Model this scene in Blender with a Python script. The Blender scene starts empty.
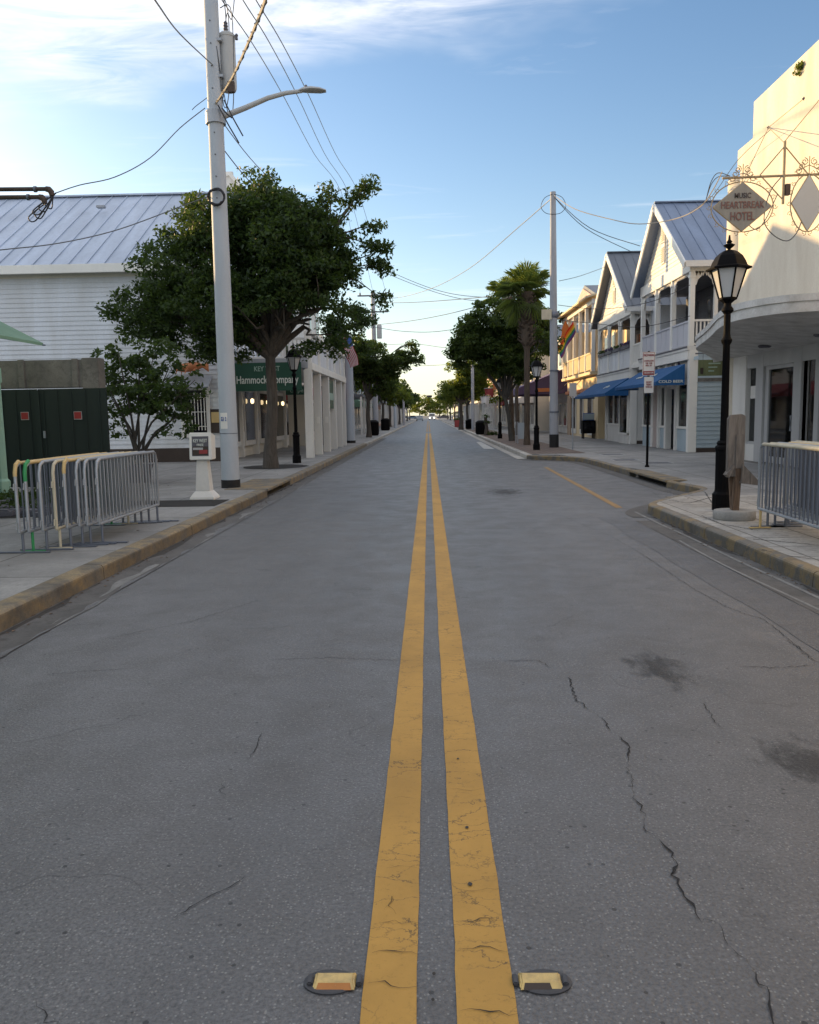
# tunables
CLOUD_SLOPE, CLOUD_Y = -0.55, 0.9
CLOUD_A, CLOUD_B = (7.5, 7.6, 8.0), (10.5, 10.2, 9.9)
SKY_SAT, SKY_STR, SUN_E, EXPO = 1.0, 0.11, 4.0, 0.6
CLOUD_SLOPE, CLOUD_Y = -0.45, 2.30
CLOUD_A, CLOUD_B = (4.3, 4.5, 5.1), (6.0, 5.95, 5.85)
SKY_SAT, SKY_STR, SUN_E, EXPO = 1.08, 0.12, 3.7, 0.98
import bpy, bmesh, math, random
import numpy as np
from mathutils import Vector, Matrix, noise
R = math.radians
S = bpy.context.scene
COL = S.collection
V = Vector
# ------------------------------------------------------------------ camera
W_, H_, F_ = 819, 1024, 820.0
CAM = V((0, 0, 1.6))
YAW, PITCH, ROLL = R(1.41), R(6.73), R(-1.0)
CR = Matrix.Rotation(YAW, 3, 'Z') @ Matrix.Rotation(math.pi/2 - PITCH, 3, 'X') @ Matrix.Rotation(ROLL, 3, 'Z')
cd = bpy.data.cameras.new('camera'); cam = bpy.data.objects.new('camera', cd); COL.objects.link(cam)
cam.matrix_world = Matrix.Translation(CAM) @ CR.to_4x4()
cd.sensor_fit = 'VERTICAL'; cd.sensor_height = 24.0; cd.lens = 24.0 * F_ / H_
cd.clip_start = 0.05; cd.clip_end = 6000
S.camera = cam
S.render.resolution_x = 819; S.render.resolution_y = 1024

def ray(px, py):
    return CR @ V(((px - W_/2)/F_, -(py - H_/2)/F_, -1.0))
def G(px, py, z=0.0):            # survey helper: a point on the level z
    d = ray(px, py); t = (z - CAM.z)/d.z
    return CAM + d*t
def D(px, py, y):                # survey helper: a point at street distance y
    d = ray(px, py); return CAM + d*((y - CAM.y)/d.y)

# ------------------------------------------------------------------ materials
def mat(name):
    m = bpy.data.materials.new(name); m.use_nodes = True
    nt = m.node_tree; b = nt.nodes['Principled BSDF']
    return m, nt, b
def N(nt, t, **kw):
    n = nt.nodes.new(t)
    for k, v in kw.items():
        if k in n.inputs: n.inputs[k].default_value = v
        else: setattr(n, k, v)
    return n
def ramp(nt, fac, stops):
    r = nt.nodes.new('ShaderNodeValToRGB')
    e = r.color_ramp.elements
    while len(e) < len(stops): e.new(0.5)
    for el, (p, c) in zip(e, stops):
        el.position = p; el.color = c if len(c) == 4 else (*c, 1)
    nt.links.new(fac, r.inputs[0]); return r.outputs[0]
def mix(nt, fac, a, b, bt='MIX'):
    m = nt.nodes.new('ShaderNodeMix'); m.data_type = 'RGBA'; m.blend_type = bt
    for s, v in ((0, fac), (6, a), (7, b)):
        if hasattr(v, 'links') or hasattr(v, 'is_linked'): nt.links.new(v, m.inputs[s])
        else: m.inputs[s].default_value = v if s == 0 else ((*v, 1) if len(v) == 3 else v)
    return m.outputs[2]
def coords(nt, scale=(1, 1, 1), world=False):
    if world:
        g = nt.nodes.new('ShaderNodeNewGeometry'); o = g.outputs['Position']
    else:
        g = nt.nodes.new('ShaderNodeTexCoord'); o = g.outputs['Object']
    mp = nt.nodes.new('ShaderNodeMapping'); mp.inputs['Scale'].default_value = scale
    nt.links.new(o, mp.inputs[0]); return mp.outputs[0]
def noi(nt, vec, scale, detail=4, rough=.55, dist=0):
    n = nt.nodes.new('ShaderNodeTexNoise'); n.inputs['Scale'].default_value = scale
    n.inputs['Detail'].default_value = detail; n.inputs['Roughness'].default_value = rough
    n.inputs['Distortion'].default_value = dist
    nt.links.new(vec, n.inputs['Vector']); return n.outputs[0]
def bump(nt, b, h, strength=.3, dist=.01):
    n = nt.nodes.new('ShaderNodeBump'); n.inputs['Strength'].default_value = strength
    n.inputs['Distance'].default_value = dist
    nt.links.new(h, n.inputs['Height']); nt.links.new(n.outputs[0], b.inputs['Normal'])

def paint(name, c, rough=.5, dirt=.25, dc=None, scale=1.5, metal=0.0, streak=True, spec=.5):
    """painted or plain surface with uneven tone, streaks and fine grain"""
    m, nt, b = mat(name)
    v = coords(nt, (1, 1, .25) if streak else (1, 1, 1))
    n1 = noi(nt, v, scale, 6, .6, .4)
    v2 = coords(nt); n2 = noi(nt, v2, scale*14, 3)
    dc = dc or tuple(x*.55 for x in c)
    f = ramp(nt, n1, [(.38, (0, 0, 0)), (.72, (dirt,)*3)])
    col = mix(nt, f, c, dc)
    f2 = ramp(nt, n2, [(.3, (.0,)*3), (.8, (dirt*.5,)*3)])
    col = mix(nt, f2, col, dc)
    nt.links.new(col, b.inputs['Base Color'])
    rr = ramp(nt, n1, [(.3, (rough*.85,)*3), (.8, (min(1, rough*1.2),)*3)])
    nt.links.new(rr, b.inputs['Roughness']); b.inputs['Metallic'].default_value = metal
    b.inputs['Specular IOR Level'].default_value = spec
    bump(nt, b, n2, .15, .004)
    return m

M = {}
def asphalt(name, base, yellow=False, tint=(1, 1, 1)):
    m, nt, b = mat(name)
    w = coords(nt, world=True)
    big = noi(nt, coords(nt, (1, .28, 1), True), .8, 5, .6, .6)
    mid = noi(nt, w, 2.3, 6, .65, .3)
    fine = noi(nt, w, 70, 4, .8)
    vo = N(nt, 'ShaderNodeTexVoronoi', Scale=95.0); nt.links.new(w, vo.inputs['Vector'])
    vo2 = N(nt, 'ShaderNodeTexVoronoi', Scale=26.0); nt.links.new(w, vo2.inputs['Vector'])
    c0 = tuple(base*x*.78 for x in tint); c1 = tuple(base*x*1.14 for x in tint)
    col = ramp(nt, big, [(.3, c0), (.7, c1)])
    col = mix(nt, ramp(nt, mid, [(.42, (0,)*3), (.78, (.38,)*3)]), col, tuple(x*base*.5 for x in (1.04, 1.0, .94)))
    sx = nt.nodes.new('ShaderNodeSeparateXYZ'); nt.links.new(w, sx.inputs[0]); cs_ = N(nt, 'ShaderNodeMath', operation='MULTIPLY'); nt.links.new(sx.outputs[0], cs_.inputs[0]); cs_.inputs[1].default_value = 4.2; co_ = N(nt, 'ShaderNodeMath', operation='SINE'); nt.links.new(cs_.outputs[0], co_.inputs[0]); ab_ = N(nt, 'ShaderNodeMath', operation='ABSOLUTE'); nt.links.new(co_.outputs[0], ab_.inputs[0])
    col = mix(nt, ramp(nt, ab_.outputs[0], [(.2, (.22,)*3), (.9, (0,)*3)]), col, tuple(x*base*.6 for x in tint))
    col = mix(nt, ramp(nt, fine, [(.36, (.95,)*3), (.60, (0,)*3)]), col, tuple(x*base*.38 for x in tint))
    # pale aggregate chips
    chip = N(nt, 'ShaderNodeMath', operation='LESS_THAN'); nt.links.new(vo.outputs['Distance'], chip.inputs[0]); chip.inputs[1].default_value = .36
    sep = N(nt, 'ShaderNodeSeparateColor'); nt.links.new(vo.outputs['Color'], sep.inputs[0])
    pick = N(nt, 'ShaderNodeMath', operation='GREATER_THAN'); nt.links.new(sep.outputs[0], pick.inputs[0]); pick.inputs[1].default_value = .78
    mul = N(nt, 'ShaderNodeMath', operation='MULTIPLY'); nt.links.new(chip.outputs[0], mul.inputs[0]); nt.links.new(pick.outputs[0], mul.inputs[1])
    mu2 = N(nt, 'ShaderNodeMath', operation='MULTIPLY'); nt.links.new(mul.outputs[0], mu2.inputs[0]); mu2.inputs[1].default_value = .5
    col = mix(nt, mu2.outputs[0], col, (.3, .3, .29))
    # dark specks (pits, gum)
    pit = N(nt, 'ShaderNodeMath', operation='LESS_THAN'); nt.links.new(vo2.outputs['Distance'], pit.inputs[0]); pit.inputs[1].default_value = .22
    sp2 = N(nt, 'ShaderNodeSeparateColor'); nt.links.new(vo2.outputs['Color'], sp2.inputs[0])
    pk2 = N(nt, 'ShaderNodeMath', operation='GREATER_THAN'); nt.links.new(sp2.outputs[1], pk2.inputs[0]); pk2.inputs[1].default_value = .96
    ml2 = N(nt, 'ShaderNodeMath', operation='MULTIPLY'); nt.links.new(pit.outputs[0], ml2.inputs[0]); nt.links.new(pk2.outputs[0], ml2.inputs[1])
    col = mix(nt, ml2.outputs[0], col, (.022, .022, .024))
    # hairline crazing inside patches
    wd = nt.nodes.new('ShaderNodeVectorMath'); wd.operation = 'ADD'
    nn = N(nt, 'ShaderNodeTexNoise', Scale=1.7, Detail=5.0); nt.links.new(w, nn.inputs['Vector'])
    nt.links.new(w, wd.inputs[0]); nt.links.new(nn.outputs['Color'], wd.inputs[1])
    v3 = N(nt, 'ShaderNodeTexVoronoi', Scale=.55, feature='DISTANCE_TO_EDGE'); nt.links.new(wd.outputs[0], v3.inputs['Vector'])
    cr = ramp(nt, v3.outputs['Distance'], [(0.0, (1,)*3), (.006, (0,)*3)])
    msk = ramp(nt, noi(nt, w, .9, 3), [(.5, (0,)*3), (.6, (.75,)*3)])
    crm = N(nt, 'ShaderNodeMath', operation='MULTIPLY'); nt.links.new(cr, crm.inputs[0]); nt.links.new(msk, crm.inputs[1])
    col = mix(nt, crm.outputs[0], col, (.025, .025, .027))
    nt.links.new(col, b.inputs['Base Color'])
    nt.links.new(ramp(nt, mid, [(.3, (.42,)*3), (.7, (.66,)*3)]), b.inputs['Roughness'])
    b.inputs['Specular IOR Level'].default_value = .75
    ad = N(nt, 'ShaderNodeMath', operation='ADD'); nt.links.new(fine, ad.inputs[0]); nt.links.new(vo.outputs['Distance'], ad.inputs[1])
    bump(nt, b, ad.outputs[0], .5, .006)
    return m
M['asphalt'] = asphalt('asphalt', .142, tint=(.985, .985, 1.02))
M['asphalt_dark'] = asphalt('asphalt_dark', .112, tint=(.96, .98, 1.05))

def concrete(name, c, joint=None, dirt=.5, paintc=None, amount=.6, s=1.0):
    m, nt, b = mat(name)
    w = coords(nt, world=True)
    n1 = noi(nt, w, .9*s, 7, .62, .5); n2 = noi(nt, w, 38, 3, .7); n3 = noi(nt, w, 5*s, 6, .65, .8)
    col = ramp(nt, n1, [(.3, tuple(x*.62 for x in c)), (.68, tuple(x*1.12 for x in c))])
    col = mix(nt, ramp(nt, n3, [(.5, (0,)*3), (.78, (dirt,)*3)]), col, tuple(x*.38 for x in c))
    if paintc:
        pf = ramp(nt, noi(nt, w, 3.2, 8, .7, .4), [(.5 - .22*amount, (1,)*3), (.5 + .2*amount, (.08,)*3)])
        col = mix(nt, pf, col, paintc)
        col = mix(nt, ramp(nt, noi(nt, w, 2.0, 7, .7, .3), [(.5, (0,)*3), (.72, (.7,)*3)]), col, tuple(x*.3 for x in c))
    if joint:
        br = N(nt, 'ShaderNodeTexBrick'); br.offset = 0.0; br.inputs['Scale'].default_value = 1.0
        br.inputs['Brick Width'].default_value = joint; br.inputs['Row Height'].default_value = joint
        br.inputs['Mortar Size'].default_value = .014; br.inputs['Mortar Smooth'].default_value = .3
        br.inputs['Color1'].default_value = (1, 1, 1, 1); br.inputs['Color2'].default_value = (.84, .84, .84, 1)
        br.inputs['Mortar'].default_value = (.33, .32, .3, 1)
        nt.links.new(w, br.inputs['Vector'])
        col = mix(nt, 1.0, col, br.outputs[0], 'MULTIPLY')
    col = mix(nt, ramp(nt, n2, [(.4, (.35,)*3), (.6, (0,)*3)]), col, tuple(x*.55 for x in c))
    nt.links.new(col, b.inputs['Base Color']); b.inputs['Roughness'].default_value = .85
    bump(nt, b, n2, .35, .006)
    return m
M['sidewalk'] = concrete('sidewalk_concrete', (.34, .335, .325), joint=1.5)
M['sidewalk_pale'] = concrete('sidewalk_pale', (.46, .44, .405), joint=.62, dirt=1.0, s=2.0)
M['brickwalk'] = concrete('brick_walk', (.20, .15, .125), joint=.24, dirt=.4)
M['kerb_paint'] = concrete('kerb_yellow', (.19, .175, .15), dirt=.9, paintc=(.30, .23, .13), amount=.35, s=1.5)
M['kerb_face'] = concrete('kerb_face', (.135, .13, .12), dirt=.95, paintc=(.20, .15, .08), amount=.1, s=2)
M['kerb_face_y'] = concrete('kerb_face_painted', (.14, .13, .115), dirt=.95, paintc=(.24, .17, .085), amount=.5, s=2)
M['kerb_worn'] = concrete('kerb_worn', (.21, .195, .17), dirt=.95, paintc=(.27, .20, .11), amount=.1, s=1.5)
M['kerb_pale'] = concrete('kerb_pale', (.45, .43, .39), dirt=.3)
M['gutter'] = concrete('gutter_concrete', (.125, .12, .115), dirt=.95, s=1.8)
M['gutter_edge'] = concrete('gutter_edge', (.24, .24, .235), dirt=.98, s=3)
M['old_concrete'] = concrete('old_concrete', (.19, .18, .165), dirt=.98, s=1.6)
M['ground'] = concrete('ground', (.17, .165, .15))
M['disc_concrete'] = concrete('disc_concrete', (.36, .355, .34), dirt=.4)
M['stain2'] = concrete('silt', (.05, .045, .04), dirt=.5, s=3)
M['soil'] = concrete('soil', (.014, .012, .010), dirt=.6, s=5)

def road_paint(name, c):
    m, nt, b = mat(name)
    w = coords(nt, world=True)
    n1 = noi(nt, w, 1.6, 7, .65, .3); n2 = noi(nt, w, 60, 4, .75)
    col = ramp(nt, n1, [(.3, tuple(x*.78 for x in c)), (.7, tuple(x*1.1 for x in c))])
    col = mix(nt, ramp(nt, n2, [(.30, (.6,)*3), (.42, (0,)*3)]), col, tuple(x*.5 for x in c))
    # cross cracks where the paint has shrunk
    wv = coords(nt, (.5, 1.7, 1), True)
    wd = nt.nodes.new('ShaderNodeVectorMath'); wd.operation = 'ADD'
    nn = N(nt, 'ShaderNodeTexNoise', Scale=4.5, Detail=6.0, Roughness=.65); nt.links.new(w, nn.inputs['Vector'])
    sc = nt.nodes.new('ShaderNodeVectorMath'); sc.operation = 'SCALE'; sc.inputs['Scale'].default_value = .35
    nt.links.new(nn.outputs['Color'], sc.inputs[0])
    nt.links.new(wv, wd.inputs[0]); nt.links.new(sc.outputs[0], wd.inputs[1])
    v3 = N(nt, 'ShaderNodeTexVoronoi', Scale=5.5, feature='DISTANCE_TO_EDGE'); nt.links.new(wd.outputs[0], v3.inputs['Vector'])
    cr = ramp(nt, v3.outputs['Distance'], [(0.0, (1,)*3), (.022, (0,)*3)])
    msk = ramp(nt, noi(nt, w, 2.6, 3), [(.4, (0,)*3), (.58, (.85,)*3)])
    crm = N(nt, 'ShaderNodeMath', operation='MULTIPLY'); nt.links.new(cr, crm.inputs[0]); nt.links.new(msk, crm.inputs[1])
    col = mix(nt, crm.outputs[0], col, (.035, .03, .028))
    # worn through to asphalt, dirty scuffs
    wear = ramp(nt, noi(nt, w, 9, 8, .75, .5), [(.71, (0,)*3), (.76, (.7,)*3)])
    col = mix(nt, wear, col, (.085, .083, .08))
    nt.links.new(col, b.inputs['Base Color']); b.inputs['Roughness'].default_value = .72
    bump(nt, b, n2, .4, .004)
    return m
M['yellow'] = road_paint('yellow_road_paint', (.46, .26, .055))
M['yellow_faded'] = road_paint('yellow_road_paint_faded', (.33, .20, .075))
M['white_road'] = road_paint('white_road_paint', (.5, .5, .48))

m, nt, b = mat('crack'); b.inputs['Base Color'].default_value = (.018, .018, .02, 1); b.inputs['Roughness'].default_value = .95; M['crack'] = m
m, nt, b = mat('stain')
n_ = noi(nt, coords(nt, world=True), 9, 6, .7)
b.inputs['Base Color'].default_value = (.035, .035, .036, 1); b.inputs['Roughness'].default_value = .75
tcs = nt.nodes.new('ShaderNodeTexCoord'); le = nt.nodes.new('ShaderNodeVectorMath'); le.operation = 'LENGTH'; nt.links.new(tcs.outputs['UV'], le.inputs[0])
sb_ = N(nt, 'ShaderNodeMath', operation='MULTIPLY_ADD'); nt.links.new(le.outputs['Value'], sb_.inputs[0]); sb_.inputs[1].default_value = -.42
n2_ = noi(nt, coords(nt, (1, .45, 1), True), 11, 8, .72, .4); nt.links.new(n2_, sb_.inputs[2])
al = ramp(nt, sb_.outputs[0], [(.22, (0,)*3), (.44, (.5,)*3)]); nt.links.new(al, b.inputs['Alpha']); M['stain'] = m

M['white'] = paint('white_paint', (.72, .71, .68), .55, .35)
M['white_bright'] = paint('white_trim', (.78, .77, .73), .5, .2)
M['white_grey'] = paint('white_siding', (.66, .70, .76), .55, .55, (.42, .41, .39), 1.1)
M['offwhite'] = paint('cream_siding', (.66, .63, .55), .6, .3)
M['blue_siding'] = paint('pale_blue_siding', (.37, .46, .52), .6, .25)
M['lav'] = paint('lavender_panel', (.52, .53, .58), .6, .25)
M['cream'] = paint('cream_stucco', (.70, .65, .55), .85, .6, (.50, .43, .34), 1.3)
M['yellow_wall'] = paint('yellow_siding', (.72, .58, .36), .7, .2)
M['tan'] = paint('tan_wall', (.36, .27, .19), .7, .4)
M['pink'] = paint('pink_wall', (.58, .40, .34), .7, .3)
M['blue_wall'] = paint('blue_grey_wall', (.38, .43, .47), .7, .3)
M['mint'] = paint('mint_paint', (.30, .50, .40), .6, .3)
M['gate_green'] = paint('dark_green_gate', (.007, .017, .014), .7, .4, (.014, .02, .018))
M['sign_green'] = paint('sign_green', (.014, .07, .045), .5, .2)
M['black'] = paint('black_metal', (.005, .005, .006), .6, .3, (.010, .010, .010), spec=.06)
M['black_rubber'] = paint('black_rubber', (.015, .015, .016), .75, .3)
M['canopy_paint'] = paint('canopy_paint', (.66, .655, .64), .6, .75, (.30, .29, .27), 2.2, streak=False)
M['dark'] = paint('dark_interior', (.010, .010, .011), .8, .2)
M['darkbrown'] = paint('dark_brown', (.05, .035, .028), .7, .3)
M['pole_conc'] = paint('pole_concrete', (.43, .475, .53), .7, .28, scale=2.2)
M['pole_grey'] = paint('pole_grey', (.36, .38, .42), .7, .5, scale=3)
M['galv'] = paint('galvanised', (.36, .385, .42), .45, .45, scale=6, metal=.4)
M['galv_dark'] = paint('galvanised_dark', (.17, .19, .235), .45, .4, scale=6, metal=.4)
M['rail_yellow'] = paint('rail_yellow', (.62, .45, .20), .6, .5, scale=6)
M['rail_cream'] = paint('rail_cream', (.55, .50, .38), .6, .5, scale=6)
M['rail_green'] = paint('rail_green', (.03, .28, .09), .5, .3, scale=6)
M['transformer'] = paint('transformer_grey', (.42, .43, .43), .5, .3)
M['rust'] = paint('rust', (.085, .06, .05), .8, .6, scale=5)
M['iron_scroll'] = paint('iron_scroll', (.36, .29, .19), .7, .5, scale=5)
M['sign_grey'] = paint('sign_plate_grey', (.24, .245, .24), .6, .4, scale=5)
M['sign_silver'] = paint('sign_plate_silver', (.42, .45, .49), .45, .2)
M['sign_white'] = paint('sign_white', (.72, .71, .70), .5, .3, scale=5)
M['sign_back'] = paint('sign_back', (.42, .42, .42), .5, .3, scale=5)
M['red'] = paint('red_paint', (.30, .03, .03), .5, .3)
M['purple'] = paint('purple_canvas', (.10, .075, .16), .85, .3)
M['orange'] = paint('orange_paint', (.55, .20, .08), .6, .4, scale=4)
M['blue_awning'] = paint('blue_canvas', (.008, .085, .24), .85, .25, (.006, .05, .15))
M['green_awning'] = paint('green_canvas', (.15, .27, .19), .85, .25)
M['text_white'] = paint('letter_white', (.62, .66, .62), .6, .2)
M['text_pale'] = paint('letter_pale', (.30, .42, .36), .6, .2)
M['text_dark'] = paint('letter_dark', (.05, .04, .045), .6, .1)
M['text_maroon'] = paint('letter_maroon', (.16, .08, .075), .6, .1)
M['logo_blue'] = paint('logo_blue', (.04, .10, .34), .5, .1)
M['olive_sign'] = paint('olive_sign', (.16, .19, .09), .6, .6, (.05, .06, .03), scale=5)
M['trim_dark'] = paint('dark_trim', (.10, .10, .12), .6, .3)
M['steel_frame'] = paint('aluminium_frame', (.46, .465, .47), .5, .35, metal=.1)
M['bark_pale'] = None
M['porch_dark'] = paint('porch_shade_paint', (.12, .125, .14), .7, .4)  # grey darkened so the porch's shade sits in the wall and ceiling colour
M['curtain'] = paint('curtain', (.30, .28, .24), .9, .5, scale=5)
M['goods_red'] = paint('goods_red', (.30, .05, .05), .8, .4, scale=4)
M['goods_blue'] = paint('goods_blue', (.10, .16, .26), .8, .4, scale=4)
M['amber'] = paint('amber_reflector', (.42, .16, .03), .25, .2, scale=30)
M['marker_yellow'] = paint('marker_yellow', (.66, .47, .17), .45, .45, (.12, .1, .07), scale=30)
M['epoxy'] = paint('epoxy', (.045, .045, .05), .5, .2, scale=10)

def metal_roof(name, c):
    m, nt, b = mat(name)
    v = coords(nt, (1, .3, .3)); n1 = noi(nt, v, 1.3, 6, .6, .3); n2 = noi(nt, coords(nt), 9, 4)
    col = ramp(nt, n1, [(.3, tuple(x*.8 for x in c)), (.7, tuple(x*1.12 for x in c))])
    col = mix(nt, ramp(nt, n2, [(.5, (0,)*3), (.8, (.3,)*3)]), col, tuple(x*.5 for x in c))
    nt.links.new(col, b.inputs['Base Color']); b.inputs['Roughness'].default_value = .5; b.inputs['Metallic'].default_value = .25
    return m
M['roof_silver'] = metal_roof('silver_metal_roof', (.44, .50, .60))
M['roof_blue'] = metal_roof('blue_grey_roof', (.19, .24, .34))
M['roof_grey'] = metal_roof('dark_grey_roof', (.13, .145, .17))

def wood(name, c):
    m, nt, b = mat(name)
    v = coords(nt, (7, 7, .8)); n1 = noi(nt, v, 3, 8, .7, .6); n2 = noi(nt, coords(nt), 2.5, 4)
    col = ramp(nt, n1, [(.3, tuple(x*.4 for x in c)), (.55, c), (.75, tuple(x*1.3 for x in c))])
    col = mix(nt, ramp(nt, n2, [(.5, (0,)*3), (.75, (.5,)*3)]), col, tuple(x*.5 for x in c))
    nt.links.new(col, b.inputs['Base Color']); b.inputs['Roughness'].default_value = .9
    bump(nt, b, n1, .8, .012); return m
M['wood'] = wood('weathered_wood', (.19, .168, .15))
M['wood_brown'] = wood('brown_wood', (.16, .105, .07))
M['bark'] = wood('bark', (.085, .074, .063))
M['bark_grey'] = wood('bark_grey', (.075, .07, .062))
M['palm_bark'] = wood('palm_bark', (.10, .075, .055))

def leafmat(name, c1, c2, trans=.35):
    m, nt, b = mat(name)
    g = nt.nodes.new('ShaderNodeNewGeometry')
    n1 = noi(nt, coords(nt), .9, 3)
    col = ramp(nt, g.outputs['Random Per Island'], [(0, c1), (1, c2)])
    col2 = mix(nt, ramp(nt, n1, [(.35, (0,)*3), (.65, (.6,)*3)]), col, c1)
    nt.links.new(col2, b.inputs['Base Color']); b.inputs['Roughness'].default_value = .55
    b.inputs['Specular IOR Level'].default_value = .3
    t = nt.nodes.new('ShaderNodeBsdfTranslucent')
    tc = mix(nt, .5, col2, tuple(min(1, x*2.6) for x in (c2[0]*1.15, c2[1], c2[2]*.5)))
    nt.links.new(tc, t.inputs[0])
    ms = nt.nodes.new('ShaderNodeMixShader'); ms.inputs[0].default_value = trans
    nt.links.new(b.outputs[0], ms.inputs[1]); nt.links.new(t.outputs[0], ms.inputs[2])
    nt.links.new(ms.outputs[0], nt.nodes['Material Output'].inputs[0])
    return m
M['leaf'] = leafmat('leaf_dark', (.012, .029, .010), (.056, .098, .026), .36)
M['leaf_r'] = leafmat('leaf_half', (.024, .046, .014), (.075, .12, .03), .4)
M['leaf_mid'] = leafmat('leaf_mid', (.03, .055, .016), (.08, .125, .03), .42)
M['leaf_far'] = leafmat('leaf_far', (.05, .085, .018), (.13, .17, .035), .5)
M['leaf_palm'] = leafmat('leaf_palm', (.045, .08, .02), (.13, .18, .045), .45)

def glass(name, tint=(.9, .95, 1.0), dark=.55):
    m, nt, b = mat(name)
    tr = N(nt, 'ShaderNodeBsdfTransparent'); tr.inputs[0].default_value = (*[x*dark for x in tint], 1)
    gl = N(nt, 'ShaderNodeBsdfGlossy', Roughness=.03)
    fr = N(nt, 'ShaderNodeFresnel', IOR=1.5)
    ad = N(nt, 'ShaderNodeMath', operation='MULTIPLY_ADD'); nt.links.new(fr.outputs[0], ad.inputs[0]); ad.inputs[1].default_value = .8; ad.inputs[2].default_value = .03
    ms = N(nt, 'ShaderNodeMixShader'); nt.links.new(ad.outputs[0], ms.inputs[0]); nt.links.new(tr.outputs[0], ms.inputs[1]); nt.links.new(gl.outputs[0], ms.inputs[2])
    nt.links.new(ms.outputs[0], nt.nodes['Material Output'].inputs[0]); return m
M['glass'] = glass('window_glass')
m, nt, b = mat('dark_window'); 
n_ = noi(nt, coords(nt), 3.0, 5, .7)
nt.links.new(ramp(nt, n_, [(.35, (.008, .009, .011)), (.6, (.022, .022, .026)), (.8, (.08, .075, .07))]), b.inputs['Base Color'])
b.inputs['Roughness'].default_value = .08; M['dark_glass'] = m
m, nt, b = mat('frosted_glass'); b.inputs['Base Color'].default_value = (.50, .52, .54, 1); b.inputs['Roughness'].default_value = .35; M['frost'] = m
m, nt, b = mat('lit_lamp'); b.inputs['Emission Color'].default_value = (1, .74, .4, 1); b.inputs['Emission Strength'].default_value = 1.2; M['lit'] = m
m, nt, b = mat('purple_lamp'); b.inputs['Emission Color'].default_value = (.30, .06, .9, 1); b.inputs['Emission Strength'].default_value = 3; b.inputs['Base Color'].default_value=(.1,.03,.3,1); M['purple_lit'] = m
m, nt, b = mat('headlight_lit'); b.inputs['Emission Color'].default_value = (1, .95, .85, 1); b.inputs['Emission Strength'].default_value = 6; M['headlight'] = m
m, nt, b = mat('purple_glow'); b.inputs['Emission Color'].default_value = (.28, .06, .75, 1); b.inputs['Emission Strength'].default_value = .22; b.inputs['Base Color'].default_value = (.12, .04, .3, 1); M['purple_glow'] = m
M['wire'] = paint('cable_black', (.02, .02, .025), .6, .2)
M['wire_grey'] = paint('cable_grey', (.10, .11, .12), .6, .2)
M['wire_pale'] = paint('cable_pale', (.42, .38, .32), .7, .5, scale=30)

def striped(name, cols, axis=2, n=None):
    """flag stripes across local axis, 0..1 units"""
    m, nt, b = mat(name)
    t = nt.nodes.new('ShaderNodeUVMap'); s = nt.nodes.new('ShaderNodeSeparateXYZ'); nt.links.new(t.outputs[0], s.inputs[0])
    r = nt.nodes.new('ShaderNodeValToRGB'); r.color_ramp.interpolation = 'CONSTANT'
    e = r.color_ramp.elements
    while len(e) < len(cols): e.new(.5)
    for i, c in enumerate(cols): e[i].position = i/len(cols); e[i].color = (*c, 1)
    nt.links.new(s.outputs[1], r.inputs[0]); nt.links.new(r.outputs[0], b.inputs['Base Color']); b.inputs['Roughness'].default_value = .85
    return m
M['rainbow'] = striped('rainbow_cloth', [(.12, .02, .22), (.03, .08, .4), (.02, .25, .08), (.6, .5, .05), (.6, .2, .03), (.5, .03, .03)])
M['stripes'] = striped('red_white_cloth', [(.45, .05, .07), (.6, .58, .58)]*6 + [(.45, .05, .07)])

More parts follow.
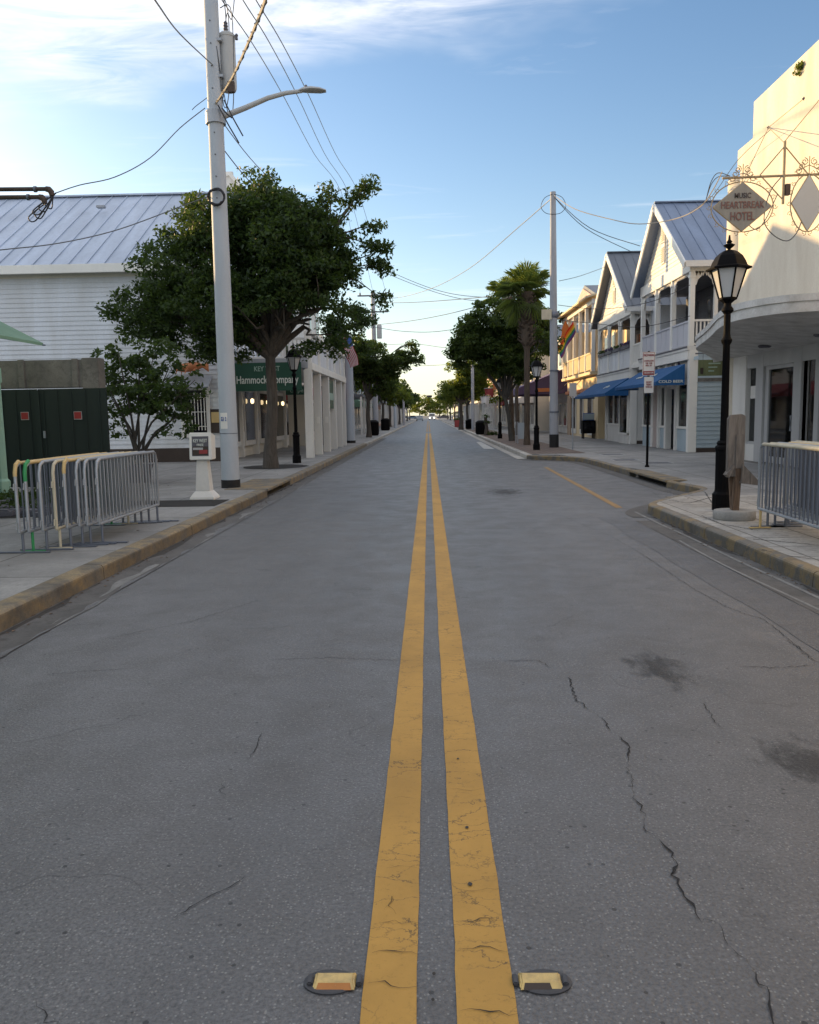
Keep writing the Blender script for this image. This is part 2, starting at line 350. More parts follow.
# ------------------------------------------------------------------ mesh builder
def org(o):
    p = V((0, 0, 0))
    while o is not None:
        p = p + o.location; o = o.parent
    return p
class MB:
    def __init__(s): s.v = []; s.f = []; s.uv = None
    def add(s, vs, fs):
        k = len(s.v); s.v += [tuple(x) for x in vs]; s.f += [tuple(k+i for i in f) for f in fs]; return s
    def box(s, x0, x1, y0, y1, z0, z1):
        return s.add([(x0,y0,z0),(x1,y0,z0),(x1,y1,z0),(x0,y1,z0),(x0,y0,z1),(x1,y0,z1),(x1,y1,z1),(x0,y1,z1)],
                     [(0,3,2,1),(4,5,6,7),(0,1,5,4),(1,2,6,5),(2,3,7,6),(3,0,4,7)])
    def obox(s, c, ux, uy, uz):
        c, ux, uy, uz = V(c), V(ux), V(uy), V(uz)
        vs = [c + a*ux + b_*uy + d*uz for d in (-1, 1) for a, b_ in ((-1,-1),(1,-1),(1,1),(-1,1))]
        return s.add(vs, [(0,3,2,1),(4,5,6,7),(0,1,5,4),(1,2,6,5),(2,3,7,6),(3,0,4,7)])
    def beam(s, p, q, w, h, up=(0, 0, 1)):
        p, q = V(p), V(q); d = q - p
        sd = d.cross(V(up)).normalized(); u = sd.cross(d).normalized()
        return s.obox((p+q)/2, d/2, sd*w/2, u*h/2)
    def prism(s, poly, ext):
        n = len(poly); e = V(ext)
        vs = [V(p) for p in poly] + [V(p)+e for p in poly]
        return s.add(vs, [tuple(range(n))[::-1], tuple(range(n, 2*n))] + [(i, (i+1) % n, n+(i+1) % n, n+i) for i in range(n)])
    def tube(s, pts, r, n=8, cap=True):
        pts = [V(p) for p in pts]; m_ = len(pts)
        rs = r if isinstance(r, (list, tuple)) else [r]*m_
        k = len(s.v); ref = V((0, 0, 1))
        d0 = (pts[1]-pts[0]).normalized()
        if abs(d0.z) > .9: ref = V((1, 0, 0))
        for i, p in enumerate(pts):
            d = (pts[min(i+1, m_-1)] - pts[max(i-1, 0)]).normalized()
            a = d.cross(ref)
            if a.length < 1e-4: a = d.cross(V((.3, 1, .2)))
            a.normalize(); b_ = d.cross(a).normalized(); ref = b_.cross(d) if False else ref
            for j in range(n):
                t = 2*math.pi*j/n
                s.v.append(tuple(p + (a*math.cos(t) + b_*math.sin(t))*rs[i]))
        for i in range(m_-1):
            for j in range(n):
                s.f.append((k+i*n+j, k+i*n+(j+1) % n, k+(i+1)*n+(j+1) % n, k+(i+1)*n+j))
        if cap:
            s.f.append(tuple(k+j for j in range(n))[::-1]); s.f.append(tuple(k+(m_-1)*n+j for j in range(n)))
        return s
    def lathe(s, prof, n=16, c=(0, 0, 0), rot=0.0):
        k = len(s.v)
        for r, z in prof:
            for j in range(n):
                t = 2*math.pi*j/n + rot; s.v.append((c[0]+r*math.cos(t), c[1]+r*math.sin(t), c[2]+z))
        for i in range(len(prof)-1):
            for j in range(n):
                s.f.append((k+i*n+j, k+i*n+(j+1) % n, k+(i+1)*n+(j+1) % n, k+(i+1)*n+j))
        s.f.append(tuple(k+j for j in range(n))[::-1]); s.f.append(tuple(k+(len(prof)-1)*n+j for j in range(n)))
        return s
    def sheet(s, poly, z):
        return s.add([(x, y, z) for x, y in poly], [tuple(range(len(poly)))])
    def siding(s, A, B, z0, z1, nrm, h=.14, d=.022, clip=None):
        A, B, n = V((*A, 0)), V((*B, 0)), V((*nrm, 0)); L = (B-A).length; u = (B-A)/L
        z = z0
        while z < z1 - 1e-3:
            zt = min(z + h, z1)
            a0, a1 = (0, L) if clip is None else clip(z)
            b0, b1 = (0, L) if clip is None else clip(zt)
            if a1 - a0 > .02:
                if b1 < b0: b0 = b1 = (b0+b1)/2
                up = V((0, 0, 1))
                p = [A+u*a0+n*d+up*z, A+u*a1+n*d+up*z, A+u*b1+n*.002+up*zt, A+u*b0+n*.002+up*zt, A+u*a0+up*z, A+u*a1+up*z]
                s.add(p, [(0, 1, 2, 3), (4, 5, 1, 0)])
            z = zt
        return s
    def build(s, name, m_, parent=None, smooth=False, bevel=0.0, recalc=True, auto=None):
        me = bpy.data.meshes.new(name)
        o_ = org(parent) if parent else V((0, 0, 0))
        me.from_pydata([(x-o_.x, y-o_.y, z-o_.z) for x, y, z in s.v], [], s.f)
        ob = bpy.data.objects.new(name, me); COL.objects.link(ob)
        if recalc:
            bm = bmesh.new(); bm.from_mesh(me); bmesh.ops.recalc_face_normals(bm, faces=bm.faces)
            if bevel > 0:
                ed = [e for e in bm.edges if e.is_manifold and e.calc_face_angle(0) > .6]
                bmesh.ops.bevel(bm, geom=ed, offset=bevel, segments=2, affect='EDGES', clamp_overlap=True)
            bm.to_mesh(me); bm.free()
        me.materials.append(m_)
        if smooth:
            for p in me.polygons: p.use_smooth = True
            try: me.set_sharp_from_angle(angle=R(38))
            except Exception: pass
        ob.parent = parent
        return ob
def tag(o, label=None, cat=None, group=None, kind=None):
    if label: o['label'] = label
    if cat: o['category'] = cat
    if group: o['group'] = group
    if kind: o['kind'] = kind
    return o
def thing(name, label, cat, loc=(0, 0, 0), group=None):
    o = bpy.data.objects.new(name, None); COL.objects.link(o); o.location = loc; o.empty_display_size = .2
    return tag(o, label, cat, group)
def struct(name, mb, m_, **k):
    o = mb.build(name, m_, **k); o['kind'] = 'structure'; return o
def copy_tree(o, loc=None, rz=None, label=None, parent=None):
    c = o.copy(); COL.objects.link(c)
    if parent: c.parent = parent
    if loc is not None: c.location = loc
    if rz is not None: c.rotation_euler = (0, 0, rz)
    if label: c['label'] = label
    for ch in [x for x in bpy.data.objects if x.parent == o]: copy_tree(ch, parent=c)
    return c
def text(body, size, m_, parent, c, right=(1, 0, 0), up=(0, 0, 1), name='lettering', width=None, depth=.004, shear=0.0, label=None):
    """real letters, centred at c, standing in the plane right x up"""
    cu = bpy.data.curves.new('t', 'FONT'); cu.body = body; cu.size = size; cu.extrude = depth; cu.align_x = 'CENTER'; cu.align_y = 'CENTER'
    cu.resolution_u = 3; cu.offset = size*.012; cu.shear = shear
    to = bpy.data.objects.new('t', cu); COL.objects.link(to)
    bpy.context.view_layer.update()
    me = bpy.data.meshes.new_from_object(to.evaluated_get(bpy.context.evaluated_depsgraph_get()))
    bpy.data.objects.remove(to); bpy.data.curves.remove(cu)
    co = [v.co.copy() for v in me.vertices]
    w = max(x.x for x in co) - min(x.x for x in co); k = (width/w) if width else 1
    r_, u_ = V(right).normalized(), V(up).normalized(); n_ = r_.cross(u_); o_ = org(parent)
    for v, x in zip(me.vertices, co): v.co = V(c) + r_*x.x*k + u_*x.y + n_*x.z - o_
    me.materials.clear(); me.materials.append(m_); me.name = name
    ob = bpy.data.objects.new(name, me); COL.objects.link(ob); ob.parent = parent
    return ob
def cable(a, b_, sag, r, name, label, m_='wire', cat='cable', group='overhead cables between the poles and houses', n=18, parent=None):
    a, b_ = V(a), V(b_)
    pts = [a.lerp(b_, i/n) - V((0, 0, sag*4*(i/n)*(1-i/n))) for i in range(n+1)]
    mb = MB().tube(pts, r, 5)
    if parent is not None: return mb.build(name, M[m_], parent, smooth=True)
    return tag(mb.build(name, M[m_], smooth=True), label, cat, group)
# ------------------------------------------------------------------ world, sun
SUN_AZ, SUN_EL = R(55), R(12)      # azimuth measured from +Y towards -X
to_sun = V((-math.sin(SUN_AZ)*math.cos(SUN_EL), math.cos(SUN_AZ)*math.cos(SUN_EL), math.sin(SUN_EL)))
w = bpy.data.worlds.new('World'); S.world = w; w.use_nodes = True; nt = w.node_tree
bg = nt.nodes['Background']
sky = nt.nodes.new('ShaderNodeTexSky'); sky.sky_type = 'NISHITA'; sky.sun_disc = False
sky.sun_elevation = SUN_EL; sky.sun_rotation = -SUN_AZ
sky.air_density = 1.0; sky.dust_density = 1.1; sky.ozone_density = 1.6; sky.altitude = 0
tc = nt.nodes.new('ShaderNodeTexCoord')
sp = nt.nodes.new('ShaderNodeSeparateXYZ'); nt.links.new(tc.outputs['Generated'], sp.inputs[0])
zc = N(nt, 'ShaderNodeMath', operation='MAXIMUM'); nt.links.new(sp.outputs[2], zc.inputs[0]); zc.inputs[1].default_value = .03
pr = nt.nodes.new('ShaderNodeVectorMath'); pr.operation = 'DIVIDE'
nt.links.new(tc.outputs['Generated'], pr.inputs[0])
cz = nt.nodes.new('ShaderNodeCombineXYZ')
for i in range(3): nt.links.new(zc.outputs[0], cz.inputs[i])
nt.links.new(cz.outputs[0], pr.inputs[1])          # position on a high cloud layer
def cloud(scale, lo, hi, stretch, rot, det=7, rough=.6, dist=.7, loc=(0, 0, 0)):
    mp = nt.nodes.new('ShaderNodeMapping'); mp.inputs['Scale'].default_value = stretch; mp.inputs['Rotation'].default_value = (0, 0, rot); mp.inputs['Location'].default_value = loc
    nt.links.new(pr.outputs[0], mp.inputs[0])
    return ramp(nt, noi(nt, mp.outputs[0], scale, det, rough, dist), [(lo, (0,)*3), (hi, (1,)*3)])
# where the bank of cloud lies: overhead and to the left
sp2 = nt.nodes.new('ShaderNodeSeparateXYZ'); nt.links.new(pr.outputs[0], sp2.inputs[0])
def mth(op, a, b_=None, c=None):
    n = N(nt, 'ShaderNodeMath', operation=op)
    for i, x in enumerate((a, b_, c)):
        if x is None: continue
        if isinstance(x, (int, float)): n.inputs[i].default_value = x
        else: nt.links.new(x, n.inputs[i])
    return n.outputs[0]
mpw = nt.nodes.new('ShaderNodeMapping'); nt.links.new(pr.outputs[0], mpw.inputs[0])
wob = noi(nt, mpw.outputs[0], 1.6, 4, .5)
# bank edge: y/z distance smaller than an edge that widens to the left
edge = mth('MULTIPLY_ADD', sp2.outputs[0], CLOUD_SLOPE, CLOUD_Y)
edge = mth('ADD', edge, mth('MULTIPLY', mth('SUBTRACT', wob, .5), 1.5))
dd = mth('SUBTRACT', edge, sp2.outputs[1])
bank = nt.nodes.new('ShaderNodeMapRange'); bank.interpolation_type = 'SMOOTHSTEP'
nt.links.new(dd, bank.inputs['Value']); bank.inputs['From Min'].default_value = -.18; bank.inputs['From Max'].default_value = .5
bk = bank.outputs[0]
tex = cloud(2.2, .30, .60, (.8, 2.4, 1), R(-22), 9, .62, 1.0)
m1 = mth('MULTIPLY', bk, mth('MULTIPLY_ADD', tex, .9, .08))
wisp = mth('MULTIPLY', cloud(.9, .56, .80, (.5, 2.0, 1), R(-12), 8, .62, 1.2, (3, 1, 0)), .40)
allc = mth('MINIMUM', mth('ADD', m1, wisp), .95)
tone = cloud(2.6, .3, .75, (1, 2.2, 1), R(-20), 6, .6, .6, (9, 2, 0))
ccol = mix(nt, tone, CLOUD_A, CLOUD_B)
hsv = nt.nodes.new('ShaderNodeHueSaturation'); hsv.inputs['Saturation'].default_value = SKY_SAT; hsv.inputs['Value'].default_value = 1.0
nt.links.new(sky.outputs[0], hsv.inputs['Color'])
tint = mix(nt, 1.0, hsv.outputs[0], (.82, .89, .98), 'MULTIPLY')
veil = mth('POWER', 2.718, mth('MULTIPLY', zc.outputs[0], -11.0))
vfac = mth('MULTIPLY', veil, .52)
veiled = mix(nt, vfac, tint, (8.0, 7.8, 6.5))
skc = mix(nt, allc, veiled, ccol)
nt.links.new(skc, bg.inputs[0]); bg.inputs[1].default_value = SKY_STR
sl = bpy.data.lights.new('sun', 'SUN'); sl.energy = SUN_E; sl.angle = R(.6); sl.color = (1.0, .66, .30)
so = bpy.data.objects.new('sun', sl); COL.objects.link(so); so.rotation_euler = to_sun.to_track_quat('Z', 'Y').to_euler(); so.location = (-60, 60, 60)
S.view_settings.view_transform = 'Standard'; S.view_settings.look = 'None'; S.view_settings.gamma = 1; S.view_settings.exposure = EXPO
S.render.engine = 'CYCLES'

# ------------------------------------------------------------------ ground, road, kerbs
KL, KR = -3.30, 3.42                       # kerb faces
BAY = [(3.42, 12.4), (3.43, 12.9), (3.68, 13.45), (4.38, 14.38), (4.95, 15.15), (5.08, 15.6), (5.05, 16.1), (4.95, 17.2), (4.98, 20.5), (4.95, 25.6), (4.75, 26.9), (4.2, 27.7), (3.62, 28.2), (3.42, 28.8)]
struct('ground', MB().sheet([(-1500, -300), (1500, -300), (1500, 2500), (-1500, 2500)], -.03), M['ground'])
def zroad(x): return .0
mb = MB(); pts = [(KL-.05, -12), (KR+.05, -12)] + [(x+.05, y) for x, y in BAY] + [(KR+.05, 420), (KL-.05, 420)]
mb.sheet(pts, 0); struct('road', mb, M['asphalt'])
# cross street far away
struct('cross_street', MB().sheet([(-90, 296), (90, 296), (90, 306), (-90, 306)], .004), M['asphalt_dark'])
def ribbon(path, off0, off1, z0, z1=None):
    """flat or tilted strip following a path, offsets to the right of travel"""
    mb = MB(); P = [V((x, y)) for x, y in path]; L = []
    for i, p in enumerate(P):
        a = (P[i]-P[i-1]).normalized() if i else (P[1]-P[0]).normalized()
        c = (P[i+1]-P[i]).normalized() if i < len(P)-1 else a
        t = (a+c).normalized(); n = V((t.y, -t.x)); k = 1/max(.5, n.dot(V((a.y, -a.x))))
        L.append((p, n*k))
    z1 = z0 if z1 is None else z1
    vs = [];
    for p, n in L: vs += [(p.x+n.x*off0, p.y+n.y*off0, z0), (p.x+n.x*off1, p.y+n.y*off1, z1)]
    fs = [(2*i, 2*i+1, 2*i+3, 2*i+2) for i in range(len(P)-1)]
    return mb.add(vs, fs)
def kerb(path, w=.17, h=.15, face=-1, r=.03):
    """rounded kerb: face at the path, body away from the road; face=+1 body to the right of travel"""
    prof = [(0, -.03), (0.008, h-.035), (.013, h-.018), (.026, h-.004), (.045, h+.002), (w-.02, h+.005), (w, h+.002), (w, -.03)]
    mb = MB(); P = [V((x, y)) for x, y in path]; k = 0; np_ = len(prof)
    for i, p in enumerate(P):
        a = (P[i]-P[i-1]).normalized() if i else (P[1]-P[0]).normalized()
        c = (P[i+1]-P[i]).normalized() if i < len(P)-1 else a
        t = (a+c).normalized(); n = V((t.y, -t.x)); q = 1/max(.5, n.dot(V((a.y, -a.x))))
        for o, z in prof:
            jig = .004*noise.noise(V((p.x*3, p.y*3, z*9)))
            mb.v.append((p.x+n.x*q*(o*face+jig), p.y+n.y*q*(o*face+jig), z + .004*noise.noise(V((p.x, p.y*2, o*20)))))
    for i in range(len(P)-1):
        for j in range(np_-1): mb.f.append((i*np_+j, i*np_+j+1, (i+1)*np_+j+1, (i+1)*np_+j))
    mb.f.append(tuple(range(np_))); mb.f.append(tuple((len(P)-1)*np_+j for j in range(np_))[::-1])
    mb.np_ = np_; return mb
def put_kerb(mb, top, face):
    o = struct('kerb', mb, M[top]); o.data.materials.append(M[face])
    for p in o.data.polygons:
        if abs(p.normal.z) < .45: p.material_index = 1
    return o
def line(x, y0, y1, step=.5): 
    n = max(1, int((y1-y0)/step)); return [(x + .012*noise.noise(V((x, (y0+(y1-y0)*i/n)*.6, 0))), y0+(y1-y0)*i/n) for i in range(n+1)]
def smooth_path(p, n=5):
    out = []
    for i in range(len(p)-1):
        p0 = V(p[max(i-1, 0)]); p1 = V(p[i]); p2 = V(p[i+1]); p3 = V(p[min(i+2, len(p)-1)])
        for k in range(n):
            t = k/n
            q = .5*((2*p1) + (-p0+p2)*t + (2*p0-5*p1+4*p2-p3)*t*t + (-p0+3*p1-3*p2+p3)*t**3); out.append((q.x, q.y))
    return out + [tuple(p[-1])]
# left kerb: near yellow run in separate cast lengths, then a drain mouth, then pale
cuts = [-4, -1, 2, 5, 8.1, 11.2, 14.3, 16.6]
for a, b_ in zip(cuts, cuts[1:]):
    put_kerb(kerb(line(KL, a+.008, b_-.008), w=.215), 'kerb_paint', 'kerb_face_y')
struct('kerb', kerb(line(KL, 19.4, 44), w=.2), M['kerb_worn'])
struct('kerb', kerb(line(KL, 44, 420, 4), w=.2), M['kerb_pale'])
# storm drain mouth (left): a lid over a dark slot
struct('drain_lid', MB().box(KL-.9, KL+.02, 16.6, 19.4, .105, .157), M['kerb_worn'], bevel=.01)
struct('drain_slot', MB().box(KL-.88, KL-.25, 16.62, 19.38, -.02, .10), M['dark'])
# right kerb
for a, b_ in zip([-4, 1, 4.2, 7.3, 10.2], [1, 4.2, 7.3, 10.2, 12.4]):
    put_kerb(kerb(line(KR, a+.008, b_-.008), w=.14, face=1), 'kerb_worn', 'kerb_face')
sb = smooth_path(BAY)
i1 = min(i for i, p in enumerate(sb) if p[1] > 17.1); i2 = min(i for i, p in enumerate(sb) if p[1] > 20.4)
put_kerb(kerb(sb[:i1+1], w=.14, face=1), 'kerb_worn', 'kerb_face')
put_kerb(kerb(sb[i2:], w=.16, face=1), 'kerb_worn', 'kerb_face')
yy0, yy1 = sb[i1][1], sb[i2][1]
struct('drain_lid', MB().box(4.94, 5.4, yy0, yy1, .11, .158), M['kerb_worn'], bevel=.01)
struct('drain_slot', MB().box(5.2, 5.39, yy0+.02, yy1-.02, -.02, .105), M['dark'])
struct('kerb', kerb(line(KR, 28.8, 420, 3), w=.2, face=1), M['kerb_pale'])
# sidewalks as slabs behind the kerbs
def slab(poly, z, m_, name='sidewalk'):
    return struct(name, MB().prism([(x, y, -.02) for x, y in poly], (0, 0, z+.02)), m_)
slab([(-7.0, -6), (KL-.217, -6), (KL-.217, 16.59), (-7.0, 16.59)], .15, M['sidewalk'])
slab([(-7.0, 16.6), (KL-.905, 16.6), (KL-.905, 19.4), (KL-.203, 19.41), (KL-.203, 44), (-7.0, 44)], .15, M['sidewalk'])
slab([(-40, -6), (-7.003, -6), (-7.003, 44), (-40, 44)], .146, M['sidewalk'], 'forecourt')
slab([(-40, 44.01), (KL-.203, 44.01), (KL-.203, 420), (-40, 420)], .15, M['sidewalk'])
rp = [(KR+.143, -6)] + [(KR+.143, 12.3)] + [(x+.13, y-.04) for x, y in sb if 12.6 < y < yy0-.01] + [(5.405, yy0), (5.405, yy1)] + [(x+.155, y) for x, y in sb if y > yy1+.01 and y < 27.4]
cut = 14.0
near = [(x, y) for x, y in rp if y <= cut]; far = [(x, y) for x, y in rp if y > cut]
slab(near + [(far[0][0]-.35, cut), (9.0, cut), (9.0, -6)], .151, M['sidewalk_pale'])
slab([(far[0][0]-.35, cut+.003), *far, (4.6, 28.3), (3.9, 28.9), (3.9, 29.2), (9.0, 29.2), (9.0, cut+.003)], .15, M['sidewalk'])
slab([(9.003, -6), (9.003, 29.2), (40, 29.2), (40, -6)], .147, M['sidewalk'])
slab([(KR+.203, 29.21), (40, 29.21), (40, 420), (KR+.203, 420)], .15, M['sidewalk'])
struct('brick_strip', MB().sheet([(KR+.21, 29.3), (5.6, 29.3), (5.6, 90), (KR+.21, 90)], .155), M['brickwalk'])
# gutters
struct('gutter', ribbon([(KL, y) for y in np.arange(-4, 60, 2)], .0, .36, .004), M['gutter'])
def ragged(xa, wa, ya, yb, seed, z, m_, nm, thr=0.0, amp=.05, side=1, step=.12):
    """broken pale strip: width swells and vanishes along the gutter"""
    n = int((yb-ya)/step); vs = []; fs = []
    for i in range(n+1):
        y = ya+(yb-ya)*i/n; a = noise.noise(V((y*.55, seed, 0)))+.5*noise.noise(V((y*2.1, seed, 3))); b = noise.noise(V((y*1.7, seed, 9)))
        w_ = max(0, wa*(a+thr)*2.2); x0 = xa + amp*noise.noise(V((y*.8, seed, 5)))+.015*noise.noise(V((y*6, seed, 5)))
        vs += [(x0, y, z), (x0+side*min(w_*(1+.4*b), wa*1.6), y, z)]
        if i and w_ > .002: fs.append((2*i-2, 2*i-1, 2*i+1, 2*i))
    return struct(nm, MB().add(vs, fs), m_)
ragged(KL+.36, .05, -4, 40, 1, .0062, M['gutter_edge'], 'gutter_edge', .12, side=-1)
ragged(KL+.30, .13, 3, 17, 2, .0052, M['gutter_edge'], 'gutter_edge', -.05, side=-1, amp=.08)
ragged(KL+.02, .07, -4, 30, 4, .0055, M['stain2'], 'gutter_silt', .25, amp=.01)
ragged(KR-.02, .06, -4, 12.4, 6, .0058, M['stain2'], 'gutter_silt', .25, amp=.01, side=-1)
for k_ in range(3): ragged(KL+.36, .11, -4, 17, 20+k_, .0070+k_*.001, M['asphalt'], 'asphalt_lip', -.02, side=-1, amp=.02, step=.07)
struct('gutter', ribbon([(KR, y) for y in np.arange(-4, 13, 1)], -.40, 0, .004), M['gutter'])
struct('gutter_edge', ribbon([(KR+.008*math.sin(y*2.), y) for y in np.arange(-4, 13.2, .3)], -.165, -.125, .007), M['gutter_edge'])
struct('gutter_edge', ribbon([(KR-.35+.03*math.sin(y*1.3), y) for y in np.arange(2.5, 10.2, .2)], -.02, .012, .006), M['gutter_edge'])
struct('gutter', ribbon(sb, -.34, 0, .005), M['gutter'])
struct('gutter', ribbon([(KR, y) for y in np.arange(29, 200, 4)], -.3, 0, .004), M['kerb_pale'])
# asphalt strip darker beside the gutters + patches
rs = random.Random(4)
def blob(cx, cy, rx, ry, z, n=40, k=.25, seed=0):
    return MB().sheet([(cx+rx*math.cos(t)*(1+k*noise.noise(V((math.cos(t)*2.2+seed, math.sin(t)*2.2, seed)))+.12*noise.noise(V((math.cos(t)*9, math.sin(t)*9, seed)))),
                        cy+ry*math.sin(t)*(1+k*noise.noise(V((math.cos(t)*2.2+seed+5, math.sin(t)*2.2, seed)))+.12*noise.noise(V((math.cos(t)*9, math.sin(t)*9, seed+3))))) for t in [2*math.pi*i/n for i in range(n)]], z)
0 and struct('asphalt_strip', ribbon([(KL+.40+.16*noise.noise(V((0, y*.7, 0)))+.03*noise.noise(V((0, y*4, 0))), y) for y in np.arange(-4, 26, .25)], 0, .20, .003), M['asphalt_dark'])
struct('asphalt_strip', ribbon([(KR-.42+.08*noise.noise(V((5, y, 0))), y) for y in np.arange(2, 12.6, .3)], -.42, 0, .003), M['asphalt_dark'])
def stain(cx, cy, rx, ry, z=.0042):
    o = struct('road_stain', MB().add([(cx-rx, cy-ry, z), (cx+rx, cy-ry, z), (cx+rx, cy+ry, z), (cx-rx, cy+ry, z)], [(0, 1, 2, 3)]), M['stain'], recalc=False)
    ul = o.data.uv_layers.new(name='UVMap')
    for lp, uv in zip(o.data.loops, ((-1, -1), (1, -1), (1, 1), (-1, 1))): ul.data[lp.index].uv = uv
for px, py, rx, ry in ((806, 762, .32, .42), (660, 668, .3, .55), (505, 492, .6, 1.3)):
    c = G(px, py); stain(c.x, c.y, rx, ry)
for i, (px, py, rx, ry) in enumerate([(545, 478, .2, .9)]):
    c = G(px, py); struct('road_stain', blob(c.x, c.y, rx*.7, ry*.7, .003, seed=i+8, k=.35, n=70), M['asphalt_dark'])
# painted lines
def wavy(x0, x1, y0, y1, z, step=.12, j=.004):
    n = int((y1-y0)/step); vs = []
    for i in range(n+1):
        y = y0 + (y1-y0)*i/n
        vs += [(x0+j*noise.noise(V((x0*9, y*5, 0)))+j*.7*noise.noise(V((x0*9, y*21, 0))), y, z), (x1+j*noise.noise(V((x1*9, y*5, 3)))+j*.7*noise.noise(V((x1*9, y*21, 3))), y, z)]
    return MB().add(vs, [(2*i, 2*i+1, 2*i+3, 2*i+2) for i in range(n)])
struct('yellow_line', wavy(-.205, -.055, -2, 72, .004), M['yellow'])
struct('yellow_line', wavy(.055, .215, -2, 72, .004), M['yellow'])
struct('yellow_line', wavy(-.205, -.055, 78, 230, .004, 2), M['yellow_faded'])
struct('yellow_line', wavy(.055, .215, 78, 230, .004, 2), M['yellow_faded'])
mb = MB(); 
n = 60; vs = []
for i in range(n+1):
    t = i/n; y = 13.7+10.6*t; x = 3.17 + .28*t - .0*t
    vs += [(x-.06+.008*noise.noise(V((y*4, 0, 0))), y, .004), (x+.06+.008*noise.noise(V((y*4, 4, 0))), y, .004)]
struct('bay_line', mb.add(vs, [(2*i, 2*i+1, 2*i+3, 2*i+2) for i in range(n)]), M['yellow_faded'])
struct('white_marking', MB().sheet([(2.55, 38), (3.0, 37.6), (3.0, 47), (2.75, 47.5)], .004), M['white_road'])
# cracks
def crack(pix, w=.008, seed=1, z=.0045):
    rr = random.Random(seed); pts = [G(a, b_, z if z > .1 else 0) for a, b_ in pix]; path = []
    for a, b_ in zip(pts, pts[1:]):
        n = max(2, int((b_-a).length/.022)); d = (b_-a).normalized(); s = V((-d.y, d.x, 0))
        for i in range(n):
            path.append(a.lerp(b_, i/n) + s*rr.gauss(0, .0065 if i else 0))
    path.append(pts[-1]); vs = []
    for i, p in enumerate(path):
        t = (path[min(i+1, len(path)-1)] - path[max(i-1, 0)]).normalized(); s = V((-t.y, t.x, 0))
        e = min(1, min(i, len(path)-1-i)/4+.15); ww = w*e*(.25+.9*rr.random())/2.4
        vs += [(p.x+s.x*ww, p.y+s.y*ww, z), (p.x-s.x*ww, p.y-s.y*ww, z)]
    struct('road_crack', MB().add(vs, [(2*i, 2*i+1, 2*i+3, 2*i+2) for i in range(len(path)-1)]), M['crack'])
CR_ = [([(570,677),(574,698),(589,710)],.011), ([(589,710),(602,718)],.005), ([(602,718),(611,731)],.012), ([(611,731),(619,737)],.005), ([(619,737),(630,748),(628,762)],.012), ([(628,762),(631,778),(634,796)],.004), ([(634,796),(646,817)],.009), ([(643,817),(646,832),(659,840)],.006), ([(702,924),(712,922),(720,927)],.005), ([(728,946),(738,956),(749,966)],.005),
 ([(659,840),(673,854),(678,866),(671,876),(683,893),(695,909),(702,924)],.012), ([(678,866),(671,875),(662,873)],.007), ([(720,926),(728,946)],.008), ([(749,966),(756,980),(767,988),(769,1006),(778,1035)],.009),
 ([(490,661),(539,661),(553,669)],.007), ([(735,667),(780,668),(819,665)],.008), ([(786,640),(800,650),(812,660),(830,667)],.007),
 ([(270,660),(330,658),(405,661)],.006), ([(174,920),(196,905),(210,897),(230,888),(246,876)],.006), ([(36,1000),(45,1012),(56,1030)],.010),
 ([(640,553),(668,572),(695,590),(728,608),(766,621),(795,645),(811,658)],.007), ([(560,515),(590,528),(612,537),(640,553)],.005), ([(700,700),(712,716),(722,730)],.005),
 ([(248,760),(258,745),(262,732)],.006), ([(222,798),(225,788),(222,783)],.006), ([(40,676),(80,672),(130,669)],.006), ([(100,640),(190,622),(260,600)],.006),
 ([(650,490),(700,530),(760,556)],.006), ([(480,560),(540,566),(600,563)],.004), ([(300,560),(360,566),(400,564)],.004)]
for i, (p, w_) in enumerate(CR_): crack(p, w_, i)
for i, (p, w_) in enumerate([([(374,926),(395,922),(419,925)],.004), ([(372,955),(395,953),(419,957)],.005), ([(368,985),(385,983),(400,990),(420,988)],.006), ([(457,890),(480,892),(503,890)],.003), ([(458,951),(480,948),(508,954)],.005),
    ([(460,1013),(490,1014),(518,1016)],.006), ([(384,912),(392,898),(396,916)],.004), ([(386,870),(405,868),(421,871)],.003), ([(456,925),(480,920),(503,923)],.004), ([(393,800),(408,799),(423,801)],.003), ([(450,790),(470,792),(487,789)],.003), ([(398,735),(424,737)],.003), ([(400,661),(425,662)],.004), ([(441,664),(466,663)],.003)]): crack(p, w_, 50+i, .0072)
for i, (p, w_) in enumerate([([(668,500),(690,503),(712,497)],.03), ([(690,487),(705,492),(712,503)],.02), ([(745,538),(775,541),(819,545)],.03), ([(700,515),(722,524),(760,531)],.02), ([(756,548),(790,556),(822,560)],.022)]): crack([tuple(q) for q in p], w_, 80+i, .1535)
for px, py, r_ in ((470, 886, .014), (467, 829, .012), (434, 976, .009), (433, 1002, .008), (458, 760, .010)):
    c = G(px, py); struct('gum_spot', blob(c.x, c.y, r_*.55, r_*.8, .0078, n=20, k=.4, seed=px), M['stain2'])
# small stones, leaves, gum on the road near the camera
rs = random.Random(12); mbl = MB()
